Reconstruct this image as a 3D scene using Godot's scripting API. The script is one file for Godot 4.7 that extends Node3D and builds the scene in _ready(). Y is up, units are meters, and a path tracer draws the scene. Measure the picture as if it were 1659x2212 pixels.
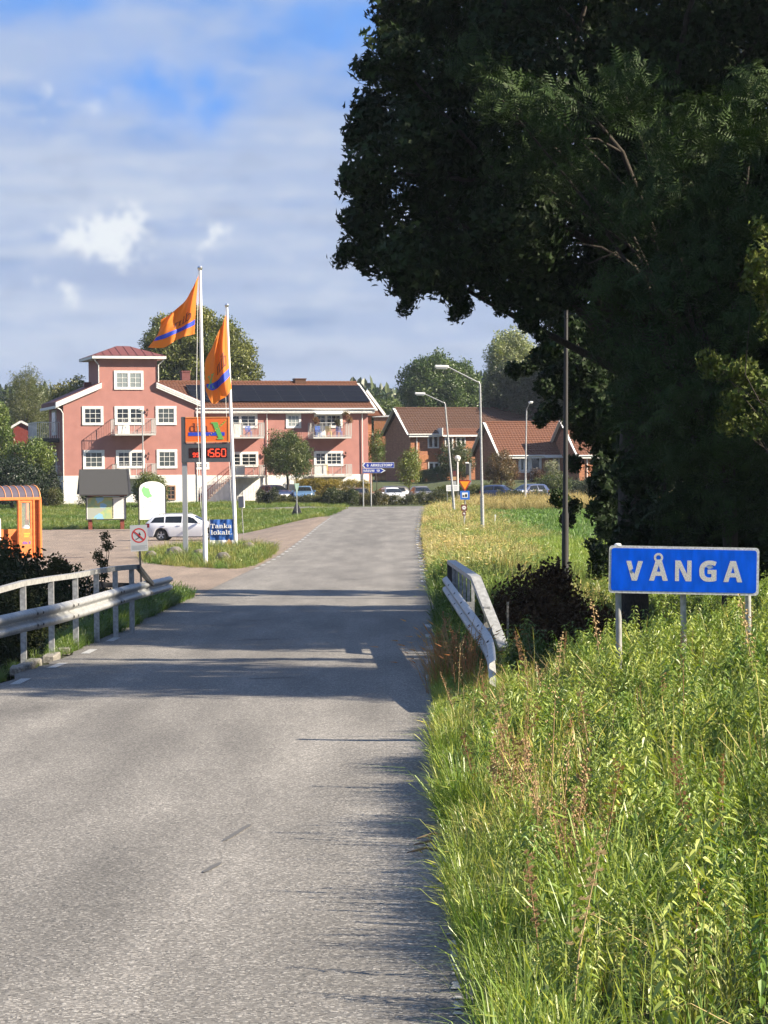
extends Node3D

# ---------------------------------------------------------------- measures
# F, CX, CY describe the lens; at() gives the point of the world seen at a place of the survey drawing, at a depth in metres
const F := 4920.0
const CX := 829.5
const CY := 1106.0
const EYE := Vector3(0, 3, 0)
var lens: Basis
var rng := RandomNumberGenerator.new()
var taken := {}
var M := {}
var noise := FastNoiseLite.new()
var noise2 := FastNoiseLite.new()

const ROAD_L := [[-60, -5.6], [0, -5.3], [20, -5.15], [33, -5.05], [36, -4.9], [57, -4.63], [75, -4.3], [90, -4.1], [129, -3.75], [151, -3.38], [162, -3.0], [185, -2.4]]
const ROAD_R := [[-60, -0.1], [0, 0.2], [10, 0.3], [23, 0.45], [37, 0.73], [43, 0.82], [70, 1.16], [90, 1.4], [108, 1.56], [139, 2.13], [165, 2.8], [185, 3.5]]
const H_ROAD := [[-60, 2.6], [-10, 1.7], [0, 1.2], [10, 0.62], [18, 0.42], [25, 0.32], [36, 0.25], [60, 0.17], [89, 0.1], [105, 0.2], [120, 0.35], [149, 0.72], [170, 0.88], [185, 0.93], [200, 0.98], [215, 1.05], [240, 2.6], [260, 3.1], [330, 3.6], [430, 4], [700, 15], [900, 20], [1600, 22]]
const H_LEFT := [[-60, 1.8], [0, 1.0], [20, 0.35], [28, 0.1], [33, -0.6], [38, -1.6], [44, -1.0], [52, 0.0], [58, 0.15], [80, 0.25], [97, 0.2], [110, 0.05], [126, -0.15], [150, 0.02], [165, 0.4], [180, 0.85], [196, 1.25], [205, 1.25], [215, 1.6], [240, 2.6], [330, 3.6], [430, 4], [700, 14], [900, 19], [1600, 22]]
const H_RIGHT := [[-60, 2.0], [0, 1.1], [10, 0.5], [22, 0.36], [27, 0.22], [32, -0.5], [38, -1.5], [44, -1.0], [50, 0.0], [57, 0.28], [80, 0.35], [105, 0.28], [118, 0.3], [142, 0.55], [165, 0.75], [190, 1.0], [208, 1.1], [222, 1.6], [238, 3.05], [255, 3.1], [330, 3.6], [430, 4], [700, 17], [900, 22], [1600, 24]]
const ISLAND := [Vector2(-9.2, 86), Vector2(-8.4, 80), Vector2(-6.6, 76.8), Vector2(-4.9, 75.6), Vector2(-4.55, 78), Vector2(-4.45, 86), Vector2(-4.5, 95), Vector2(-5.4, 98.5), Vector2(-8.2, 98.5), Vector2(-9.3, 93)]


func table(t: Array, d: float) -> float:
	if d <= t[0][0]:
		return t[0][1]
	for i in range(1, t.size()):
		if d <= t[i][0]:
			return lerpf(t[i - 1][1], t[i][1], (d - t[i - 1][0]) / (t[i][0] - t[i - 1][0]))
	return t[-1][1]


func road_l(d: float) -> float: return table(ROAD_L, d)
func road_r(d: float) -> float: return table(ROAD_R, d)


func smooth_table(t: Array, d: float) -> float:
	var w := 1.5 if d < 60.0 else 4.0
	return (table(t, d - w) + 2.0 * table(t, d) + table(t, d + w)) * 0.25


func ground(x: float, z: float) -> float:
	var d := -z
	var hr := smooth_table(H_ROAD, d)
	var bridge := d > 32.0 and d < 43.5
	var l := road_l(d) - (0.80 if bridge else 0.35)
	var r := road_r(d) + 0.3
	if x >= l and x <= r:
		return hr
	if x < l:
		var w := 0.6 if bridge else 2.0 if d > 26.0 and d < 50.0 else 6.0
		return lerpf(hr, smooth_table(H_LEFT, d), smoothstep(0.0, w, l - x))
	var wr := 1.8 if d > 26.0 and d < 50.0 else 4.0
	var h := lerpf(hr, smooth_table(H_RIGHT, d), smoothstep(0.0, wr, x - r))
	h += clampf((x - r) * 0.21, 0.0, 1.1) * (1.0 - smoothstep(26.0, 33.0, d))
	return h


func at(px: float, py: float, d: float) -> Vector3:
	var v := lens * Vector3((px - CX) / F, -(py - CY) / F, -1.0)
	return EYE + v * (d / -v.z)


func on_ground(x: float, d: float) -> Vector3:
	return Vector3(x, ground(x, -d), -d)


# ---------------------------------------------------------------- mesh builder
class MB:
	var v := PackedVector3Array()
	var n := PackedVector3Array()
	var c := PackedColorArray()
	var tint := Color.WHITE
	var gain := 1.0   # vertex colours are kept below one; the copies make up for it
	var xf := Transform3D()

	func tri_n(a: Vector3, b: Vector3, d: Vector3, na: Vector3, nb: Vector3, nd: Vector3) -> void:
		v.append(xf * a); v.append(xf * d); v.append(xf * b)
		n.append((xf.basis * na).normalized()); n.append((xf.basis * nd).normalized()); n.append((xf.basis * nb).normalized())
		var t := Color(tint.r * gain, tint.g * gain, tint.b * gain)
		c.append(t); c.append(t); c.append(t)

	func tri(a: Vector3, b: Vector3, d: Vector3) -> void:   # counter-clockwise from its front
		var m := (b - a).cross(d - a)
		if m.length_squared() < 1e-18:
			return
		tri_n(a, b, d, m, m, m)

	func quad(a: Vector3, b: Vector3, d: Vector3, e: Vector3) -> void:
		tri(a, b, d)
		tri(a, d, e)

	func box(p: Vector3, s: Vector3, b := Basis(), bevel := 0.0) -> void:
		var h := s * 0.5
		var axes := [b.x.normalized(), b.y.normalized(), b.z.normalized()]
		var hs := [h.x, h.y, h.z]
		for k in 3:
			var u: Vector3 = axes[(k + 1) % 3]
			var w: Vector3 = axes[(k + 2) % 3]
			var hu: float = hs[(k + 1) % 3] - bevel
			var hw: float = hs[(k + 2) % 3] - bevel
			for sg in [-1.0, 1.0]:
				var o: Vector3 = p + axes[k] * hs[k] * sg
				if sg > 0:
					quad(o - u * hu - w * hw, o + u * hu - w * hw, o + u * hu + w * hw, o - u * hu + w * hw)
				else:
					quad(o - u * hu - w * hw, o - u * hu + w * hw, o + u * hu + w * hw, o + u * hu - w * hw)
		if bevel > 0.0:
			for k in 3:
				var u2: Vector3 = axes[(k + 1) % 3]
				var w2: Vector3 = axes[(k + 2) % 3]
				var a2: Vector3 = axes[k]
				for su in [-1.0, 1.0]:
					for sw in [-1.0, 1.0]:
						var p1: Vector3 = p + u2 * hs[(k + 1) % 3] * su + w2 * (hs[(k + 2) % 3] - bevel) * sw
						var p2: Vector3 = p + u2 * (hs[(k + 1) % 3] - bevel) * su + w2 * hs[(k + 2) % 3] * sw
						var l: Vector3 = a2 * (hs[k] - bevel)
						if su * sw > 0:
							quad(p1 - l, p2 - l, p2 + l, p1 + l)
						else:
							quad(p1 - l, p1 + l, p2 + l, p2 - l)
			for sx in [-1.0, 1.0]:
				for sy in [-1.0, 1.0]:
					for sz in [-1.0, 1.0]:
						var cx: Vector3 = p + axes[0] * h.x * sx + axes[1] * (h.y - bevel) * sy + axes[2] * (h.z - bevel) * sz
						var cy: Vector3 = p + axes[0] * (h.x - bevel) * sx + axes[1] * h.y * sy + axes[2] * (h.z - bevel) * sz
						var cz: Vector3 = p + axes[0] * (h.x - bevel) * sx + axes[1] * (h.y - bevel) * sy + axes[2] * h.z * sz
						if sx * sy * sz > 0:
							tri(cx, cy, cz)
						else:
							tri(cx, cz, cy)

	func span(x0: float, x1: float, y0: float, y1: float, z0: float, z1: float) -> void:
		box(Vector3((x0 + x1) / 2, (y0 + y1) / 2, (z0 + z1) / 2), Vector3(absf(x1 - x0), absf(y1 - y0), absf(z1 - z0)))

	func bar(p: Vector3, q: Vector3, w: float, h: float, up := Vector3.UP) -> void:
		var y := (q - p).normalized()
		var x := y.cross(up)
		if x.length() < 1e-3:
			x = y.cross(Vector3.FORWARD)
		x = x.normalized()
		box((p + q) * 0.5, Vector3(w, p.distance_to(q), h), Basis(x, y, x.cross(y)))

	func tube(pts: Array, radii: Array, sides := 8, capped := true) -> void:
		var rings := []
		var norms := []
		var side := Vector3.ZERO
		for i in pts.size():
			var t: Vector3 = (pts[mini(i + 1, pts.size() - 1)] - pts[maxi(i - 1, 0)]).normalized()
			if side == Vector3.ZERO:
				side = t.cross(Vector3.FORWARD if absf(t.dot(Vector3.FORWARD)) < 0.9 else Vector3.RIGHT)
			side = (side - t * side.dot(t)).normalized()
			var o := t.cross(side)
			var ring := []
			var nn := []
			for k in sides:
				var a := TAU * k / sides
				var e: Vector3 = side * cos(a) + o * sin(a)
				ring.append(pts[i] + e * radii[i])
				nn.append(e)
			rings.append(ring)
			norms.append(nn)
		for i in pts.size() - 1:
			for k in sides:
				var k2 := (k + 1) % sides
				tri_n(rings[i][k], rings[i][k2], rings[i + 1][k2], norms[i][k], norms[i][k2], norms[i + 1][k2])
				tri_n(rings[i][k], rings[i + 1][k2], rings[i + 1][k], norms[i][k], norms[i + 1][k2], norms[i + 1][k])
		if capped:
			for k in range(1, sides - 1):
				tri(rings[0][0], rings[0][k + 1], rings[0][k])
				tri(rings[-1][0], rings[-1][k], rings[-1][k + 1])

	func lathe(profile: Array, o: Vector3, axis: Vector3, sides := 16) -> void:   # [radius, along]
		var y := axis.normalized()
		var x := y.cross(Vector3.UP if absf(y.y) < 0.9 else Vector3.RIGHT).normalized()
		var z := x.cross(y)
		for i in profile.size() - 1:
			var a: Array = profile[i]
			var b: Array = profile[i + 1]
			var slope := Vector2(b[1] - a[1], a[0] - b[0]).normalized()
			for k in sides:
				var e0 := x * cos(TAU * k / sides) + z * sin(TAU * k / sides)
				var e1 := x * cos(TAU * (k + 1) / sides) + z * sin(TAU * (k + 1) / sides)
				var n0 := e0 * slope.x + y * slope.y
				var n1 := e1 * slope.x + y * slope.y
				var p00: Vector3 = o + e0 * a[0] + y * a[1]
				var p01: Vector3 = o + e1 * a[0] + y * a[1]
				var p10: Vector3 = o + e0 * b[0] + y * b[1]
				var p11: Vector3 = o + e1 * b[0] + y * b[1]
				if a[0] > 1e-5:
					tri_n(p00, p11, p01, n0, n1, n1)
				if b[0] > 1e-5:
					tri_n(p00, p10, p11, n0, n0, n1)

	func prism(poly: Array, z0: float, z1: float) -> void:   # outline in x, y (either way round), thickness from z0 to z1 (z1 is the front)
		var pv := PackedVector2Array(poly)
		if Geometry2D.is_polygon_clockwise(pv):
			pv.reverse()
		var idx := Geometry2D.triangulate_polygon(pv)
		for i in range(0, idx.size(), 3):
			var a := pv[idx[i]]
			var b := pv[idx[i + 1]]
			var d := pv[idx[i + 2]]
			if (b - a).cross(d - a) < 0:
				var t := b
				b = d
				d = t
			tri(Vector3(a.x, a.y, z1), Vector3(b.x, b.y, z1), Vector3(d.x, d.y, z1))
			tri(Vector3(a.x, a.y, z0), Vector3(d.x, d.y, z0), Vector3(b.x, b.y, z0))
		for i in pv.size():
			var p := pv[i]
			var q := pv[(i + 1) % pv.size()]
			quad(Vector3(p.x, p.y, z0), Vector3(q.x, q.y, z0), Vector3(q.x, q.y, z1), Vector3(p.x, p.y, z1))

	func grid(rows: Array) -> void:   # rows of points, smooth; its front has u x v towards the viewer (rows go up, points go right)
		var nr := rows.size()
		var nc: int = rows[0].size()
		var nn := []
		for i in nr:
			var line := []
			for j in nc:
				var du: Vector3 = rows[i][mini(j + 1, nc - 1)] - rows[i][maxi(j - 1, 0)]
				var dv: Vector3 = rows[mini(i + 1, nr - 1)][j] - rows[maxi(i - 1, 0)][j]
				line.append(du.cross(dv).normalized())
			nn.append(line)
		for i in nr - 1:
			for j in nc - 1:
				tri_n(rows[i][j], rows[i][j + 1], rows[i + 1][j + 1], nn[i][j], nn[i][j + 1], nn[i + 1][j + 1])
				tri_n(rows[i][j], rows[i + 1][j + 1], rows[i + 1][j], nn[i][j], nn[i + 1][j + 1], nn[i + 1][j])

	func grid_tinted(rows: Array, cols: Array) -> void:
		grid(rows)
		var nc: int = rows[0].size()
		var k := c.size() - (rows.size() - 1) * (nc - 1) * 6
		for i in rows.size() - 1:
			for j in nc - 1:
				# the order in which tri_n lays down the corners
				for q in [cols[i][j], cols[i + 1][j + 1], cols[i][j + 1], cols[i][j], cols[i + 1][j], cols[i + 1][j + 1]]:
					c[k] = q
					k += 1

	func mesh(m: Material) -> ArrayMesh:
		var am := ArrayMesh.new()
		if v.is_empty():
			return am
		var a := []
		a.resize(Mesh.ARRAY_MAX)
		a[Mesh.ARRAY_VERTEX] = v
		a[Mesh.ARRAY_NORMAL] = n
		a[Mesh.ARRAY_COLOR] = c
		am.add_surface_from_arrays(Mesh.PRIMITIVE_TRIANGLES, a)
		am.surface_set_material(0, m)
		return am


# ---------------------------------------------------------------- things
func numbered(called: String) -> String:
	var k: int = taken.get(called, -1) + 1
	taken[called] = k
	return called if k == 0 else "%s_%03d" % [called, k]


func tag(o: Node3D, label: String, category: String, group := "", kind := "") -> Node3D:
	if label:
		o.set_meta("label", label)
	if category:
		o.set_meta("category", category)
	if group:
		o.set_meta("group", group)
	if kind:
		o.set_meta("kind", kind)
	return o


func thing(called: String, label: String, category: String, p := Vector3.ZERO, turn := 0.0, group := "") -> Node3D:
	var o := Node3D.new()
	o.name = numbered(called)
	add_child(o)
	o.position = p
	o.rotation.y = turn
	tag(o, label, category, group)
	return o


func put(mb: MB, called: String, m: Material, parent: Node3D) -> MeshInstance3D:
	return put_mesh(mb.mesh(m), called, parent)


func put_mesh(me: Mesh, called: String, parent: Node3D) -> MeshInstance3D:
	var o := MeshInstance3D.new()
	o.name = numbered(called) if parent == self else called
	o.mesh = me
	parent.add_child(o, true)
	return o


func structure(mb: MB, called: String, m: Material) -> MeshInstance3D:
	var o := put(mb, called, m, self)
	o.set_meta("kind", "structure")
	return o


func copy_of(o: Node3D, label: String, p: Vector3, turn := 0.0) -> Node3D:
	var c: Node3D = o.duplicate()
	c.name = numbered(str(o.name))
	add_child(c)
	c.position = p
	c.rotation.y = turn
	c.set_meta("label", label)
	return c


func scatter(called: String, me: Mesh, xfs: Array, cols: Array, parent: Node3D) -> MultiMeshInstance3D:
	var mm := MultiMesh.new()
	mm.transform_format = MultiMesh.TRANSFORM_3D
	mm.use_colors = true
	mm.mesh = me
	mm.instance_count = xfs.size()
	for i in xfs.size():
		mm.set_instance_transform(i, xfs[i])
		mm.set_instance_color(i, Color(cols[i].r / 0.7, cols[i].g / 0.7, cols[i].b / 0.7))
	var o := MultiMeshInstance3D.new()
	o.name = numbered(called) if parent == self else called
	o.multimesh = mm
	parent.add_child(o, true)
	return o


# ---------------------------------------------------------------- materials
func lin(r: float, g: float, b: float) -> Color:
	return Color(r, g, b).linear_to_srgb()


func noise_tex(freq: float, lo: float, hi: float, size := 512, type := FastNoiseLite.TYPE_SIMPLEX_SMOOTH, oct := 5, sd := 1) -> NoiseTexture2D:
	var t := NoiseTexture2D.new()
	var f := FastNoiseLite.new()
	f.noise_type = type
	f.frequency = freq
	f.fractal_octaves = oct
	f.seed = sd
	t.noise = f
	t.width = size
	t.height = size
	t.seamless = true
	t.generate_mipmaps = false
	var g := Gradient.new()
	g.set_color(0, Color(lo, lo, lo))
	g.set_color(1, Color(hi, hi, hi))
	t.color_ramp = g
	return t


func mat(called: String, col: Color, rough := 0.8, metal := 0.0) -> StandardMaterial3D:
	if M.has(called):
		return M[called]
	var m := StandardMaterial3D.new()
	m.resource_name = called
	m.albedo_color = col
	m.roughness = rough
	m.metallic = metal
	M[called] = m
	return m


func mottled(m: StandardMaterial3D, t: Texture2D, scale: Vector3, bump: Texture2D = null, bump_scale := 1.0) -> StandardMaterial3D:
	m.albedo_texture = t
	m.uv1_triplanar = true
	m.uv1_world_triplanar = true
	m.uv1_scale = scale
	if bump:
		m.heightmap_enabled = true
		m.heightmap_texture = bump
		m.heightmap_scale = bump_scale
	return m


func leaf_mat(called: String, col: Color, back: Color, rough := 0.55) -> StandardMaterial3D:
	var m := mat(called, col, rough)
	m.vertex_color_use_as_albedo = true
	m.backlight_enabled = true
	m.backlight = back
	m.cull_mode = BaseMaterial3D.CULL_DISABLED
	m.metallic_specular = 0.5
	return m


func materials() -> void:
	var t_fine := noise_tex(0.06, 0.8, 1.0, 512, FastNoiseLite.TYPE_SIMPLEX_SMOOTH, 5, 3)
	var t_soft := noise_tex(0.012, 0.82, 1.0, 512, FastNoiseLite.TYPE_SIMPLEX_SMOOTH, 5, 5)
	var t_rough := noise_tex(0.03, 0.45, 1.0, 512, FastNoiseLite.TYPE_SIMPLEX_SMOOTH, 6, 7)
	var t_grain := noise_tex(0.25, 0.0, 1.0, 512, FastNoiseLite.TYPE_SIMPLEX_SMOOTH, 3, 9)
	var t_plaster := noise_tex(0.02, 0.90, 1.0, 512, FastNoiseLite.TYPE_SIMPLEX_SMOOTH, 6, 15)
	var t_zinc := noise_tex(0.03, 0.68, 1.0, 512, FastNoiseLite.TYPE_SIMPLEX_SMOOTH, 6, 17)
	M.t_fine = t_fine
	M.t_soft = t_soft
	M.t_rough = t_rough
	mottled(mat("pink_plaster", lin(0.365, 0.165, 0.140), 0.9), t_plaster, Vector3(0.12, 0.09, 0.12), t_grain, 0.3)
	mottled(mat("white_plaster", lin(0.80, 0.78, 0.74), 0.9), t_soft, Vector3(0.3, 0.12, 0.3), t_grain, 0.3)
	mottled(mat("white_paint", lin(0.78, 0.77, 0.74), 0.55), t_soft, Vector3(0.7, 0.7, 0.7))
	mat("grey_white", lin(0.6, 0.6, 0.57), 0.6)
	mat("glass", lin(0.012, 0.016, 0.02), 0.06).metallic_specular = 0.6
	mat("glass_dim", lin(0.05, 0.06, 0.06), 0.1).metallic_specular = 0.6
	mat("glass_curtain", lin(0.20, 0.23, 0.23), 0.15).metallic_specular = 0.6
	mat("car_glass", lin(0.012, 0.014, 0.016), 0.05).metallic_specular = 0.5
	mottled(mat("galvanised", lin(0.52, 0.53, 0.53), 0.5, 0.35), t_zinc, Vector3(0.7, 0.7, 0.7))
	mottled(mat("galvanised_dull", lin(0.42, 0.42, 0.41), 0.6, 0.2), t_zinc, Vector3(1.1, 0.5, 1.1))
	mottled(mat("steel_dark", lin(0.05, 0.05, 0.055), 0.5, 0.3), t_fine, Vector3(1, 1, 1))
	mat("pole_white", lin(0.78, 0.78, 0.77), 0.35)
	mat("chrome_ball", lin(0.75, 0.75, 0.76), 0.2, 0.9)
	mottled(mat("concrete", lin(0.40, 0.37, 0.32), 0.9), t_rough, Vector3(1, 1, 1))
	mottled(mat("rock", lin(0.30, 0.27, 0.24), 0.9), t_rough, Vector3(2, 2, 2))
	mottled(mat("bark", lin(0.075, 0.06, 0.045), 0.95), t_rough, Vector3(2, 0.6, 2), t_rough, 2.0)
	mottled(mat("red_roof", lin(0.17, 0.048, 0.045), 0.75), t_soft, Vector3(0.8, 0.8, 0.8))
	mottled(mat("tile_roof", lin(0.26, 0.10, 0.05), 0.9), noise_tex(0.09, 0.45, 1.0, 512, FastNoiseLite.TYPE_SIMPLEX_SMOOTH, 4, 11), Vector3(0.25, 0.25, 0.25))
	mottled(mat("tile_roof_brown", lin(0.185, 0.088, 0.052), 0.95), noise_tex(0.09, 0.4, 1.0, 512, FastNoiseLite.TYPE_SIMPLEX_SMOOTH, 4, 12), Vector3(0.25, 0.25, 0.25))
	mat("solar", lin(0.006, 0.007, 0.012), 0.55).metallic_specular = 0.2
	mat("solar_frame", lin(0.012, 0.012, 0.014), 0.5)
	mottled(mat("brick", lin(0.42, 0.19, 0.10), 0.9), brick_tex(), Vector3(0.5, 0.5, 0.5))
	mottled(mat("orange_wood", lin(0.46, 0.19, 0.08), 0.8), t_soft, Vector3(2, 0.3, 2))
	mottled(mat("red_wood", lin(0.22, 0.035, 0.025), 0.85), t_soft, Vector3(2, 0.4, 2))
	mottled(mat("red_post", lin(0.22, 0.05, 0.03), 0.8), t_soft, Vector3(1, 1, 1))
	mottled(mat("grey_felt", lin(0.055, 0.056, 0.058), 0.95), t_fine, Vector3(1.2, 1.2, 1.2))
	mat("sign_blue", lin(0.004, 0.118, 0.83), 0.7).metallic_specular = 0.15
	mottled(M.sign_blue, t_soft, Vector3(1.6, 0.5, 1.6))
	mottled(mat("sign_border", lin(0.80, 0.80, 0.77), 0.5), t_zinc, Vector3(2, 2, 2))
	mottled(mat("letter_grey", lin(0.78, 0.77, 0.73), 0.6), t_zinc, Vector3(4, 4, 4))
	mat("sign_back", lin(0.22, 0.23, 0.24), 0.6, 0.3)
	mat("sign_white", lin(0.84, 0.84, 0.81), 0.5)
	mat("sign_red", lin(0.45, 0.03, 0.03), 0.5)
	mat("sign_yellow", lin(0.80, 0.33, 0.015), 0.5)
	mat("sign_brown", lin(0.16, 0.045, 0.03), 0.5)
	mat("sign_black", lin(0.02, 0.02, 0.022), 0.6)
	mat("sign_grey", lin(0.42, 0.44, 0.46), 0.5)
	mat("grey_text", lin(0.2, 0.22, 0.25), 0.6)
	mottled(mat("orange_paint", lin(0.72, 0.20, 0.05), 0.4), t_soft, Vector3(1, 1, 1))
	mat("orange_sign", lin(0.70, 0.15, 0.03), 0.4)
	mat("orange_cap", lin(0.75, 0.30, 0.10), 0.4)
	var fl := mat("flag_orange", lin(0.78, 0.22, 0.028), 0.75)
	fl.backlight_enabled = true
	fl.backlight = lin(0.75, 0.20, 0.02)
	fl.cull_mode = BaseMaterial3D.CULL_DISABLED
	mat("logo_blue", lin(0.02, 0.06, 0.50), 0.6)
	mat("logo_dark", lin(0.13, 0.025, 0.02), 0.6)
	mat("logo_green", lin(0.12, 0.42, 0.10), 0.6)
	mat("logo_yellow", lin(0.7, 0.4, 0.03), 0.6)
	mat("pylon_grey", lin(0.065, 0.072, 0.085), 0.5)
	mat("pylon_post", lin(0.30, 0.32, 0.34), 0.5, 0.2)
	mat("display", lin(0.02, 0.004, 0.004), 0.3)
	var led := mat("led", lin(0.6, 0.05, 0.02), 0.5)
	led.emission_enabled = true
	led.emission = lin(1.0, 0.06, 0.02)
	led.emission_energy_multiplier = 0.8
	mat("banner_blue", lin(0.02, 0.10, 0.36), 0.6)
	mat("banner_white", lin(0.72, 0.72, 0.70), 0.6)
	mat("banner_tan", lin(0.55, 0.33, 0.16), 0.6)
	mat("polycarbonate", lin(0.085, 0.075, 0.105), 0.6).metallic_specular = 0.2
	mat("tyre", lin(0.015, 0.015, 0.016), 0.85)
	mat("rim", lin(0.5, 0.5, 0.52), 0.35, 0.6)
	mat("trim_black", lin(0.02, 0.02, 0.022), 0.6)
	mat("lamp_red", lin(0.35, 0.015, 0.015), 0.25)
	mat("head_lamp", lin(0.75, 0.76, 0.78), 0.15, 0.3)
	for p in [["paint_white", lin(0.72, 0.73, 0.76)], ["paint_blue", lin(0.10, 0.19, 0.34)], ["paint_navy", lin(0.03, 0.045, 0.11)], ["paint_silver", lin(0.45, 0.44, 0.42)], ["paint_dark", lin(0.05, 0.045, 0.04)], ["paint_taupe", lin(0.14, 0.125, 0.11)]]:
		var pm := mat(p[0], p[1], 0.3)
		pm.clearcoat_enabled = true
		pm.clearcoat = 0.7
		pm.clearcoat_roughness = 0.08
	mat("lamp_head", lin(0.75, 0.75, 0.74), 0.4)
	mat("globe", lin(0.8, 0.78, 0.68), 0.3)
	mat("bin_grey", lin(0.06, 0.075, 0.09), 0.5)
	mat("terracotta", lin(0.3, 0.06, 0.04), 0.7)
	mat("chair_blue", lin(0.03, 0.12, 0.5), 0.5)
	mat("chair_yellow", lin(0.6, 0.45, 0.08), 0.5)
	# roads
	var asphalt := asphalt_tex()
	for a in [["asphalt", Color(1, 1, 1)], ["asphalt_red", Color(1.0, 0.92, 0.86)], ["asphalt_far", Color(0.95, 0.95, 0.95)]]:
		var m := mat(a[0], a[1], 0.88)
		m.vertex_color_use_as_albedo = true
		mottled(m, asphalt, Vector3(0.4, 0.4, 0.4), asphalt, 0.6)
		m.detail_enabled = true
		m.detail_blend_mode = BaseMaterial3D.BLEND_MODE_MUL
		m.detail_uv_layer = BaseMaterial3D.DETAIL_UV_2
		m.detail_albedo = M.t_wear
		m.uv2_triplanar = true
		m.uv2_world_triplanar = true
		m.uv2_scale = Vector3(0.16, 0.16, 0.028)
	mottled(mat("road_paint", lin(0.72, 0.72, 0.70), 0.7), t_rough, Vector3(3, 3, 3))
	mat("tar", lin(0.095, 0.092, 0.088), 0.75)
	var gm := mat("earth", Color.WHITE, 0.95)
	gm.vertex_color_use_as_albedo = true
	mottled(gm, t_rough, Vector3(0.55, 0.55, 0.55), t_grain, 3.0)
	mat("water", lin(0.015, 0.018, 0.012), 0.08)
	# leaves: the colour of each plant comes with its copies
	leaf_mat("leaf", Color.WHITE, lin(0.48, 0.54, 0.09), 0.42)
	leaf_mat("leaf_dense", Color.WHITE, lin(0.14, 0.18, 0.03), 0.6).metallic_specular = 0.28
	leaf_mat("blade", Color.WHITE, lin(0.62, 0.66, 0.14), 0.38)
	leaf_mat("straw", Color.WHITE, lin(0.35, 0.28, 0.10), 0.8)


func grey_image(w: int, h: int, v: float) -> Image:
	var im := Image.create(w, h, false, Image.FORMAT_RGB8)
	im.fill(Color(v, v, v))
	return im


func asphalt_tex() -> ImageTexture:
	# chippings in worn bitumen, 2.5 m of road; the values are sRGB of a base colour near 0.2
	var im := Image.create(1024, 1024, false, Image.FORMAT_RGB8)
	var base := lin(0.232, 0.217, 0.197)
	im.fill(base)
	var r := RandomNumberGenerator.new()
	r.seed = 77
	for i in 42000:
		var k := r.randf()
		var f := 0.50 + 0.85 * k if r.randf() < 0.74 else 1.35 + 1.0 * r.randf()
		var warm := r.randf_range(-0.012, 0.012)
		var c := lin(0.232 * f + warm * 0.6, 0.217 * f, 0.197 * f - warm * 0.6)
		var s := r.randi_range(3, 7)
		im.fill_rect(Rect2i(r.randi_range(0, 1023 - s), r.randi_range(0, 1023 - s), s + r.randi_range(0, 2), s), c)
	for i in 2600:
		var c2 := lin(0.60, 0.57, 0.52) if r.randf() < 0.6 else lin(0.07, 0.068, 0.066)
		im.fill_rect(Rect2i(r.randi_range(0, 1018), r.randi_range(0, 1018), r.randi_range(4, 8), r.randi_range(3, 6)), c2)
	M.t_wear = noise_tex(0.011, 0.80, 1.0, 512, FastNoiseLite.TYPE_SIMPLEX_SMOOTH, 6, 21)
	return ImageTexture.create_from_image(im)


func brick_tex() -> ImageTexture:
	# too far off for single bricks: the courses only give the wall its grain
	var im := Image.create(512, 512, false, Image.FORMAT_RGB8)
	im.fill(Color(0.72, 0.70, 0.66))
	var r := RandomNumberGenerator.new()
	r.seed = 5
	for row in 27:
		for k in 9:
			var f := r.randf_range(0.72, 1.0)
			var x := int(k * 60 + (30 if row % 2 else 0)) % 512
			im.fill_rect(Rect2i(x, row * 19 + 2, 57, 16), Color(f, f * r.randf_range(0.93, 1.0), f * 0.95))
	return ImageTexture.create_from_image(im)


# ---------------------------------------------------------------- sky, light, camera
func puff(x: float, y: float, cx: float, cy: float, rx: float, ry: float) -> float:
	var dx := (x - cx) / rx
	var dy := (y - cy) / ry
	return exp(-(dx * dx + dy * dy))


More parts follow.
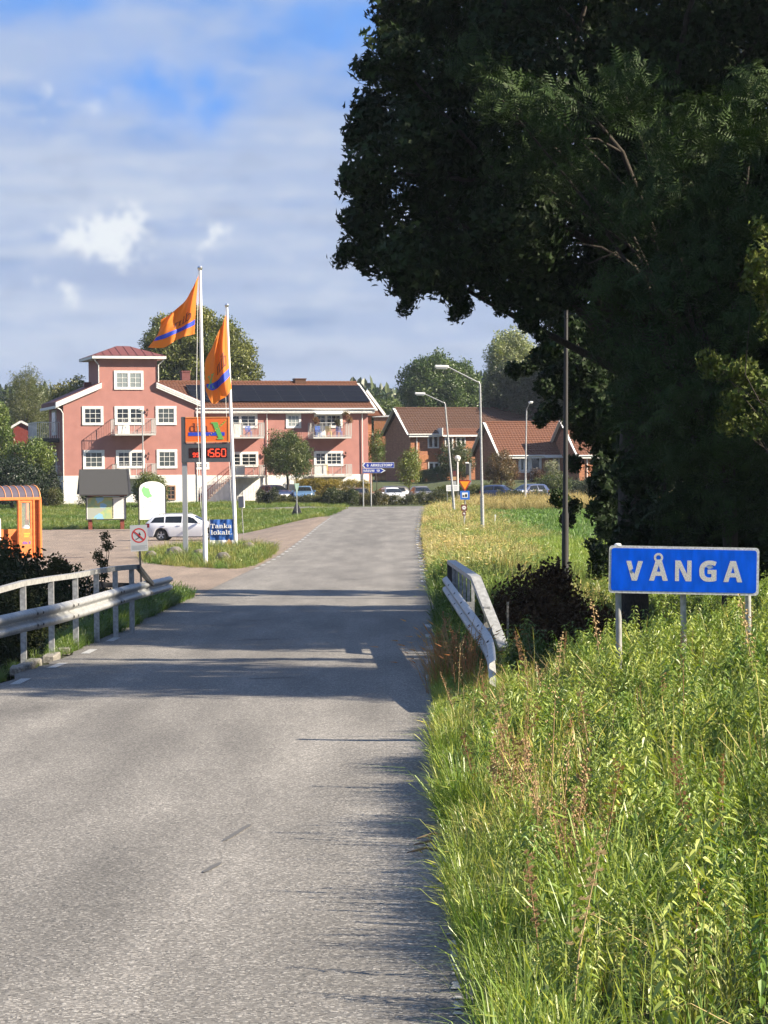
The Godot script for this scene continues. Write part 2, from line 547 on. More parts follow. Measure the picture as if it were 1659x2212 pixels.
func sky_light(az: float, el: float) -> Vector3:   # degrees; light before exposure
	var top := Vector3(0.100, 0.225, 0.53)
	var zenith := Vector3(0.075, 0.17, 0.42)
	var low := Vector3(0.212, 0.262, 0.378)
	var veil := Vector3(0.290, 0.345, 0.485)
	var white := Vector3(0.52, 0.54, 0.59)
	var e := maxf(el, 0.0)
	var base := low.lerp(top, smoothstep(0.0, 14.0, e)).lerp(zenith, smoothstep(14.0, 70.0, e))
	# a thin veil that breaks open upwards
	var a := az * 0.9
	var w := noise.get_noise_2d(a * 1.6 + 31.0, e * 3.4) * 0.75 + noise2.get_noise_2d(a * 3.6, e * 7.0) * 0.3
	var cover := smoothstep(-0.30, 0.34, w + 0.28 - 0.25 * smoothstep(7.0, 16.0, e))
	# hazy bars of stratus above the horizon
	var bars := noise2.get_noise_2d(a * 0.7 + 90.0, e * 9.0) * 0.6 + noise.get_noise_2d(a * 1.3, e * 16.0 + 7.0) * 0.4
	var band := smoothstep(-0.25, 0.45, bars) * (1.0 - smoothstep(6.5, 11.0, e))
	var c := base.lerp(veil, cover * 0.85)
	c = c.lerp(Vector3(0.365, 0.405, 0.505), band * 0.85 * (0.4 + 0.6 * smoothstep(0.5, 5.0, e)))
	var wisp := noise2.get_noise_2d(a * 4.6 + 3.0, e * 12.0) * 0.7 + noise.get_noise_2d(a * 9.0, e * 20.0 + 40.0) * 0.3
	c = c.lerp(Vector3(0.385, 0.425, 0.52), smoothstep(0.02, 0.5, wisp) * 0.42 * (1.0 - smoothstep(9.0, 14.0, e)))
	c = c.lerp(Vector3(0.205, 0.252, 0.375), smoothstep(0.08, 0.5, -wisp) * 0.35 * (1.0 - smoothstep(7.0, 11.0, e)))
	# open blue patches and small cumulus, where they stand in the sky
	var x := 829.5 + az * 85.9
	var y := 1040.0 - el * 85.9
	if absf(az) < 14.0 and el < 18.0:
		var n1 := noise.get_noise_2d(az * 9.0, el * 9.0)
		var n2 := noise2.get_noise_2d(az * 22.0, el * 22.0)
		var blue := clampf(puff(x, y, 90.0, -10.0, 210.0, 70.0) + 0.75 * puff(x, y, 330.0, 190.0, 170.0, 70.0) + 0.9 * puff(x, y, 450.0, 235.0, 75.0, 60.0) + 0.85 * puff(x, y, 740.0, 70.0, 170.0, 90.0), 0.0, 1.0)
		c = c.lerp(Vector3(0.108, 0.245, 0.585), clampf(blue * (0.85 + n1 * 0.6), 0.0, 1.0))
		var grey := puff(x, y, 300.0, 590.0, 190.0, 40.0) * 0.5 + puff(x, y, 500.0, 780.0, 500.0, 30.0) * 0.25
		c = c.lerp(Vector3(0.20, 0.25, 0.39), clampf(grey, 0.0, 0.7))
		var p := 1.1 * puff(x, y, 205.0, 510.0, 85.0, 45.0) + 0.95 * puff(x, y, 280.0, 475.0, 55.0, 42.0) + 0.7 * puff(x, y, 290.0, 555.0, 55.0, 40.0) + 0.85 * puff(x, y, 465.0, 503.0, 42.0, 28.0) + 0.6 * puff(x, y, 430.0, 548.0, 35.0, 28.0) + 0.65 * puff(x, y, 160.0, 630.0, 36.0, 34.0) + 0.35 * puff(x, y, 105.0, 610.0, 34.0, 22.0) + 0.5 * puff(x, y, 100.0, 255.0, 26.0, 42.0) + 0.32 * puff(x, y, 118.0, 205.0, 18.0, 18.0) + 0.42 * puff(x, y, 222.0, 240.0, 36.0, 24.0)
		var n3 := noise2.get_noise_2d(az * 48.0 + 5.0, el * 48.0)
		p *= 1.0 + n1 * 1.3 + n2 * 1.1 + n3 * 0.7
		c = c.lerp(white, smoothstep(0.12, 1.25, p) * 0.95)
	return Vector3(c.x, c.y * 1.01, c.z * 0.975) * 0.605


func sky_image() -> Image:
	noise.seed = 12
	noise.frequency = 0.09
	noise.fractal_octaves = 5
	noise2.seed = 41
	noise2.frequency = 0.09
	noise2.fractal_octaves = 4
	var w := 1024
	var h := 512
	var im := Image.create(w, h, false, Image.FORMAT_RGB8)
	for j in h:
		var el := 90.0 - (j + 0.5) * 180.0 / h
		if el < -2.0:
			im.fill_rect(Rect2i(0, j, w, h - j), lin(0.13, 0.14, 0.12))
			break
		for i in w:
			var az := (i + 0.5) * 360.0 / w
			if az > 180.0:
				az -= 360.0
			# the noise is fetched on a mirrored half so that both ends meet behind the camera
			var m := az if absf(az) < 90.0 else signf(az) * (90.0 + (absf(az) - 90.0) * (180.0 - absf(az)) / 90.0)
			var s := sky_light(m, el)
			im.set_pixel(i, j, lin(s.x, s.y, s.z))
	im.resize(4096, 2048, Image.INTERPOLATE_CUBIC)
	for j in range(int((90.0 - 16.5) * 2048 / 180.0), int(91.0 * 2048 / 180.0)):
		var el2 := 90.0 - (j + 0.5) * 180.0 / 2048.0
		for i in range(-130, 130):
			var s2 := sky_light((i + 0.5) * 360.0 / 4096.0, el2)
			im.set_pixel((i + 4096) % 4096, j, lin(s2.x, s2.y, s2.z))
	return im


func stage() -> void:
	var roll := deg_to_rad(0.6)
	var pitch := atan((CY - 1040.0) / F)
	lens = Basis(Vector3.RIGHT, -pitch) * Basis(Vector3.BACK, -roll)
	var cam := Camera3D.new()
	cam.name = "camera"
	add_child(cam)
	cam.transform = Transform3D(lens, EYE)
	cam.fov = rad_to_deg(2.0 * atan(1106.0 / F))
	cam.near = 0.1
	cam.far = 3000.0
	cam.current = true
	var sun := DirectionalLight3D.new()
	sun.name = "sun"
	add_child(sun)
	var el := deg_to_rad(31.0)
	var az := deg_to_rad(15.5)   # it stands to the right and a little behind
	sun.basis = Basis.looking_at(Vector3(-cos(az) * cos(el), -sin(el), -sin(az) * cos(el)))
	sun.light_color = lin(1.0, 0.88, 0.70)
	sun.light_energy = 1.6
	sun.light_angular_distance = 0.5
	sun.shadow_enabled = true
	var env := Environment.new()
	env.background_mode = Environment.BG_SKY
	var ps := PanoramaSkyMaterial.new()
	ps.panorama = ImageTexture.create_from_image(sky_image())
	env.sky = Sky.new()
	env.sky.sky_material = ps
	env.tonemap_mode = Environment.TONE_MAPPER_LINEAR
	env.tonemap_exposure = 2.75
	env.sdfgi_enabled = true
	env.ssao_enabled = true
	env.ssil_enabled = true
	env.fog_enabled = true
	env.fog_density = 0.00013
	env.fog_light_color = lin(0.62, 0.70, 0.85)
	var we := WorldEnvironment.new()
	we.name = "world_environment"
	we.environment = env
	add_child(we)


# ---------------------------------------------------------------- ground and roads
func in_island(x: float, d: float, grow := 0.0) -> bool:
	if Geometry2D.is_point_in_polygon(Vector2(x, d), PackedVector2Array(ISLAND)):
		return true
	return grow > 0.0 and (Geometry2D.is_point_in_polygon(Vector2(x - grow, d), PackedVector2Array(ISLAND)) or Geometry2D.is_point_in_polygon(Vector2(x + grow, d), PackedVector2Array(ISLAND)))


func lawn_front(x: float) -> float:   # where the forecourt ends and the lawn begins, going away from us
	return 150.0 if x < -13.0 else lerpf(150.0, 134.0, clampf((x + 13.0) / 3.0, 0.0, 1.0)) if x < -8.0 else lerpf(134.0, 150.0, clampf((x + 8.0) / 3.6, 0.0, 1.0))


func on_forecourt(x: float, d: float) -> bool:
	return x < road_l(d) and x > -60.0 and d > 57.5 + clampf((-6.5 - x) * 0.9, -1.0, 2.5) and d < lawn_front(x)


func crossing_front(x: float) -> float:
	return 177.5 + clampf((-x - 4.0) * 0.55, 0.0, 7.0)


func on_crossing(x: float, d: float) -> bool:
	if x > 70.0 or x < -44.0:
		return false
	var deep := 8.5 if x > -6.0 else lerpf(8.5, 1.6, clampf((-6.0 - x) / 5.0, 0.0, 1.0))
	var f := crossing_front(x)
	return d > f and d < f + deep


func on_road(x: float, d: float, grow := 0.0) -> bool:
	return d < 186.0 and x > road_l(d) - 0.28 - grow and x < road_r(d) + 0.22 + grow


func paved(x: float, d: float) -> bool:
	return on_road(x, d) or (on_forecourt(x, d) and not in_island(x, d)) or on_crossing(x, d)


func ground_tint(x: float, d: float) -> Color:
	var k := noise.get_noise_2d(x * 4.0, d * 4.0) * 0.5 + 0.5
	var k2 := noise2.get_noise_2d(x * 1.2, d * 1.2) * 0.5 + 0.5
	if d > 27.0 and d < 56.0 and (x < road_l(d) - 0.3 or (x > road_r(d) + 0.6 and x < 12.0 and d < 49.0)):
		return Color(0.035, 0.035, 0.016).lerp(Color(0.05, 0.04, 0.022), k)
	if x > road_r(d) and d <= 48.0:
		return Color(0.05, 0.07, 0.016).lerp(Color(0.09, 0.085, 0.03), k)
	if x > road_r(d) and d < 215.0:
		if d > 95.0 and d < 188.0 and x > 7.0 + k * 1.5:
			return Color(0.085, 0.155, 0.035).lerp(Color(0.13, 0.20, 0.045), k)
		if x > 4.0 + k and d < 96.0:
			return Color(0.15, 0.21, 0.045).lerp(Color(0.21, 0.24, 0.06), k2)
		return Color(0.19, 0.175, 0.07).lerp(Color(0.13, 0.16, 0.045), k)
	if d > 420.0:
		return Color(0.03, 0.05, 0.02)
	var c := Color(0.085, 0.135, 0.028).lerp(Color(0.15, 0.17, 0.05), k2)
	return c.lerp(Color(0.19, 0.17, 0.07), clampf(k * 1.4 - 0.75, 0.0, 1.0) * 0.8)


func axis_points(stops: Array) -> PackedFloat32Array:   # [from, to, step] one after the other
	var out := PackedFloat32Array()
	for s in stops:
		var x: float = s[0]
		while x < s[1] - 1e-4:
			out.append(x)
			x += s[2]
	out.append(stops[-1][1])
	return out


func terrain() -> void:
	var xs := axis_points([[-700, -120, 58], [-120, -48, 8], [-48, -10, 1.0], [-10, 9, 0.5], [9, 40, 1.0], [40, 120, 8], [120, 700, 58]])
	var ds := axis_points([[-60, -8, 4], [-8, 60, 0.6], [60, 215, 1.25], [215, 300, 4], [300, 900, 25], [900, 1600, 100]])
	var v := PackedVector3Array()
	var c := PackedColorArray()
	var idx := PackedInt32Array()
	for d in ds:
		for x in xs:
			var y := ground(x, -d)
			if absf(x) > 60.0:
				y += (noise.get_noise_2d(x * 0.03, d * 0.03)) * 6.0 * smoothstep(60.0, 300.0, absf(x)) * smoothstep(150.0, 400.0, d)
			if paved(x, d) or on_road(x, d, 0.3):
				y -= 0.16
			v.append(Vector3(x, y, -d))
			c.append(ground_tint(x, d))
	var nx := xs.size()
	for j in ds.size() - 1:
		for i in nx - 1:
			var a := j * nx + i
			idx.append_array(PackedInt32Array([a, a + nx, a + 1, a + 1, a + nx, a + nx + 1]))
	var st := SurfaceTool.new()
	st.begin(Mesh.PRIMITIVE_TRIANGLES)
	st.set_smooth_group(0)
	for i in v.size():
		st.set_color(c[i])
		st.add_vertex(v[i])
	for i in idx:
		st.add_index(i)
	st.generate_normals()
	st.set_material(M.earth)
	var o := put_mesh(st.commit(), "ground", self)
	o.set_meta("kind", "structure")


func strip(edges: Array, lift: float, mb: MB) -> void:   # rows of [left x, right x, depth]
	var rows := []
	for e in edges:
		var row := []
		var n := maxi(2, int(absf(e[1] - e[0]) / 0.9))
		n = int(edges[0][3]) if edges[0].size() > 3 else n
		for k in n + 1:
			var x := lerpf(e[0], e[1], float(k) / n)
			row.append(Vector3(x, ground(x, -e[2]) + lift, -e[2]))
		rows.append(row)
	mb.grid(rows)


func roads() -> void:
	var mb := MB.new()
	var e := []
	var d := -40.0
	while d < 184.0:
		# the worn edge wanders by a hand's breadth
		var wl := noise2.get_noise_2d(d * 9.0, 3.0) * 0.16
		var wr := noise2.get_noise_2d(d * 9.0, 50.0) * 0.13
		e.append([road_l(d) - 0.25 + wl - 1.2 * smoothstep(166.0, 182.0, d), road_r(d) + 0.17 + wr + 1.6 * smoothstep(168.0, 182.0, d), d])
		d += 0.4 if d < 60.0 else 1.0
	var rr := []
	var cc := []
	for q in e:
		var row := []
		var col := []
		for k in 29:
			var u := k / 28.0
			var x := lerpf(q[0], q[1], u)
			row.append(Vector3(x, ground(x, -q[2]), -q[2]))
			# worn pale wheel tracks, darker bitumen between them and dirt at the edges; a few darker patches
			var tr := exp(-pow((absf(absf(u - 0.5) - 0.25) - 0.0) / 0.075, 2.0)) + 0.7 * exp(-pow((absf(u - 0.5) - 0.42) / 0.05, 2.0))
			var f := 0.91 + 0.12 * tr + 0.13 * noise.get_noise_2d(x * 9.0, q[2] * 1.5) + 0.14 * noise2.get_noise_2d(x * 2.2, q[2] * 1.1)
			f *= 1.0 - 0.28 * smoothstep(0.955, 1.0, u) - 0.30 * smoothstep(0.05, 0.0, u)
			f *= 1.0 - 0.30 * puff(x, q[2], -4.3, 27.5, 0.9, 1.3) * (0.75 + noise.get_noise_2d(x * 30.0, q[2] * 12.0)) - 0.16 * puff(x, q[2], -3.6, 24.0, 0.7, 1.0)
			f *= 1.0 - 0.12 * puff(x, q[2], -1.0, 108.0, 1.3, 16.0) - 0.14 * puff(x, q[2], -1.6, 150.0, 0.5, 22.0) - 0.14 * puff(x, q[2], 0.6, 145.0, 0.4, 20.0)
			f *= 0.82
			col.append(Color(f, f, f * 0.995))
		rr.append(row)
		cc.append(col)
	rr.reverse()
	cc.reverse()
	for row in rr:
		row.reverse()
	for col in cc:
		col.reverse()
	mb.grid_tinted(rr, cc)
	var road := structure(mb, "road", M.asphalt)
	# forecourt: rows across, cut along its own edges
	mb = MB.new()
	mb.tint = Color(1.0, 0.99, 0.97)
	for k in range(0, 76):
		var x0 := -62.0 + k * 0.78
		var x1 := x0 + 0.78
		var rows := []
		for j in 41:
			var row := []
			for x in [x0, x1]:
				var near: float = 57.5 + clampf((-6.5 - x) * 0.9, -1.0, 2.5)
				var far := lawn_front(x)
				var dd := lerpf(near, far, j / 40.0)
				var xx := minf(x, road_l(dd) - 0.1)
				row.append(Vector3(xx, ground(xx, -dd) + 0.006, -dd))
			rows.append(row)
		if x0 < -3.5:
			mb.grid(rows)
	var fc := structure(mb, "forecourt", M.asphalt_red)
	mb = MB.new()
	var isl := []
	for p in ISLAND:
		isl.append(p)
	var pv := PackedVector2Array(isl)
	var inner := Geometry2D.offset_polygon(pv, -0.5)[0]
	var ctr := Vector2(-6.7, 87)
	for i in pv.size():
		var p := pv[i]
		var q := pv[(i + 1) % pv.size()]
		for s in 4:
			var a0 := p.lerp(ctr, s / 4.0)
			var b0 := q.lerp(ctr, s / 4.0)
			var a1 := p.lerp(ctr, (s + 1) / 4.0)
			var b1 := q.lerp(ctr, (s + 1) / 4.0)
			var hs := [0.0, 0.10, 0.16, 0.18, 0.18]
			var f := func(w: Vector2, k: int) -> Vector3: return Vector3(w.x, ground(w.x, -w.y) + hs[k] - 0.02, -w.y)
			mb.tint = Color(0.10, 0.13, 0.03)
			mb.quad(f.call(a0, s), f.call(b0, s), f.call(b1, s + 1), f.call(a1, s + 1))
			mb.quad(f.call(a0, s), f.call(a1, s + 1), f.call(b1, s + 1), f.call(b0, s))
	structure(mb, "traffic_island", M.earth)
	mb = MB.new()
	e = []
	var rows2 := []
	var x := -44.0
	while x <= 70.0:
		var f2 := crossing_front(x)
		var deep := 8.5 if x > -6.0 else lerpf(8.5, 1.6, clampf((-6.0 - x) / 5.0, 0.0, 1.0))
		var row2 := []
		for k in 5:
			var dd2 := f2 + deep * (4 - k) / 4.0
			row2.append(Vector3(x, ground(x, -dd2) + 0.01, -dd2))
		rows2.append(row2)
		x += 1.0
	mb.tint = Color(0.82, 0.82, 0.82)
	mb.grid(rows2)
	var cross := structure(mb, "crossing_road", M.asphalt_far)
	# painted dashes, one metre on and two off
	for side in 2:
		var dd3 := 31.0
		while dd3 < 150.0:
			var skip := side == 0 and dd3 > 40.5 and dd3 < 76.0
			if not skip and not (side == 1 and dd3 > 45.0 and dd3 < 64.0):
				var dm := MB.new()
				var t := road_l if side == 0 else road_r
				var xa: float = t.call(dd3)
				var xb: float = t.call(dd3 + 1.0)
				var ya := ground(xa, -dd3) + 0.007
				var yb := ground(xb, -dd3 - 1.0) + 0.007
				var w := 0.07
				dm.quad(Vector3(xa - w, ya, -dd3), Vector3(xa + w, ya, -dd3), Vector3(xb + w, yb, -dd3 - 1.0), Vector3(xb - w, yb, -dd3 - 1.0))
				put(dm, "edge_line_dash", M.road_paint, road)
			dd3 += 3.0
	# worn solid line beside the grass close to us
	var sm := MB.new()
	for k in 90:
		var da := 7.0 + k * 0.06
		if noise2.get_noise_2d(da * 90.0, 9.0) > 0.12:
			var w0 := road_r(da) - 0.012 + 0.02 * noise.get_noise_2d(da * 400.0, 1.0)
			var w1 := road_r(da) + 0.028 + 0.03 * noise.get_noise_2d(da * 400.0, 50.0)
			var yl := ground(road_r(da), -da) + 0.006
			sm.quad(Vector3(w0, yl, -da), Vector3(w1, yl, -da), Vector3(w1 - 0.012, yl, -da - 0.055), Vector3(w0 + 0.01, yl, -da - 0.055))
	put(sm, "worn_edge_line", M.worn_paint, road)
	for k in 5:
		var cm := MB.new()
		var xk := -1.4 + k * 1.25
		var dk := 180.8
		cm.quad(Vector3(xk, ground(xk, -dk) + 0.02, -dk), Vector3(xk + 0.75, ground(xk, -dk) + 0.02, -dk), Vector3(xk + 0.75, ground(xk, -dk) + 0.022, -dk - 0.5), Vector3(xk, ground(xk, -dk) + 0.022, -dk - 0.5))
		put(cm, "centre_line_dash", M.road_paint, cross)
	# streaks of tar on the near carriageway, and repair patches further on
	for s in [[-1.16, 16.05, -1.02, 17.0, 0.04], [-1.18, 14.55, -1.10, 15.0, 0.035], [-2.6, 40.0, -1.9, 40.3, 0.1], [-2.9, 46.0, -2.2, 46.2, 0.1], [-1.4, 66, -0.6, 66.4, 0.12], [-3.4, 44.5, -2.9, 44.7, 0.1], [-1.9, 31.6, -1.2, 31.8, 0.05]]:
		var tm := MB.new()
		var p0 := Vector3(s[0], ground(s[0], -s[1]) + 0.005, -s[1])
		var p1 := Vector3(s[2], ground(s[2], -s[3]) + 0.005, -s[3])
		var along := (p1 - p0).normalized()
		var side2 := along.cross(Vector3.UP).normalized()
		var prev := []
		for q in 7:
			var c := p0.lerp(p1, q / 6.0)
			var w2: float = s[4] * (0.5 + 0.6 * absf(noise.get_noise_2d(q * 60.0, s[1] * 30.0))) * (0.35 if q == 0 or q == 6 else 1.0)
			var now := [c + side2 * -w2, c + side2 * w2]
			if q:
				tm.quad(prev[0], prev[1], now[1], now[0])
			prev = now
		put(tm, "tar_mark", M.tar, road)


# ---------------------------------------------------------------- plants
func leaf_fan(mb: MB, p: Vector3, along: Vector3, face: Vector3, outline: Array, size: float) -> void:
	# outline: pairs [across, along] from the base round to the base; the middle rib is creased
	var a := along.normalized()
	var s := a.cross(face).normalized()
	var f := s.cross(a)
	for i in outline.size() - 1:
		var o0: Array = outline[i]
		var o1: Array = outline[i + 1]
		var q0: Vector3 = p + (s * o0[0] + a * o0[1] + f * (absf(o0[0]) * 0.28 - o0[1] * o0[1] * 0.22)) * size
		var q1: Vector3 = p + (s * o1[0] + a * o1[1] + f * (absf(o1[0]) * 0.28 - o1[1] * o1[1] * 0.22)) * size
		mb.tri(p, q0, q1)


const MAPLE := [[0.12, 0.0], [0.45, 0.02], [0.28, 0.22], [0.62, 0.42], [0.30, 0.46], [0.16, 0.58], [0.0, 1.0], [-0.16, 0.58], [-0.30, 0.46], [-0.62, 0.42], [-0.28, 0.22], [-0.45, 0.02], [-0.12, 0.0]]
const LANCE := [[0.0, 0.0], [0.17, 0.35], [0.0, 1.0], [-0.17, 0.35], [0.0, 0.0]]
const OVAL := [[0.0, 0.0], [0.3, 0.3], [0.2, 0.75], [0.0, 1.0], [-0.2, 0.75], [-0.3, 0.3], [0.0, 0.0]]


func maple_twig(sd: int) -> ArrayMesh:   # a twig of about half a metre with its leaves hanging from long stalks
	rng.seed = sd
	var mb := MB.new()
	mb.gain = 0.7
	mb.tint = Color(0.4, 0.3, 0.2)
	mb.xf.origin = Vector3(0, -0.26, 0)
	mb.tube([Vector3.ZERO, Vector3(0.02, 0.18, 0.0), Vector3(0.05, 0.40, 0.02)], [0.006, 0.004, 0.002], 3, false)
	for i in 15:
		var y := 0.08 + 0.025 * i
		var a := i * 2.4 + rng.randf() * 0.6
		var out := Vector3(cos(a), rng.randf_range(-0.1, 0.5), sin(a)).normalized()
		var p := Vector3(0.05 * y / 0.4, y, 0) + out * rng.randf_range(0.08, 0.2)
		var g := rng.randf_range(0.75, 1.2)
		mb.tint = Color(g, g * rng.randf_range(0.92, 1.05), g * 0.9)
		var along := (out + Vector3(0, -0.55, 0)).normalized()
		var face := (Vector3.UP + out * 0.6 + Vector3(rng.randf_range(-0.5, 0.5), 0, rng.randf_range(-0.5, 0.5))).normalized()
		leaf_fan(mb, p, along, face, MAPLE, rng.randf_range(0.10, 0.17))
	return mb.mesh(M.leaf_dense)


func ash_twig(sd: int) -> ArrayMesh:   # four feathered leaves
	rng.seed = sd
	var mb := MB.new()
	mb.gain = 0.7
	for i in 5:
		var a := i * TAU / 5 + rng.randf()
		var out := Vector3(cos(a), rng.randf_range(0.0, 0.9), sin(a)).normalized()
		var side := out.cross(Vector3.UP).normalized()
		var g := rng.randf_range(0.8, 1.2)
		mb.tint = Color(g, g, g * 0.9)
		for k in 6:
			var t := 0.08 + 0.055 * k
			var p := out * t + Vector3(0, -t * t * 0.9, 0)
			for s in [-1.0, 1.0]:
				leaf_fan(mb, p, (side * s + out * 0.55 + Vector3(0, -0.35, 0)).normalized(), Vector3.UP + out * 0.3, LANCE, 0.10)
		leaf_fan(mb, out * 0.40 + Vector3(0, -0.14, 0), out + Vector3(0, -0.8, 0), Vector3.UP + out * 0.3, LANCE, 0.11)
	return mb.mesh(M.leaf_dense)


func leaf_ball(sd: int, n: int, leaf: float, radius: float, m: Material, outline := OVAL) -> ArrayMesh:   # loose ball of leaves, about half a metre across
	rng.seed = sd
	var mb := MB.new()
	mb.gain = 0.7
	for i in n:
		var d := Vector3(rng.randfn(), rng.randfn(), rng.randfn()).normalized()
		var p := d * radius * pow(rng.randf(), 0.45)
		var g := rng.randf_range(0.7, 1.25)
		mb.tint = Color(g * rng.randf_range(0.93, 1.1), g, g * 0.9)
		var along := (d + Vector3(rng.randfn(), rng.randfn() - 0.4, rng.randfn()) * 0.6).normalized()
		var face := (Vector3.UP * 0.8 + d + Vector3(rng.randfn(), rng.randfn(), rng.randfn()) * 0.5).normalized()
		leaf_fan(mb, p, along, face, outline, leaf * rng.randf_range(0.7, 1.25))
	return mb.mesh(m)


func fill_lumps(lumps: Array, per_area: float, size: float, a: Color, b: Color, fill := 0.35, squash := 1.0, inset := 0.0) -> Array:   # lump: [centre, radius]
	var xfs := []
	var cols := []
	for l in lumps:
		var c: Vector3 = l[0]
		var r: float = l[1]
		var tone := rng.randf()
		var n := int(per_area * TAU * 2.0 * r * r) + (mini(17, 4 + int(34.0 * r)) if inset > 0.0 else 3)
		for i in n:
			var d := Vector3(rng.randfn(), rng.randfn(), rng.randfn()).normalized()
			var p := c + Vector3(d.x, d.y * squash, d.z) * maxf(r - inset, 0.04) * pow(rng.randf(), fill)
			var y := (d + Vector3(rng.randfn(), rng.randfn() - 0.5, rng.randfn()) * 0.55).normalized()
			var x := y.cross(Vector3(rng.randfn(), rng.randfn(), rng.randfn())).normalized()
			var s := size * rng.randf_range(0.62, 1.4) * (clampf(r / 0.4, 0.55, 1.0) if inset > 0.0 else 1.0)
			xfs.append(Transform3D(Basis(x * s, y * s, x.cross(y) * s), p))
			var t := clampf(tone * 0.6 + rng.randf() * 0.4, 0.0, 1.0)
			cols.append(a.lerp(b, t))
	return [xfs, cols]


func puffs(c: Vector3, rx: float, ry: float, n: int, frac: float) -> Array:   # lumps set over an egg-shaped envelope
	var out := [[c, minf(rx, ry) * 0.62]]
	for i in n:
		var k := (i + 0.5) / n
		var y := 1.0 - 1.85 * k
		var a := i * 2.39996 + rng.randf() * 0.5
		var q := sqrt(maxf(0.0, 1.0 - y * y))
		var jit := rng.randf_range(0.78, 1.0)
		var r := rx * frac * rng.randf_range(0.7, 1.25)
		out.append([c + Vector3(cos(a) * q * (rx - r * 0.6), y * (ry - r * 0.6), sin(a) * q * (rx - r * 0.6)) * jit, r])
	return out


func limbs(mb: MB, foot: Vector3, fork: Vector3, r: float, lumps: Array, most: int) -> void:
	var bend := Vector3(rng.randfn(), 0, rng.randfn()) * 0.05 * foot.distance_to(fork)
	var mid := foot.lerp(fork, 0.5) + bend
	mb.tube([foot + Vector3(0, -0.3, 0), foot + Vector3(0, 0.15, 0), foot.lerp(mid, 0.5), mid, fork], [r * 1.5, r * 1.12, r, r * 0.88, r * 0.7], 9, false)
	var stout := lumps.filter(func(q): return q[1] >= 0.42)
	if stout.size() > 6:
		lumps = stout   # no bare limbs into the hanging tips
	var step := maxi(1, lumps.size() / most)
	for i in range(0, lumps.size(), step):
		var e: Vector3 = lumps[i][0]
		var start := mid.lerp(fork, 0.35 + 0.65 * rng.randf()) if e.y > fork.y * 0.7 + mid.y * 0.3 else foot.lerp(fork, 0.55 + 0.3 * rng.randf())
		var half := start.lerp(e, 0.5) + Vector3(0, 0.10 * start.distance_to(e), 0) + Vector3(rng.randfn(), rng.randfn(), rng.randfn()) * 0.06 * start.distance_to(e)
		var lr := clampf(r * 0.28, 0.010, 0.10)
		mb.tube([start, start.lerp(half, 0.6) , half, e], [lr, lr * 0.8, lr * 0.6, lr * 0.2], 6, false)


func tree(called: String, label: String, group: String, foot: Vector3, fork_h: float, r: float, lumps: Array, me: Mesh, per_area: float, size: float, a: Color, b: Color, kind := "tree") -> Node3D:
	# lumps are given in the world; the thing stands at its foot
	var t := thing(called, label, kind, foot, 0.0, group)
	var local := []
	for l in lumps:
		local.append([l[0] - foot, l[1]])
	var mb := MB.new()
	limbs(mb, Vector3.ZERO, Vector3(rng.randfn() * 0.1 * fork_h * 0.3, fork_h, 0), r, local, 14)
	put(mb, "trunk" if kind == "tree" else "stem", M.bark, t)
	var f := fill_lumps(local, per_area, size, a, b)
	scatter("crown" if kind == "tree" else "foliage", me, f[0], f[1], t).set_meta("kind", "stuff")
	return t


func hedge(called: String, label: String, kind: String, a: Vector3, b: Vector3, height: float, deep: float, me: Mesh, size: float, c0: Color, c1: Color, per_m: float, ragged := 0.1) -> void:
	var t := thing(called, label, kind, (a + b) * 0.5)
	var xfs := []
	var cols := []
	var along := b - a
	var side := along.cross(Vector3.UP).normalized()
	var n := int(per_m * along.length() * (height + deep))
	for i in n:
		var k := rng.randf()
		var u := rng.randf_range(-0.5, 0.5)
		var v := rng.randf()
		if rng.randf() < 0.55:   # mostly on the faces
			if rng.randf() < deep / (height + deep):
				v = rng.randf_range(0.9, 1.0)
			else:
				u = 0.5 * (1.0 if rng.randf() < 0.6 else -1.0)
		var bump := 1.0 + noise.get_noise_2d(k * along.length() * 12.0, a.x * 5.0) * ragged * 2.0
		var round_off := 1.0 - 0.16 * pow(absf(u) * 2.0, 4.0) * v
		var p := a + along * k + side * u * deep * bump + Vector3(0, v * height * bump * round_off, 0)
		var q := Basis.from_euler(Vector3(rng.randf() * TAU, rng.randf() * TAU, rng.randf() * TAU))
		xfs.append(Transform3D(q.scaled(Vector3.ONE * size * rng.randf_range(0.7, 1.25)), p - t.position))
		cols.append(c0.lerp(c1, clampf(noise2.get_noise_2d(k * along.length() * 9.0, v * 12.0) * 0.8 + 0.3 + rng.randf() * 0.4, 0.0, 1.0)))
	scatter("foliage", me, xfs, cols, t).set_meta("kind", "stuff")
	var mb := MB.new()
	var ns := maxi(2, int(along.length() / 0.8))
	for i in ns:
		var p0 := a + along * ((i + 0.5) / ns) - t.position
		mb.tube([p0 + Vector3(0, -0.2, 0), p0 + Vector3(rng.randfn() * 0.06, height * 0.75, rng.randfn() * 0.06)], [0.035, 0.012], 5, false)
	put(mb, "stem", M.bark, t).set_meta("kind", "stuff")


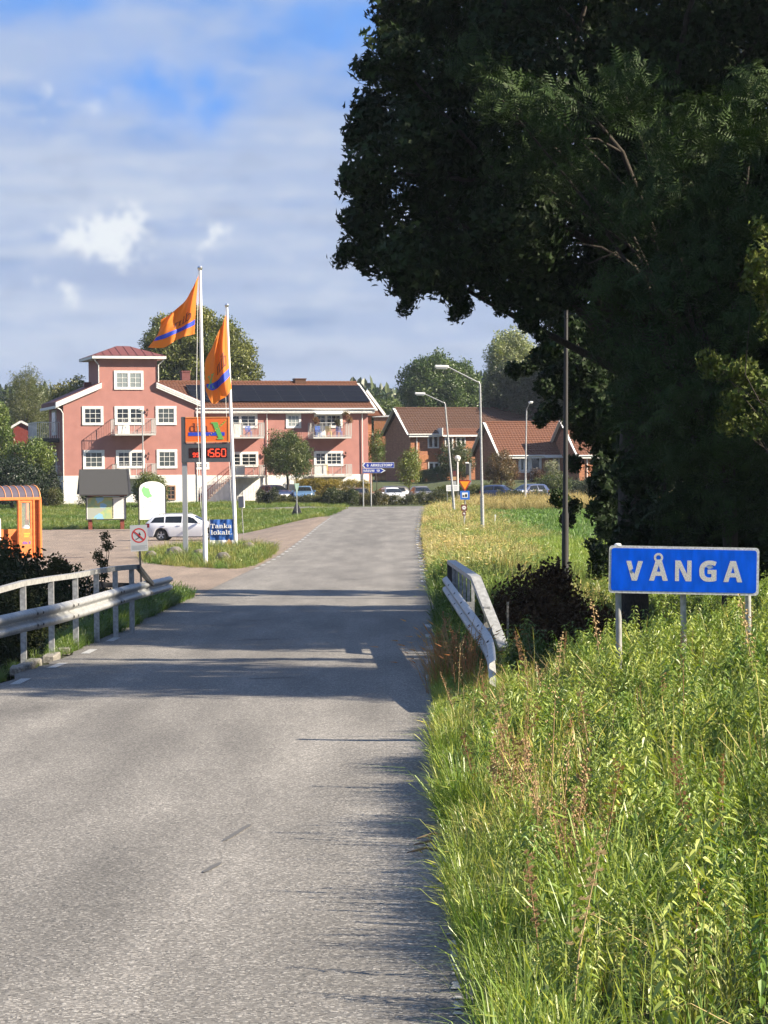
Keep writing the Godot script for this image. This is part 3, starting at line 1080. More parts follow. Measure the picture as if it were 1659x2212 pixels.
func grass_tuft(sd: int, blades: int, h: float, spread: float, width: float, bend: float, m: Material, heads := 0.0) -> ArrayMesh:
	rng.seed = sd
	var mb := MB.new()
	mb.gain = 0.7
	for i in blades:
		var a := rng.randf() * TAU
		var foot := Vector3(cos(a), 0, sin(a)) * spread * sqrt(rng.randf())
		var dir := Vector3(cos(a + rng.randfn() * 0.7), 0, sin(a + rng.randfn() * 0.7))
		var hh := h * rng.randf_range(0.45, 1.1)
		var b := bend * rng.randf_range(0.2, 1.4)
		var side := dir.cross(Vector3.UP).normalized()
		side = (side + dir * rng.randfn() * 0.5).normalized() * width * rng.randf_range(0.6, 1.2)
		var g := rng.randf_range(0.7, 1.25)
		mb.tint = Color(g * rng.randf_range(0.92, 1.12), g, g * rng.randf_range(0.7, 1.0))
		var p0 := foot
		var p1 := foot + Vector3(0, hh * 0.45, 0) + dir * hh * b * 0.18
		var p2 := foot + Vector3(0, hh * 0.8, 0) + dir * hh * b * 0.5
		var p3 := foot + Vector3(0, hh * (1.0 - b * 0.18), 0) + dir * hh * b * 0.95
		mb.quad(p0 - side * 0.5, p0 + side * 0.5, p1 + side * 0.5, p1 - side * 0.5)
		mb.quad(p1 - side * 0.5, p1 + side * 0.5, p2 + side * 0.36, p2 - side * 0.36)
		mb.tri(p2 - side * 0.36, p2 + side * 0.36, p3)
		if heads > 0.0 and rng.randf() < heads:
			mb.tint = Color(1.55, 1.2, 0.85)
			var dn := (p3 - p2).normalized()
			var wd := dn.cross(Vector3(rng.randfn(), rng.randfn(), rng.randfn())).normalized() * width * 0.75
			var q0 := p3 - dn * 0.07 * (0.6 + h)
			mb.quad(q0, q0 + dn * 0.03 + wd, q0 + dn * 0.14, q0 + dn * 0.03 - wd)
	return mb.mesh(m)


func nettle(sd: int, h: float) -> ArrayMesh:
	rng.seed = sd
	var mb := MB.new()
	mb.gain = 0.7
	var lean := Vector3(rng.randfn() * 0.12, 0, rng.randfn() * 0.12)
	var n := 15
	mb.tint = Color(0.75, 0.9, 0.6)
	mb.tube([Vector3.ZERO, Vector3(0, h * 0.5, 0) + lean * 0.3, Vector3(0, h, 0) + lean], [0.004, 0.0035, 0.002], 3, false)
	for i in n:
		var t := 0.25 + 0.75 * pow(i / (n - 1.0), 0.8)
		var p := Vector3(0, h * t, 0) + lean * t * t
		var a := i * PI * 0.5 + rng.randf() * 0.5
		var size := lerpf(0.12, 0.05, pow(t, 2.0)) * rng.randf_range(0.7, 1.2)
		for s in (3 if i > n / 2 else 2):
			var out := Vector3(cos(a + TAU / 3.0 * s if i > n / 2 else a + PI * s), rng.randf_range(-0.2, 0.4), sin(a + TAU / 3.0 * s if i > n / 2 else a + PI * s)).normalized()
			var g := rng.randf_range(0.7, 1.2) * lerpf(0.85, 1.2, t)
			mb.tint = Color(g * 0.97, g, g * 0.72)
			leaf_fan(mb, p + out * 0.015, out + Vector3(0, -0.5, 0), Vector3.UP + out * 0.25 + Vector3(rng.randfn(), 0, rng.randfn()) * 0.3, [[0, 0], [0.2, 0.2], [0.16, 0.55], [0, 1.0], [-0.16, 0.55], [-0.2, 0.2], [0, 0]], size)
			if i > 4 and i < 12:   # hanging strings of seed
				mb.tint = Color(1.25, 1.2, 0.75)
				for k in 3:
					var q := p + out * 0.014 * (k + 1) + Vector3(0, -0.012 * k * k, 0)
					mb.tri(q, q + Vector3(0.006, -0.016, 0.004), q + Vector3(-0.005, -0.014, 0.006))
	return mb.mesh(M.leaf)


func broad_leaf(sd: int) -> ArrayMesh:   # a rosette of big leaves on short stalks
	rng.seed = sd
	var mb := MB.new()
	mb.gain = 0.7
	for i in 11:
		var a := i * 2.4 + rng.randf() * 0.5
		var out := Vector3(cos(a), rng.randf_range(0.5, 1.3), sin(a)).normalized()
		var p := out * rng.randf_range(0.12, 0.34)
		var g := rng.randf_range(0.75, 1.2)
		mb.tint = Color(g, g, g * 0.8)
		mb.tri(Vector3.ZERO, Vector3(0.006, 0, 0.006), p)
		leaf_fan(mb, p, out + Vector3(cos(a), -0.7, sin(a)) * 0.8, Vector3.UP + Vector3(rng.randfn(), 0, rng.randfn()) * 0.3, [[0, 0], [0.2, 0.12], [0.26, 0.4], [0.16, 0.75], [0, 1.0], [-0.16, 0.75], [-0.26, 0.4], [-0.2, 0.12], [0, 0]], rng.randf_range(0.13, 0.24))
	return mb.mesh(M.leaf)


func dry_stalk(sd: int, h: float, rusty: bool) -> ArrayMesh:
	rng.seed = sd
	var mb := MB.new()
	mb.gain = 0.7
	var lean := Vector3(rng.randfn() * 0.1, 0, rng.randfn() * 0.1)
	mb.tube([Vector3.ZERO, Vector3(0, h * 0.5, 0) + lean * 0.3, Vector3(0, h, 0) + lean], [0.005, 0.004, 0.002], 4, false)
	for i in (46 if rusty else 26):
		var t := rng.randf_range(0.5, 1.02)
		var p := Vector3(0, h * t, 0) + lean * t * t
		var o := Vector3(rng.randfn(), rng.randfn() + 0.7, rng.randfn()).normalized()
		var reach := rng.randf_range(0.02, 0.09) * (1.25 - t * 0.7) * (1.0 if rusty else 1.4)
		var q := p + o * reach
		var s := 0.014 if rusty else 0.009
		mb.tri(p, p + Vector3(0.002, 0, 0.002), q)
		mb.tri(q, q + Vector3(s, 0.3 * s, 0), q + Vector3(0, 1.5 * s, s))
		mb.tri(q, q + Vector3(-s, s, 0.4 * s), q + Vector3(0.3 * s, s, -s))
	return mb.mesh(M.straw)


func upright(p: Vector3, s: float, tilt := 0.12) -> Transform3D:
	var b := Basis(Vector3.UP, rng.randf() * TAU) * Basis(Vector3.RIGHT, clampf(rng.randfn(), -1.4, 1.4) * tilt)
	return Transform3D(b.scaled(Vector3(s, s * rng.randf_range(0.8, 1.2), s)), p)


func sown(called: String, label: String, meshes: Array, n: int, where: Callable, scale: Callable, tone: Callable) -> void:
	# where() -> [x, d] or null; one ground cover, its plants instanced
	var xfs := []
	var cols := []
	for k in meshes.size():
		xfs.append([])
		cols.append([])
	for i in n:
		var w = where.call()
		if w == null:
			continue
		var x: float = w[0]
		var d: float = w[1]
		var k2 := i % meshes.size()
		var s: float = scale.call(x, d)
		if s <= 0.02:
			continue
		xfs[k2].append(upright(on_ground(x, d) + Vector3(0, -0.03, 0), s))
		cols[k2].append(tone.call(x, d))
	var root := Node3D.new()
	root.name = numbered(called)
	add_child(root)
	tag(root, label, "grass" if "grass" in called or "lawn" in called else "plants", "", "stuff")
	for k in meshes.size():
		if xfs[k].size():
			scatter("tufts", meshes[k], xfs[k], cols[k], root).set_meta("kind", "stuff")


func vegetation() -> void:
	rng.seed = 100
	var tall := [grass_tuft(1, 34, 0.62, 0.16, 0.011, 0.75, M.blade), grass_tuft(2, 34, 0.55, 0.16, 0.012, 1.0, M.blade, 0.15), grass_tuft(3, 26, 0.72, 0.12, 0.008, 0.42, M.blade, 0.4)]
	var nets := [nettle(4, 0.75), nettle(5, 0.9), nettle(6, 0.65), nettle(7, 0.8)]
	var stalks := [dry_stalk(8, 0.95, true), dry_stalk(9, 1.0, false), dry_stalk(10, 0.85, true)]
	var short := [grass_tuft(11, 40, 0.22, 0.22, 0.012, 0.8, M.blade), grass_tuft(12, 40, 0.3, 0.22, 0.012, 0.9, M.blade)]
	var hay := [grass_tuft(13, 46, 0.85, 0.32, 0.011, 0.7, M.straw, 0.15), grass_tuft(14, 46, 0.7, 0.32, 0.012, 0.9, M.straw, 0.08), grass_tuft(15, 40, 0.75, 0.3, 0.014, 0.7, M.blade, 0.2)]
	rng.seed = 200
	var edge := func(x: float, d: float) -> float: return x - road_r(d)
	# the verge beside us
	var verge_tone := func(x: float, d: float) -> Color:
		var t := noise.get_noise_2d(x * 9.0, d * 5.0) * 0.9 + 0.45 + rng.randfn() * 0.22
		var c := Color(0.13, 0.225, 0.042).lerp(Color(0.34, 0.41, 0.12), clampf(t, 0.0, 1.0))
		return c.lerp(Color(0.46, 0.39, 0.18), clampf(noise2.get_noise_2d(x * 8.0, d * 8.0) * 1.3 - 0.12 + rng.randfn() * 0.12, 0.0, 0.85))
	sown("verge_grass", "tall unmown grass of the near verge, right of the road", tall, 15000,
		func(): 
			var d := 6.0 + 26.0 * sqrt(rng.randf())
			var x := road_r(d) + 0.10 + 6.0 * pow(rng.randf(), 1.45)
			# leaves room for the nettles
			if noise2.get_noise_2d(x * 11.0 + 40.0, d * 7.0) > 0.0 and x > road_r(d) + 0.5 and rng.randf() < 0.8:
				return null
			return [x, d],
		func(x, d):
			var e: float = edge.call(x, d)
			return lerpf(0.88, 1.0, clampf(e / 0.7, 0.0, 1.0)) * rng.randf_range(0.45, 0.95) * (0.62 if d > 21.5 and x < 2.1 else 1.0) * (0.72 + 0.5 * clampf(noise.get_noise_2d(x * 10.0, d * 8.0) + 0.3, 0.0, 1.0)),
		verge_tone)
	sown("nettle_bed", "dense stinging nettles and leafy weeds in the near verge", nets, 21000,
		func():
			var d := 6.0 + 27.0 * sqrt(rng.randf())
			var x := road_r(d) + 0.34 + 5.4 * rng.randf()
			if noise2.get_noise_2d(x * 11.0 + 40.0, d * 7.0) + 0.22 * clampf((x - road_r(d) - 0.4), 0.0, 1.5) < 0.02:
				return null
			return [x, d],
		func(x, d): return rng.randf_range(0.45, 0.85) * (0.85 + 0.75 * noise.get_noise_2d(x * 14.0, d * 9.0)) * lerpf(0.8, 1.0, clampf(edge.call(x, d) / 0.9, 0.0, 1.0)) * (0.6 if d > 21.5 and x < 2.1 else 1.0),
		func(x, d): return Color(0.115, 0.19, 0.045).lerp(Color(0.43, 0.45, 0.16), clampf(rng.randf() * 0.8 + noise.get_noise_2d(x * 6.0, d * 6.0) * 0.5, 0.0, 1.0)))
	sown("dry_seed_stalks", "brown and straw-coloured dead stalks standing out of the near verge", stalks, 150,
		func():
			var d := 9.0 + 20.0 * rng.randf()
			var x := road_r(d) + 0.3 + 3.2 * pow(rng.randf(), 1.3)
			if rng.randf() < 0.2:   # two denser stands
				var far := rng.randf() < 0.5
				return [(0.82 if far else 0.98) + rng.randfn() * 0.11, (15.6 if far else 12.6) + rng.randfn() * 0.5]
			if noise2.get_noise_2d(x * 8.0, d * 8.0) < -0.02:
				return null
			return [x, d],
		func(_x, _d): return rng.randf_range(0.6, 1.05),
		func(_x, _d): return Color(0.25, 0.125, 0.065).lerp(Color(0.44, 0.33, 0.17), rng.randf()))
	sown("reddish_dock", "withered reddish-brown dock by the near end of the right guard rail", [stalks[0], stalks[2], hay[0]], 34,
		func(): return [rng.randf_range(0.72, 1.05), rng.randf_range(28.0, 32.0)],
		func(_x, _d): return rng.randf_range(0.7, 1.0),
		func(_x, _d): return Color(0.30, 0.13, 0.06).lerp(Color(0.36, 0.24, 0.11), rng.randf()))
	sown("tall_seed_grass", "tall thin seeding grass leaning over the road edge of the near verge", [grass_tuft(21, 6, 1.0, 0.1, 0.006, 0.4, M.blade, 1.0), grass_tuft(22, 4, 0.95, 0.1, 0.005, 0.3, M.straw, 1.0)], 60,
		func():
			var d := 7.0 + 15.0 * sqrt(rng.randf())
			var x := road_r(d) + 0.55 + 2.4 * rng.randf()
			return null if noise.get_noise_2d(x * 3.0, d * 14.0) < -0.08 else [x, d],
		func(_x, _d): return rng.randf_range(0.65, 1.05),
		func(_x, _d): return Color(0.22, 0.30, 0.07).lerp(Color(0.40, 0.36, 0.16), rng.randf()))
	sown("broad_leaf_weeds", "broad-leaved weeds and docks among the grass of the near verge", [broad_leaf(23), broad_leaf(24)], 1100,
		func():
			var d := 7.0 + 20.0 * sqrt(rng.randf())
			return [road_r(d) + 0.34 + 4.0 * pow(rng.randf(), 1.5), d],
		func(_x, _d): return rng.randf_range(0.45, 0.85),
		func(_x, _d): return Color(0.06, 0.13, 0.025).lerp(Color(0.20, 0.27, 0.06), rng.randf()))
	sown("matted_dead_grass", "flattened dead straw matted into the near verge", [grass_tuft(25, 30, 0.42, 0.2, 0.007, 1.1, M.straw), grass_tuft(26, 24, 0.5, 0.2, 0.007, 1.0, M.straw)], 700,
		func():
			var d := 7.0 + 22.0 * sqrt(rng.randf())
			var x := road_r(d) + 0.6 + 4.0 * rng.randf()
			return null if noise2.get_noise_2d(x * 8.0 + 9.0, d * 6.0) < 0.02 else [x, d],
		func(_x, _d): return rng.randf_range(0.7, 1.2),
		func(_x, _d): return Color(0.30, 0.22, 0.10).lerp(Color(0.50, 0.42, 0.22), rng.randf()))
	# right edge of the road by the guard rail, in the shade
	sown("roadside_weeds", "dark leafy weeds between the road edge and the right guard rail", [nets[0], nets[2], tall[0], tall[1]], 2300,
		func():
			var d := rng.randf_range(29.0, 66.0)
			var x := road_r(d) + 0.22 + (0.55 if d < 45.0 else 1.8) * rng.randf()
			return [x, d],
		func(_x, _d): return rng.randf_range(0.45, 0.95),
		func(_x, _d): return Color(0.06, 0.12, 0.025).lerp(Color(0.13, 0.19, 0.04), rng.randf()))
	sown("ditch_weeds", "rank weeds in the ditch right of the bridge", [nets[1], nets[3], tall[2]], 4200,
		func(): 
			var d := rng.randf_range(29.0, 49.0)
			return [road_r(d) + 1.1 + 7.5 * rng.randf(), d],
		func(_x, _d): return rng.randf_range(0.7, 1.25),
		func(_x, _d): return Color(0.05, 0.09, 0.02).lerp(Color(0.11, 0.15, 0.035), rng.randf()))
	# the rough meadow
	sown("meadow_grass", "tall straw-coloured meadow grass right of the road, up to the crossing", hay, 30000,
		func():
			var d := 47.0 + 146.0 * pow(rng.randf(), 0.8)
			var x := road_r(d) + 0.35 + (5.5 if d < 96.0 else 7.0) * rng.randf()
			if d > 168.0:
				x = road_r(d) + 2.2 + 24.0 * rng.randf()
			if d > 47.0 and d < 96.0 and x > 4.3 + noise.get_noise_2d(x * 6.0, d * 6.0) * 2.0:
				return null
			if paved(x, d) or (d > 96.0 and d < 168.0 and x > 7.0 + noise.get_noise_2d(x, d * 3.0) * 3.0):
				return null
			return [x, d],
		func(x, d): return (lerpf(0.5, 1.0, clampf((x - road_r(d)) / 1.5, 0.0, 1.0))) * rng.randf_range(0.55, 1.15) * (0.55 if d > 80.0 and d < 168.0 and x > road_r(d) + 4.0 else 1.0) * (0.75 + 0.7 * maxf(0.0, noise.get_noise_2d(x * 7.0, d * 3.0))),
		func(x, d):
			var t := clampf(noise.get_noise_2d(x * 6.0, d * 2.0) * 2.0 + 0.35 + 0.28 * rng.randfn() + clampf((d - 66.0) / 60.0, -0.4, 0.3) - 0.16, 0.0, 1.0)
			var dry := Color(0.45, 0.40, 0.23).lerp(Color(0.42, 0.30, 0.16), clampf(noise2.get_noise_2d(x * 7.0, d * 2.5) * 1.8, 0.0, 0.8))
			return Color(0.17, 0.25, 0.065).lerp(dry, t))
	sown("far_meadow_strip", "pale dry grass along the far edge of the green field", [hay[0], hay[1]], 5000,
		func():
			var d := rng.randf_range(160.0, 189.0)
			var x := 6.0 + 34.0 * rng.randf()
			return null if paved(x, d) else [x, d],
		func(_x, _d): return rng.randf_range(0.8, 1.4),
		func(x, d): return Color(0.22, 0.21, 0.08).lerp(Color(0.43, 0.36, 0.19), clampf(noise.get_noise_2d(x * 4.0, d * 4.0) + 0.5 + 0.2 * rng.randfn(), 0.0, 1.0)))
	sown("mown_grass", "short bright mown grass behind the bridge, right of the road", short, 9000,
		func():
			var d := rng.randf_range(48.0, 100.0)
			return [4.0 + 8.5 * rng.randf(), d],
		func(_x, _d): return rng.randf_range(0.7, 1.2),
		func(x, d): return Color(0.17, 0.27, 0.05).lerp(Color(0.30, 0.36, 0.09), clampf(noise2.get_noise_2d(x * 5.0, d * 4.0) + 0.5 + 0.2 * rng.randfn(), 0.0, 1.0)))
	sown("field_crop", "low bright green crop on the field beyond the meadow", [short[1], leaf_ball(16, 16, 0.14, 0.2, M.leaf)], 11000,
		func():
			var d := rng.randf_range(96.0, 166.0)
			return [6.8 + 30.0 * rng.randf(), d],
		func(_x, _d): return rng.randf_range(0.9, 1.6),
		func(x, d): return Color(0.085, 0.17, 0.035).lerp(Color(0.155, 0.25, 0.06), clampf(noise2.get_noise_2d(x * 4.0, d * 2.0) + 0.5 + 0.2 * rng.randfn(), 0.0, 1.0)))
	# left side
	sown("kerb_grass", "low grass growing along the left road edge below the guard rail", [short[0], short[1], tall[1]], 2300,
		func():
			var d := rng.randf_range(29.0, 56.5)
			if (d > 32.5 and d < 37.5 and rng.randf() < 0.8) or (d < 36.5 and noise2.get_noise_2d(d * 30.0, 4.0) < 0.05):
				return null
			if d < 43.5:
				return [road_l(d) - 0.34 - 0.36 * rng.randf(), d]
			return [road_l(d) - 0.3 - 0.85 * rng.randf(), d],
		func(_x, d): return rng.randf_range(0.5, 0.95) * (0.45 if d < 38.0 else 0.7 if d < 43.5 else 1.0),
		func(_x, _d): return Color(0.085, 0.16, 0.03).lerp(Color(0.17, 0.23, 0.05), rng.randf()))
	sown("bridge_end_grass", "shaded grass at the far end of the left guard rail", [short[0], short[1]], 1500,
		func():
			var d := rng.randf_range(42.0, 57.5)
			return [road_l(d) - 0.3 - 1.6 * rng.randf(), d],
		func(_x, _d): return rng.randf_range(0.8, 1.3),
		func(_x, _d): return Color(0.06, 0.13, 0.025).lerp(Color(0.12, 0.19, 0.04), rng.randf()))
	sown("island_grass", "weedy grass on the island round the flagpoles", [short[1], tall[0], tall[1], hay[1], leaf_ball(17, 14, 0.11, 0.16, M.leaf)], 2600,
		func():
			var d := rng.randf_range(75.5, 98.6)
			var x := rng.randf_range(-9.3, -4.4)
			return [x, d] if in_island(x, d) else null,
		func(_x, d): return rng.randf_range(0.5, 0.95) * (0.65 if d < 79.0 else 0.85),
		func(x, d): return Color(0.10, 0.19, 0.035).lerp(Color(0.33, 0.30, 0.11), clampf(noise2.get_noise_2d(x * 9.0, d * 7.0) + 0.35 + 0.2 * rng.randfn(), 0.0, 1.0)))
	sown("lawn_grass", "mown lawn in front of the pink house", short, 12000,
		func():
			var d := rng.randf_range(134.0, 198.0)
			var x := rng.randf_range(-34.0, -3.0)
			return null if paved(x, d) or d < lawn_front(x) or x > road_l(d) - 0.4 else [x, d],
		func(_x, _d): return rng.randf_range(0.7, 1.3),
		func(x, d): return Color(0.10, 0.18, 0.032).lerp(Color(0.22, 0.25, 0.07), clampf(noise2.get_noise_2d(x * 2.2, d * 1.6) * 1.3 + 0.45 + 0.22 * rng.randfn(), 0.0, 1.0)))


func big_trees() -> void:
	rng.seed = 300
	var maple := [maple_twig(31), maple_twig(32)]
	var ash := ash_twig(33)
	# the maple overhanging the road: lumps [px, py, depth, radius]
	var l := []
	for q in [[900, 60, 44, 0.85], [860, 20, 43, 0.6], [1000, 50, 45, 1.2], [1130, 60, 43, 1.3], [1270, 40, 46, 1.4], [1400, 80, 43, 1.4], [1530, 60, 45, 1.4], [1650, 60, 43, 1.3], [850, 125, 42, 0.65], [800, 150, 42, 0.32], [900, 190, 43, 0.9], [1010, 190, 44, 1.3], [1150, 200, 42, 1.3], [1290, 190, 45, 1.4], [1430, 200, 43, 1.4], [1560, 190, 46, 1.4], [1660, 220, 43, 1.2], [815, 260, 43, 0.65], [775, 300, 43, 0.35], [890, 310, 42, 0.9], [1000, 330, 44, 1.3], [1130, 330, 43, 1.3], [1270, 330, 45, 1.4], [1400, 340, 43, 1.4], [1530, 330, 46, 1.4], [1650, 370, 44, 1.2], [800, 370, 42, 0.6], [760, 390, 42, 0.3], [800, 455, 43, 0.6], [770, 480, 43, 0.35], [890, 430, 43, 0.95], [1000, 460, 44, 1.2], [1120, 460, 42, 1.2], [1250, 460, 45, 1.4], [1390, 470, 43, 1.4], [1530, 470, 46, 1.4], [1650, 520, 44, 1.2], [755, 545, 43, 0.28], [735, 562, 43, 0.16], [810, 540, 43, 0.5], [880, 555, 42, 0.65], [960, 560, 43, 0.6], [870, 615, 42, 0.30], [885, 632, 42, 0.2], [905, 600, 42, 0.36], [970, 605, 43, 0.34], [985, 630, 43, 0.30], [1000, 655, 43, 0.2], [985, 664, 43, 0.14], [1030, 560, 43, 0.4], [1150, 550, 43, 0.8], [1080, 530, 44, 0.6], [1065, 630, 43, 0.28], [1088, 640, 43, 0.22], [1080, 600, 43, 0.16], [1140, 630, 43, 0.45], [1150, 680, 43, 0.26], [1172, 655, 43, 0.30], [1230, 610, 44, 0.7], [1330, 590, 45, 1.1], [1450, 600, 44, 1.2], [1570, 620, 45, 1.2], [1670, 650, 44, 1.0], [1400, 720, 46, 1.0], [1520, 730, 45, 1.1], [1640, 760, 46, 1.1], [1400, 840, 46, 0.95], [1520, 850, 46, 1.1], [1640, 880, 46, 1.1], [1420, 960, 46, 0.9], [1540, 970, 46, 1.0], [1650, 1000, 46, 1.0], [1390, 1060, 46, 0.7], [1500, 1080, 46, 0.9], [1620, 1100, 46, 0.9], [1430, 1160, 46, 0.6], [1540, 1170, 46, 0.7], [1640, 1180, 46, 0.7], [1375, 1020, 42.5, 0.5], [1400, 1110, 42.5, 0.5], [1360, 1175, 42.5, 0.4], [1420, 1215, 42.5, 0.4], [1480, 1180, 42.5, 0.5], [1560, 1150, 42.5, 0.5], [1640, 1150, 42.5, 0.5], [1150, 700, 43, 0.24], [1125, 688, 43, 0.22], [1165, 722, 43, 0.17], [1085, 660, 43, 0.22], [1000, 668, 43, 0.22], [982, 678, 43, 0.15], [880, 650, 42, 0.22], [870, 665, 42, 0.13], [1040, 600, 43, 0.3], [1110, 640, 43, 0.3], [1170, 640, 43, 0.4], [900, 570, 42.5, 0.6], [930, 590, 42.5, 0.45], [1020, 580, 43, 0.45], [1110, 590, 43, 0.5], [1200, 600, 43.5, 0.6]]:
		l.append([at(q[0], q[1], q[2]), q[3]])
	for i in 26:   # above and behind what we see
		l.append([Vector3(rng.randf_range(0.8, 10.5), rng.randf_range(12.5, 17.5), -rng.randf_range(39.0, 50.0)), rng.randf_range(1.1, 1.8)])
	for i in 18:
		l.append([Vector3(rng.randf_range(6.2, 9.5), rng.randf_range(5.0, 12.5), -rng.randf_range(46.0, 50.0)), rng.randf_range(1.0, 1.4)])
	var foot := Vector3(4.85, ground(4.85, -44.5), -44.5)
	var t := thing("maple_tree", "huge dark maple overhanging the road on the right", "tree", foot)
	var local := []
	for q in l:
		local.append([q[0] - foot, q[1]])
	var mb := MB.new()
	limbs(mb, Vector3.ZERO, Vector3(0.2, 8.5, 0.2), 0.30, local, 40)
	put(mb, "trunk", M.bark, t)
	for br in [[[1420, 520, 41.3], [1345, 330, 41.0], [1300, 275, 40.9], [1230, 245, 40.9], [1160, 225, 41.0], [1075, 222, 41.2]], [[1300, 275, 40.9], [1270, 235, 40.8], [1225, 205, 40.8]], [[1230, 245, 40.9], [1180, 262, 40.8], [1110, 268, 40.9]], [[1345, 330, 41.0], [1290, 300, 40.8], [1215, 300, 40.8]], [[1450, 700, 41.4], [1370, 575, 41.0], [1300, 535, 40.9], [1245, 525, 40.9]], [[1370, 575, 41.0], [1330, 545, 40.8], [1270, 570, 40.8]], [[1480, 900, 41.6], [1400, 640, 41.3], [1390, 560, 41.2]]]:
		var bp := []
		var bw := []
		for i in br.size():
			bp.append(at(br[i][0], br[i][1], br[i][2] + 0.35) - foot)
			bw.append(lerpf(0.055 if br.size() > 3 else 0.03, 0.012, float(i) / (br.size() - 1)))
		var bm := MB.new()
		bm.tube(bp, bw, 7, false)
		put(bm, "limb", M.bark, t)
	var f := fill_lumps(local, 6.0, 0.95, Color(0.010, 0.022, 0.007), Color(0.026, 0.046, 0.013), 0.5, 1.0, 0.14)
	var h0 := [[], [], [], []]
	for i in f[0].size():
		h0[i % 2].append(f[0][i])
		h0[2 + i % 2].append(f[1][i])
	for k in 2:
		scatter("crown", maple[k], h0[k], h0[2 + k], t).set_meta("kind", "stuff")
	# a smaller maple further back, behind the dark lamp post
	l = []
	for q in [[1135, 697, 0.16], [1198, 748, 0.34], [1168, 772, 0.26], [1140, 795, 0.20], [1112, 802, 0.12], [1195, 820, 0.36], [1175, 840, 0.20], [1190, 890, 0.26], [1170, 908, 0.16], [1290, 710, 0.75], [1240, 760, 0.50], [1215, 830, 0.35], [1290, 830, 0.70], [1250, 905, 0.35], [1320, 930, 0.60], [1310, 1020, 0.42], [1300, 1100, 0.32], [1345, 1150, 0.50], [1320, 980, 0.50], [1340, 1080, 0.45], [1300, 1050, 0.35], [1312, 1140, 0.30], [1300, 1200, 0.25], [1330, 900, 0.50], [1285, 860, 0.42], [1255, 800, 0.42], [1240, 860, 0.30], [1260, 930, 0.30], [1240, 1000, 0.20], [1225, 1120, 0.15], [1200, 690, 0.30], [1230, 700, 0.35], [1285, 1175, 0.20], [1290, 1235, 0.20], [1330, 1230, 0.26], [1240, 1090, 0.14], [1205, 1080, 0.12]]:
		l.append([at(q[0], q[1], 55.6 + 0.9 * sin(q[0])), maxf(q[2] * 1.22, 0.27)])
	for q in [[1300, 760, 0.9], [1340, 880, 0.8], [1360, 1010, 0.7], [1350, 1120, 0.6], [1290, 700, 0.6]]:
		l.append([at(q[0], q[1], 57.0), q[2]])
	var foot2 := Vector3(6.0, ground(6.0, -56.5), -56.5)
	var t2 := thing("field_maple", "dark smaller maple behind the dark lamp post, its leaves reaching over the brick roofs", "tree", foot2)
	var local2 := []
	for q in l:
		local2.append([q[0] - foot2, q[1]])
	mb = MB.new()
	limbs(mb, Vector3.ZERO, Vector3(-0.2, 4.5, 0), 0.14, local2, 14)
	put(mb, "trunk", M.bark, t2)
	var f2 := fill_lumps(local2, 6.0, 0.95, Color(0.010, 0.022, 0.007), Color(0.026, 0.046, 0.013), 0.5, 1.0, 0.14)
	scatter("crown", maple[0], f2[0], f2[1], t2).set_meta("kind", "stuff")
	# an ash in front of it, further right
	l = []
	for q in [[1020, 130, 41, 0.45], [1200, 250, 40, 0.6], [1130, 370, 41, 0.6], [1080, 210, 40, 0.5], [1350, 200, 40, 0.7], [1250, 380, 40, 0.6], [1480, 300, 39, 0.8], [1340, 480, 40, 0.6], [1440, 460, 39, 0.8], [1570, 400, 39, 0.8], [1630, 250, 40, 0.8], [1320, 640, 40, 0.5], [1420, 620, 39, 0.6], [1540, 580, 39, 0.8], [1640, 480, 39, 0.7], [1340, 760, 40, 0.5], [1440, 760, 39, 0.6], [1370, 870, 39.5, 0.5], [1470, 880, 39, 0.6], [1600, 700, 39, 0.7], [1400, 960, 39.5, 0.45], [1490, 1000, 39, 0.5], [1600, 850, 39, 0.7], [1590, 980, 39, 0.6], [1680, 900, 39, 0.7], [1680, 1080, 39.5, 0.6], [1560, 1090, 39.5, 0.5], [1470, 1110, 40, 0.4]]:
		l.append([at(q[0], q[1], q[2]), q[3]])
	foot = Vector3(6.1, ground(6.1, -40.5), -40.5)
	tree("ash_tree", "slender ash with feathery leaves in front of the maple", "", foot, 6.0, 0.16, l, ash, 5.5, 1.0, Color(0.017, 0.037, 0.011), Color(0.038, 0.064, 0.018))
	# sunlit spray at the right edge
	l = []
	for q in [[1650, 560, 33, 0.22], [1640, 600, 33, 0.2], [1625, 610, 33, 0.14], [1665, 640, 33, 0.25], [1640, 500, 33, 0.1], [1610, 800, 33.5, 0.2], [1560, 800, 33.5, 0.16], [1535, 770, 33.5, 0.10], [1590, 860, 33.5, 0.2], [1640, 840, 33.5, 0.24], [1530, 790, 33.5, 0.1], [1570, 905, 33.5, 0.14], [1620, 920, 33.5, 0.2], [1680, 700, 33, 0.25], [1690, 900, 33, 0.3]]:
		l.append([at(q[0], q[1], q[2]), q[3]])
	foot = Vector3(6.4, ground(6.4, -33.0), -33.0)
	tree("young_maple", "young maple with yellow-green leaves at the right edge", "", foot, 3.4, 0.05, l, maple[0], 22.0, 0.5, Color(0.055, 0.085, 0.018), Color(0.11, 0.13, 0.028))
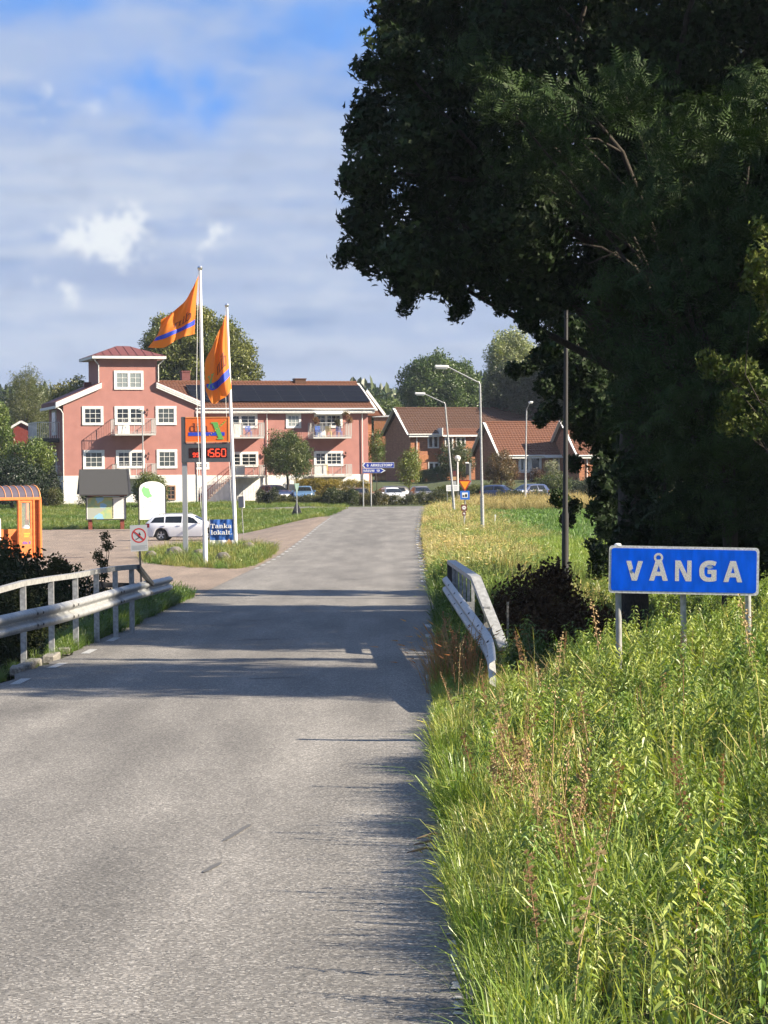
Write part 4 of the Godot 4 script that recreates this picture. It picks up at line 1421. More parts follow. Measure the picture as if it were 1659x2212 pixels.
	# more of the same row stands along the stream to the right; it shades these and the bridge
	for k in 4:
		var x: float = [11.5, 13.5, 18.5, 15.5][k]
		var d: float = [41.6, 36.2, 41.0, 26.8][k]
		foot = on_ground(x, d)
		l = puffs(foot + Vector3(0, [7.5, 8.5, 9.5, 9.0][k], 0), [3.5, 3.2, 3.6, 2.9][k], [5.6, 6.0, 6.5, 5.5][k], 20, 0.45)
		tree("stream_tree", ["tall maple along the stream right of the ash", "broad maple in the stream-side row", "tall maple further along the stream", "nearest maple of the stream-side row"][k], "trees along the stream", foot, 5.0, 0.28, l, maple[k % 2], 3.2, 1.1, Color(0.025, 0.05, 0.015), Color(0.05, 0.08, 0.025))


func far_trees() -> void:
	rng.seed = 400
	var ball := leaf_ball(41, 26, 0.17, 0.34, M.leaf)
	var fine := leaf_ball(42, 30, 0.13, 0.36, M.leaf, LANCE)
	var small := leaf_ball(43, 26, 0.085, 0.2, M.leaf)
	var c := Vector3.ZERO
	# [name, label, group, px, py, depth, rx, ry, lumps, fraction, a, b, mesh, clump size, per area]
	var list := [
		["linden_tree", "big round-crowned tree rising behind the pink house", "", 418, 812, 238, 6.8, 7.4, 50, 0.24, Color(0.075, 0.105, 0.022), Color(0.17, 0.175, 0.038), ball, 1.4, 2.6],
		["birch_tree", "feathery pale birch at the far left behind the red shed", "", 56, 890, 228, 2.4, 5.0, 26, 0.38, Color(0.09, 0.11, 0.04), Color(0.15, 0.16, 0.06), fine, 1.3, 1.9],
		["birch_tree", "second birch, lower and darker, right of the pale one", "", 92, 950, 232, 2.0, 4.0, 18, 0.4, Color(0.06, 0.08, 0.03), Color(0.11, 0.12, 0.045), fine, 1.3, 1.9],
		["garden_tree", "low olive-green tree between the birch and the pink gable", "", 150, 880, 240, 3.0, 2.8, 18, 0.34, Color(0.08, 0.10, 0.025), Color(0.17, 0.16, 0.04), ball, 1.3, 1.7],
		["garden_tree", "grey-green tree top peeping over the left roof slope", "", 205, 880, 252, 2.6, 2.4, 14, 0.36, Color(0.07, 0.08, 0.03), Color(0.13, 0.12, 0.045), ball, 1.3, 1.7],
		["hazel_bush", "bright green bush at the left edge below the birch", "", -6, 935, 192, 1.25, 2.8, 16, 0.42, Color(0.07, 0.12, 0.022), Color(0.15, 0.19, 0.04), ball, 1.15, 1.9],
		["hazel_bush", "sunlit hazel in front of the red shed", "", 66, 988, 190, 1.9, 1.55, 16, 0.38, Color(0.08, 0.13, 0.022), Color(0.16, 0.20, 0.04), ball, 1.0, 1.9],
		["shaded_bush", "broad bush under the hazel at the far left, shade put into its leaf colour", "", 28, 1042, 187, 2.7, 2.0, 24, 0.36, Color(0.012, 0.025, 0.008), Color(0.02, 0.035, 0.012), ball, 1.0, 2.2],  # this bush and the next: near-black leaf colour stands for shade in the corner
		["shaded_bush", "bush beside the side balcony of the pink house, shade put into its leaf colour", "", 98, 1040, 193, 1.1, 2.0, 16, 0.4, Color(0.013, 0.025, 0.008), Color(0.022, 0.036, 0.012), ball, 1.0, 2.2],
		["rowan_tree", "small rowan on a single trunk in front of the right wing", "", 620, 985, 204, 2.35, 2.35, 30, 0.34, Color(0.055, 0.09, 0.025), Color(0.14, 0.16, 0.045), small, 1.4, 3.6],
		["garden_tree", "narrow shrub-like tree at the right corner of the pink house", "", 812, 970, 214, 0.85, 1.9, 16, 0.42, Color(0.06, 0.10, 0.02), Color(0.14, 0.18, 0.04), small, 1.4, 2.6],
		["lilac_bush", "bright yellow-green lilac left of the brick house", "", 885, 1012, 226, 1.35, 2.0, 20, 0.4, Color(0.11, 0.15, 0.022), Color(0.22, 0.25, 0.045), small, 1.5, 2.6],
		["garden_tree", "bushy dark tree with pale flecks before the brick bay", "", 985, 1000, 228, 1.9, 2.3, 24, 0.36, Color(0.035, 0.06, 0.018), Color(0.11, 0.13, 0.05), small, 1.5, 2.5],
		["beech_bush", "copper and olive bush left of the white entrance", "", 1083, 1015, 227, 1.75, 2.1, 22, 0.36, Color(0.12, 0.105, 0.025), Color(0.15, 0.075, 0.035), small, 1.5, 2.6],
		["chestnut_tree", "tall dark tree rising behind the left brick roof", "", 935, 850, 300, 4.4, 5.6, 34, 0.3, Color(0.025, 0.055, 0.016), Color(0.10, 0.15, 0.03), ball, 1.6, 1.7],
		["chestnut_tree", "lower tree joined to the right of the tall dark one", "", 990, 850, 303, 3.3, 4.2, 22, 0.34, Color(0.04, 0.075, 0.02), Color(0.10, 0.15, 0.03), ball, 1.6, 1.7],
		["willow_tree", "pale green-white tree behind the middle brick roof", "", 1105, 790, 268, 3.4, 4.0, 28, 0.32, Color(0.16, 0.19, 0.08), Color(0.30, 0.33, 0.17), ball, 1.35, 1.8],
		["dark_tree", "dark tree under the pale willow", "", 1115, 850, 262, 4.2, 3.2, 28, 0.32, Color(0.02, 0.035, 0.014), Color(0.045, 0.06, 0.022), ball, 1.4, 1.9],
		["dark_tree", "dark tree behind the ridge, right of the lamp post", "", 1230, 830, 260, 4.4, 4.6, 28, 0.32, Color(0.02, 0.035, 0.014), Color(0.05, 0.065, 0.022), ball, 1.4, 1.9],
		["dark_tree", "dark tree behind the right brick roof, beside the maple", "", 1360, 830, 258, 4.4, 5.0, 28, 0.32, Color(0.02, 0.035, 0.014), Color(0.05, 0.065, 0.022), ball, 1.4, 1.8],
		["pale_tree", "light green tree in the gap right of the pink house", "", 838, 905, 285, 2.6, 2.3, 16, 0.36, Color(0.08, 0.12, 0.035), Color(0.13, 0.17, 0.05), ball, 1.4, 1.7],
		["round_bush", "clipped round bush in front of the pink gable", "", 324, 1060, 187, 1.45, 1.45, 26, 0.36, Color(0.07, 0.10, 0.02), Color(0.14, 0.17, 0.035), small, 1.5, 5.0],
		["round_bush", "low dark shrub below the grey roofed map board", "", 192, 1074, 189, 1.0, 0.9, 12, 0.4, Color(0.035, 0.055, 0.016), Color(0.07, 0.09, 0.02), small, 1.4, 3.0],
		["garden_bush", "rounded dark bush right of the white entrance path", "", 1195, 1046, 214, 1.9, 0.9, 14, 0.4, Color(0.04, 0.065, 0.015), Color(0.11, 0.13, 0.025), small, 1.4, 2.6],
		["garden_bush", "purple-leaved bush by the brick house entrance", "", 1160, 1028, 235, 0.9, 0.8, 10, 0.42, Color(0.05, 0.03, 0.02), Color(0.11, 0.05, 0.03), small, 1.4, 2.6],
		["rose_bush", "white-flowering bush under the awning of the brick house", "", 1192, 1012, 236, 0.9, 1.0, 12, 0.42, Color(0.07, 0.10, 0.03), Color(0.40, 0.38, 0.32), small, 1.2, 2.6],
		["dark_bush", "dark bush at the right end of the parked cars", "", 1260, 1058, 205, 1.4, 1.0, 12, 0.4, Color(0.02, 0.035, 0.012), Color(0.045, 0.06, 0.02), small, 1.4, 2.8],
	]
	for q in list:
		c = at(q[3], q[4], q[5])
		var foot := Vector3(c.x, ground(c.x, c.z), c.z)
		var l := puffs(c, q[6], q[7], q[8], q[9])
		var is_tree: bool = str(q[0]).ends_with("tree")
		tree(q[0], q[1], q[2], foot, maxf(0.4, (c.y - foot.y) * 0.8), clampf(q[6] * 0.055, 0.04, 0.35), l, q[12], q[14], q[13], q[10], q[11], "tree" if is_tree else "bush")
	# hedges round the car park and the gardens
	var H := [
		["clipped_hedge", "yellowing clipped hedge behind the two left parked cars", 640, 800, 207.5, 1.95, 1.0, Color(0.19, 0.16, 0.03), Color(0.36, 0.27, 0.05), 0.9],
		["low_hedge", "dark rounded shrub at the left end of the car park", 556, 600, 192.5, 1.05, 1.2, Color(0.02, 0.03, 0.012), Color(0.06, 0.07, 0.02), 0.8],
		["low_hedge", "thin straggling hedge between the two left parked cars", 600, 700, 193.5, 0.62, 0.8, Color(0.05, 0.055, 0.02), Color(0.12, 0.12, 0.035), 0.8],
		["low_hedge", "dense dark green hedge in the middle of the roadside", 700, 772, 192.5, 1.2, 1.2, Color(0.025, 0.04, 0.012), Color(0.075, 0.095, 0.025), 0.9],
		["low_hedge", "brownish hedge under the blue direction signs", 772, 838, 193.5, 0.95, 1.0, Color(0.06, 0.06, 0.02), Color(0.14, 0.12, 0.04), 0.8],
		["low_hedge", "ragged low hedge before the white parked car", 838, 900, 194, 0.75, 0.8, Color(0.045, 0.05, 0.018), Color(0.11, 0.12, 0.03), 0.75],
		["low_hedge", "ragged hedge before the taupe parked car", 900, 965, 195, 0.95, 0.9, Color(0.04, 0.05, 0.016), Color(0.11, 0.12, 0.03), 0.75],
		["clipped_hedge", "green clipped hedge behind the yield sign", 945, 1075, 208, 1.35, 1.2, Color(0.05, 0.075, 0.018), Color(0.12, 0.13, 0.03), 0.9],
		["low_hedge", "dark hedge in front of the two blue parked cars", 1075, 1180, 198, 0.8, 0.9, Color(0.03, 0.04, 0.014), Color(0.09, 0.10, 0.026), 0.8],
		["clipped_hedge", "clipped square hedge at the left corner of the pink gable", 90, 134, 191, 1.4, 1.3, Color(0.05, 0.075, 0.018), Color(0.13, 0.12, 0.03), 0.95],
		["red_hedge", "dark red-leaved hedge below the side balconies", 40, 128, 197, 1.6, 0.8, Color(0.05, 0.025, 0.016), Color(0.08, 0.05, 0.022), 0.95],
		["garden_hedge", "green hedge below the windows of the long brick house", 905, 965, 246, 1.3, 1.0, Color(0.05, 0.09, 0.02), Color(0.11, 0.16, 0.035), 0.95],
	]
	for q in H:
		var a := at(q[2], 1080, q[4])
		var b := at(q[3], 1080, q[4])
		a.y = ground(a.x, a.z)
		b.y = ground(b.x, b.z)
		hedge(q[0], q[1], "hedge", a, b, q[5], q[6], small, q[9] * 1.35, q[7], q[8], 52.0, 0.28 if q[0] == "low_hedge" else 0.1)
	# dark bramble and the dead ivy heap by the bridge
	var bram := leaf_ball(44, 24, 0.075, 0.17, M.leaf_dense)
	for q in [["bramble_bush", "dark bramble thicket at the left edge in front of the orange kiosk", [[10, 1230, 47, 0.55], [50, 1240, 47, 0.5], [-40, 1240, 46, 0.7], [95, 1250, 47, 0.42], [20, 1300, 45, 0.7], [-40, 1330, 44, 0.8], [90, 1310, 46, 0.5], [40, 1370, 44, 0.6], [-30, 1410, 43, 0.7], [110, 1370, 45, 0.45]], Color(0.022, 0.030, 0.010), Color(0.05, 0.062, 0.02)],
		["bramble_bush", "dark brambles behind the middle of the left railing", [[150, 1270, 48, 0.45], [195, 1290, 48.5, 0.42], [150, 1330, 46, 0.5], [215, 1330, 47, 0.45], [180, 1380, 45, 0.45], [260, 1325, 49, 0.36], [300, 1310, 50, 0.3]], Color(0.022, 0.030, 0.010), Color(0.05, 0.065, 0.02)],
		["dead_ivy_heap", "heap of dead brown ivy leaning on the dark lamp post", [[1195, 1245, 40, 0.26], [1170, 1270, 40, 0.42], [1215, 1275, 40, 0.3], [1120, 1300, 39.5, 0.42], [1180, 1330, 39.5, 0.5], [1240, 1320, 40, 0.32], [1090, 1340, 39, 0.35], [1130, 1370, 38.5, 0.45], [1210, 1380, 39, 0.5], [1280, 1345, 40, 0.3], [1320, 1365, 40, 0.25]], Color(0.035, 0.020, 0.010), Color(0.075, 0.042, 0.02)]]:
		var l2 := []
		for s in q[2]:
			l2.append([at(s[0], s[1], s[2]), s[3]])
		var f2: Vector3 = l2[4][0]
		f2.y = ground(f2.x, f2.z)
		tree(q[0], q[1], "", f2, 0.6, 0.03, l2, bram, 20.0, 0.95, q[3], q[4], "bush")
	for q in [["sapling", "leafy dark sapling shoot rising above the left railing", [[228, 1160, 46, 0.06], [232, 1180, 46, 0.08], [212, 1200, 46, 0.07], [222, 1218, 46, 0.07], [222, 1245, 46, 0.06]]], ["sapling", "short leafy shoot left of the taller one at the railing", [[122, 1215, 46.5, 0.12], [138, 1228, 46.5, 0.12], [115, 1232, 46.5, 0.1]]]]:
		var l3 := []
		for s in q[2]:
			l3.append([at(s[0], s[1], s[2]), s[3]])
		var f3: Vector3 = l3[0][0]
		f3.y = ground(f3.x, f3.z)
		tree(q[0], q[1], "", f3, 1.2, 0.014, l3, bram, 150.0, 0.5, Color(0.03, 0.04, 0.014), Color(0.09, 0.09, 0.03), "sapling")
	# forest on the hills: one mass
	var tr := MB.new()
	tr.gain = 0.7
	rng.seed = 45
	for i in 260:
		var d := Vector3(rng.randfn(), rng.randfn(), rng.randfn()).normalized()
		var p := Vector3(0, 6.5, 0) + Vector3(d.x * 3.4, d.y * 5.5, d.z * 3.4) * pow(rng.randf(), 0.4) * (1.0 - 0.25 * d.y)
		var g := rng.randf_range(0.7, 1.25)
		tr.tint = Color(g, g, g)
		leaf_fan(tr, p, (d + Vector3(rng.randfn(), rng.randfn(), rng.randfn()) * 0.5), Vector3.UP + d, OVAL, rng.randf_range(1.0, 1.9))
	var xfs := []
	var cols := []
	for i in 5200:
		var d2 := rng.randf_range(400.0, 900.0)
		var x := rng.randf_range(-0.34, 0.34) * d2
		var s := rng.randf_range(0.75, 1.35)
		var g2 := Vector3(x, ground(x, -d2), -d2)
		xfs.append(Transform3D(Basis(Vector3.UP, rng.randf() * TAU).scaled(Vector3(s, s * rng.randf_range(0.8, 1.3), s)), g2))
		cols.append(Color(0.03, 0.055, 0.022).lerp(Color(0.085, 0.105, 0.03), clampf(rng.randf() * 0.7 + noise.get_noise_2d(x * 0.5, d2 * 0.5) * 0.6, 0.0, 1.0)))
	var fo := scatter("hill_forest", tr.mesh(M.leaf), xfs, cols, self)
	tag(fo, "mixed forest covering the hills on the horizon", "forest", "", "stuff")


# ---------------------------------------------------------------- houses
func lettering(text: String, called: String, cap: float, m: Material, parent: Node3D, p: Vector3, font := "Droid Sans", bold := true, wide := 1.0, deep := 0.006, heavy := 0.0) -> MeshInstance3D:
	var tm := TextMesh.new()
	var f := SystemFont.new()
	f.font_names = PackedStringArray([font])
	f.font_weight = 700 if bold else 400
	var fv := FontVariation.new()
	fv.base_font = f
	fv.variation_embolden = heavy
	tm.font = fv
	tm.text = text
	tm.font_size = 64
	tm.pixel_size = cap / 0.714 / 64.0
	tm.depth = deep
	tm.curve_step = 2.0
	tm.horizontal_alignment = HORIZONTAL_ALIGNMENT_CENTER
	tm.vertical_alignment = VERTICAL_ALIGNMENT_CENTER
	tm.material = m
	var o := put_mesh(tm, called, parent)
	o.position = p
	o.scale.x = wide
	return o


func tiled_roof(parent: Node3D, m: Material, o: Vector3, u: Vector3, up: Vector3, wide := 0.3, course := 0.36) -> void:
	# rows of pantiles from the eave corner o along u and up the slope; one joined piece, too small to pick apart
	var mb := MB.new()
	var n := u.cross(up).normalized()
	var cols := int(u.length() / wide) * 2
	var rows := int(up.length() / course)
	for i in rows:
		var a := o + up * (float(i) / rows)
		var b := o + up * (float(i + 1) / rows)
		var sag := noise.get_noise_2d(i * 7.0, o.x * 3.0) * 0.012
		for j in cols:
			var x0 := u * (float(j) / cols)
			var x1 := u * (float(j + 1) / cols)
			var h0 := n * (0.04 if j % 2 else 0.0)
			var h1 := n * (0.0 if j % 2 else 0.04)
			var lift := n * (0.045 + sag)
			mb.quad(a + x0 + h0 + lift, a + x1 + h1 + lift, b + x1 + h1, b + x0 + h0)
			mb.quad(a + x0 + h0, a + x1 + h1, a + x1 + h1 + lift, a + x0 + h0 + lift)
	put(mb, "roof_tiles", m, parent).set_meta("kind", "stuff")


func window(parent: Node3D, x0: float, x1: float, y0: float, y1: float, z: float, lights: Array, rows: int, trim := 0.22, glass := "glass", frame := "white_paint") -> void:
	# lights: panes across in each casement, [3] or [2, 2]; the trim stands proud of the wall, the glass lies back
	var mb := MB.new()
	var d := 0.07
	mb.span(x0, x1, y1 - trim, y1, z, z + d)
	mb.span(x0, x1, y0, y0 + trim * 0.85, z, z + d + 0.02)
	mb.span(x0, x0 + trim, y0 + trim * 0.85, y1 - trim, z, z + d)
	mb.span(x1 - trim, x1, y0 + trim * 0.85, y1 - trim, z, z + d)
	var ix0 := x0 + trim
	var ix1 := x1 - trim
	var iy0 := y0 + trim * 0.85
	var iy1 := y1 - trim
	var post := 0.16
	var total := 0
	for k in lights:
		total += k
	var usable := ix1 - ix0 - post * (lights.size() - 1)
	var x := ix0
	for li in lights.size():
		var w: float = usable * lights[li] / total
		var s := 0.04
		# casement
		mb.span(x, x + s, iy0, iy1, z, z + 0.05)
		mb.span(x + w - s, x + w, iy0, iy1, z, z + 0.05)
		mb.span(x + s, x + w - s, iy0, iy0 + s, z, z + 0.05)
		mb.span(x + s, x + w - s, iy1 - s, iy1, z, z + 0.05)
		for k in range(1, lights[li]):
			var mx: float = x + w * k / lights[li]
			mb.span(mx - 0.018, mx + 0.018, iy0 + s, iy1 - s, z, z + 0.042)
		for k in range(1, rows):
			var my: float = iy0 + (iy1 - iy0) * k / rows
			mb.span(x + s, x + w - s, my - 0.018, my + 0.018, z + 0.002, z + 0.04)
		x += w
		if li < lights.size() - 1:
			mb.span(x, x + post, iy0, iy1, z, z + 0.065)
			x += post
	var o := put(mb, "window", M[frame], parent)
	var gl := MB.new()
	gl.span(ix0, ix1, iy0, iy1, z - 0.02, z + 0.016)
	put(gl, "pane", M[glass], o)


func balcony(parent: Node3D, x0: float, x1: float, floor_y: float, rail_y: float, z0: float, z1: float, screen := -1.0) -> void:
	var mb := MB.new()
	mb.span(x0, x1, floor_y - 0.16, floor_y, z0, z1)
	var o := put(mb, "balcony", M.rail_grey, parent)
	var rl := MB.new()
	var r := 0.03
	var corners := [Vector3(x0, 0, z0), Vector3(x0, 0, z1), Vector3(x1, 0, z1), Vector3(x1, 0, z0)]
	for i in 3:
		var a: Vector3 = corners[i]
		var b: Vector3 = corners[i + 1]
		for y in [rail_y, floor_y + 0.12]:
			rl.bar(a + Vector3(0, y, 0), b + Vector3(0, y, 0), 0.05, 0.04)
		var n := int(a.distance_to(b) / 0.14)
		for k in n + 1:
			var p := a.lerp(b, float(k) / n)
			var w := 0.045 if k % 6 == 0 else 0.014
			rl.bar(p + Vector3(0, floor_y, 0), p + Vector3(0, rail_y, 0), w, w)
	put(rl, "railing", M.rail_grey, o)
	if screen > 0.0:
		var sc := MB.new()
		sc.span(x0 + 0.04, x0 + 0.04 + screen, floor_y + 0.15, rail_y - 0.05, z1 - 0.08, z1 - 0.05)
		put(sc, "screen", M.white_paint, o)


func pipe(parent: Node3D, pts: Array, r := 0.05, m: Material = null) -> void:
	var mb := MB.new()
	var rr := []
	for p in pts:
		rr.append(r)
	mb.tube(pts, rr, 8)
	put(mb, "downpipe", m if m else M.white_paint, parent)


func pink_house() -> void:
	var h := thing("pink_house", "large pink rendered house with a roof tower, white base and long solar-panelled wing", "apartment house", Vector3(-27.488, 1.356, -196), deg_to_rad(18.0))
	var mb := MB.new()
	# front gable block and its tower
	mb.prism([Vector2(0, 2.41), Vector2(11.65, 2.41), Vector2(11.65, 8.52), Vector2(8.25, 9.93), Vector2(8.25, 12.52), Vector2(3.17, 12.52), Vector2(3.17, 9.93), Vector2(0, 8.62)], -5.0, 0.0)
	mb.span(0, 11.65, 2.41, 8.3, -7.2, -5.0)
	put(mb, "gable_wall", M.pink_plaster, h)
	mb = MB.new()
	mb.span(-0.03, 11.68, -1.2, 2.41, -7.2, 0.03)
	put(mb, "base_wall", M.white_plaster, h)
	# bargeboards with stepped profile
	for s in [[Vector2(-0.70, 8.72), Vector2(3.30, 10.42)], [Vector2(12.2, 8.76), Vector2(8.12, 10.46)]]:
		mb = MB.new()
		var a: Vector2 = s[0]
		var b: Vector2 = s[1]
		for k in 3:
			var y0 := -0.46 + 0.16 * k
			mb.prism([a + Vector2(0, y0), b + Vector2(0, y0), b + Vector2(0, y0 + 0.15), a + Vector2(0, y0 + 0.15)], -0.02, 0.30 + 0.03 * k)
		put(mb, "bargeboard", M.white_paint, h)
		mb = MB.new()
		mb.prism([a + Vector2(0, 0.01), b + Vector2(0, 0.01), b + Vector2(0, 0.07), a + Vector2(0, 0.07)], -7.2, 0.34)
		mb.prism([a + Vector2(0, -0.44), b + Vector2(0, -0.44), b + Vector2(0, 0.0), a + Vector2(0, 0.0)], -7.2, -0.03)
		put(mb, "roof", M.red_roof, h)
	# eave gutter down the left side
	mb = MB.new()
	mb.span(-0.82, -0.66, 8.2, 8.42, -7.2, 0.2)
	put(mb, "gutter", M.white_paint, h)
	# tower roof: soffit and fascia, then hipped sheet roof with standing seams
	mb = MB.new()
	mb.span(2.45, 8.95, 12.50, 12.74, -5.7, 0.65)
	put(mb, "eaves", M.grey_white, h)
	mb = MB.new()
	var y0 := 12.745
	var A := Vector3(2.42, y0, 0.68)
	var B := Vector3(8.98, y0, 0.68)
	var C := Vector3(8.98, y0, -5.7)
	var D := Vector3(2.42, y0, -5.7)
	var R0 := Vector3(5.2, y0 + 1.02, -2.5)
	var R1 := Vector3(6.3, y0 + 1.02, -2.5)
	mb.quad(A, B, R1, R0)
	mb.quad(C, D, R0, R1)
	mb.tri(D, A, R0)
	mb.tri(B, C, R1)
	var tr := put(mb, "tower_roof", M.red_roof, h)
	for k in 9:
		var t := (k + 0.5) / 9.0
		var foot := A.lerp(B, t)
		var sm := MB.new()
		var top := R0.lerp(R1, clampf((t - 0.42) / 0.16, 0.0, 1.0))
		if t < 0.42:
			top = A.lerp(R0, t / 0.42)
			top = Vector3(foot.x, 0, 0) + Vector3(0, A.lerp(R0, (foot.x - A.x) / (R0.x - A.x)).y, A.lerp(R0, (foot.x - A.x) / (R0.x - A.x)).z)
		elif t > 0.58:
			var q := (B.x - foot.x) / (B.x - R1.x)
			top = Vector3(foot.x, B.lerp(R1, q).y, B.lerp(R1, q).z)
		sm.bar(foot + Vector3(0, 0.02, 0), top + Vector3(0, 0.02, 0), 0.03, 0.04)
		put(sm, "roof_seam", M.red_roof, tr)
	pipe(h, [Vector3(2.6, 12.5, 0.55), Vector3(2.75, 12.3, 0.4), Vector3(3.08, 12.0, 0.10), Vector3(3.08, 10.4, 0.10)])
	pipe(h, [Vector3(8.8, 12.5, 0.55), Vector3(8.65, 12.3, 0.4), Vector3(8.34, 12.0, 0.10), Vector3(8.34, 10.5, 0.10)])
	pipe(h, [Vector3(-0.6, 8.3, 0.1), Vector3(-0.25, 8.1, 0.12), Vector3(-0.07, 7.8, 0.10), Vector3(-0.07, 0, 0.10)])
	pipe(h, [Vector3(12.1, 8.5, 0.1), Vector3(11.85, 8.2, 0.10), Vector3(11.72, 8.0, 0.08), Vector3(11.72, 0, 0.08)])
	mb = MB.new()
	mb.span(2.35, 2.95, 10.0, 10.6, -3.2, -2.6)
	put(mb, "chimney", M.red_roof, h)
	for w in [[4.44, 7.03, 9.84, 11.49, [2, 2], 3, "glass_curtain"], [1.62, 3.47, 6.77, 8.40, [3], 3, "glass"], [8.07, 9.92, 6.77, 8.42, [3], 3, "glass_dim"], [1.65, 3.52, 2.97, 4.62, [3], 3, "glass_dim"], [8.12, 9.95, 2.98, 4.64, [3], 3, "glass_dim"], [4.45, 7.04, 6.78, 8.40, [2, 2], 3, "glass"], [4.53, 7.07, 3.01, 4.61, [2, 2], 3, "glass"]]:
		window(h, w[0], w[1], w[2], w[3], 0.0, w[4], w[5], 0.21, w[6])
	window(h, 8.93, 9.77, 0.22, 1.50, 0.03, [2], 3, 0.09, "glass", "terracotta_frame")
	for d in [[4.72, 5.75, 6.0, 6.79], [4.8, 5.78, 2.4, 3.02]]:
		mb = MB.new()
		mb.span(d[0], d[1], d[2], d[3], 0.0, 0.05)
		put(mb, "door", M.white_paint, h)
	balcony(h, 4.14, 7.72, 6.0, 7.27, 0.0, 1.7)
	balcony(h, 4.24, 7.72, 2.25, 3.38, 0.0, 1.7)
	# side balconies on the left wall
	for yb in [[5.7, 7.05], [2.0, 3.25]]:
		mb = MB.new()
		mb.span(-2.0, 0.0, yb[0] - 0.35, yb[0], -6.5, -2.0)
		var o := put(mb, "side_balcony", M.steel_dark, h)
		var rl := MB.new()
		for k in 16:
			var zz := -6.5 + 4.5 * k / 15.0
			rl.span(-2.0, -1.96, yb[0], yb[1], zz - 0.02, zz + 0.02)
		for k in 12:
			var xx := -2.0 + 2.0 * k / 11.0
			rl.span(xx - 0.02, xx + 0.02, yb[0], yb[1], -2.03, -1.99)
		rl.span(-2.03, -1.95, yb[1], yb[1] + 0.06, -6.5, -1.97)
		rl.span(-1.95, 0.0, yb[1], yb[1] + 0.06, -2.05, -1.97)
		put(rl, "railing", M.white_paint, o)
	for yw in [3.2, 6.9]:
		mb = MB.new()
		mb.span(-0.06, 0.0, yw - 0.9, yw + 1.3, -5.6, -3.4)
		var sw := put(mb, "side_window", M.white_paint, h)
		mb = MB.new()
		mb.span(-0.09, -0.05, yw - 0.6, yw + 1.1, -5.3, -3.7)
		put(mb, "pane", M.glass, sw)
	for p in [[7.32, 8.0], [7.38, 4.2]]:
		mb = MB.new()
		mb.lathe([[0.0, 0.2], [0.07, 0.18], [0.12, 0.0], [0.10, -0.04], [0.0, -0.04]], Vector3(p[0], p[1], 0.2), Vector3.UP, 10)
		mb.bar(Vector3(p[0], p[1] - 0.3, 0.0), Vector3(p[0], p[1] - 0.1, 0.2), 0.04, 0.04)
		mb.span(p[0] - 0.05, p[0] + 0.05, p[1] - 0.45, p[1] - 0.25, 0.0, 0.05)
		put(mb, "wall_lamp", M.lamp_rust, h)
	# ---- long wing, set back 7 m
	var wz := -7.0
	mb = MB.new()
	mb.span(11.0, 29.7, 2.35, 8.2, wz - 10.0, wz)
	mb.xf = Transform3D(Basis(Vector3.UP, PI / 2), Vector3(29.7, 0, wz - 5.0))
	mb.prism([Vector2(-5.0, 8.2), Vector2(5.0, 8.2), Vector2(0, 10.9)], -0.3, 0.0)
	mb.xf = Transform3D()
	put(mb, "wing_wall", M.pink_plaster, h)
	mb = MB.new()
	mb.span(11.0, 29.74, -1.6, 2.35, wz - 10.0, wz + 0.04)
	put(mb, "base_wall", M.white_plaster, h)
	var e0 := Vector3(11.0, 8.36, wz + 0.62)
	var eu := Vector3(19.2, 0, 0)
	var eup := Vector3(0, 2.68, -5.62)
	tiled_roof(h, M.tile_roof, e0, eu, eup)
	mb = MB.new()
	mb.quad(e0 + Vector3(0, -0.06, 0), e0 + eu + Vector3(0, -0.06, 0), e0 + eu + eup + Vector3(0, -0.06, 0), e0 + eup + Vector3(0, -0.06, 0))
	mb.quad(e0 + eup, e0 + eu + eup, e0 + eu + eup + Vector3(0, -2.68, -5.62), e0 + eup + Vector3(0, -2.68, -5.62))
	put(mb, "roof", M.tile_roof, h)
	mb = MB.new()
	for k in 50:
		var x := 11.0 + 19.2 * k / 50.0
		mb.tube([Vector3(x, 11.07, wz - 5.0), Vector3(x + 0.36, 11.10, wz - 5.0)], [0.13, 0.14], 8, true)
	put(mb, "ridge_tiles", M.tile_roof, h).set_meta("kind", "stuff")
	mb = MB.new()
	mb.span(11.7, 30.2, 8.05, 8.36, wz + 0.45, wz + 0.6)
	put(mb, "fascia", M.white_paint, h)
	mb = MB.new()
	mb.tube([Vector3(11.7, 8.38, wz + 0.70), Vector3(30.25, 8.38, wz + 0.70)], [0.075, 0.075], 8)
	put(mb, "gutter", M.grey_white, h)
	mb = MB.new()
	mb.span(11.7, 30.15, 7.98, 8.05, wz + 0.02, wz + 0.55)
	put(mb, "soffit", M.grey_white, h)
	mb = MB.new()
	mb.bar(Vector3(30.28, 8.24, wz + 0.72), Vector3(30.28, 10.98, wz - 5.0), 0.09, 0.34, Vector3.RIGHT)
	mb.bar(Vector3(30.28, 10.98, wz - 5.0), Vector3(30.28, 8.24, wz - 10.7), 0.09, 0.34, Vector3.RIGHT)
	put(mb, "bargeboard", M.white_paint, h)
	# solar array: three rows of panels
	var up := eup.normalized()
	var nrm := eu.cross(eup).normalized()
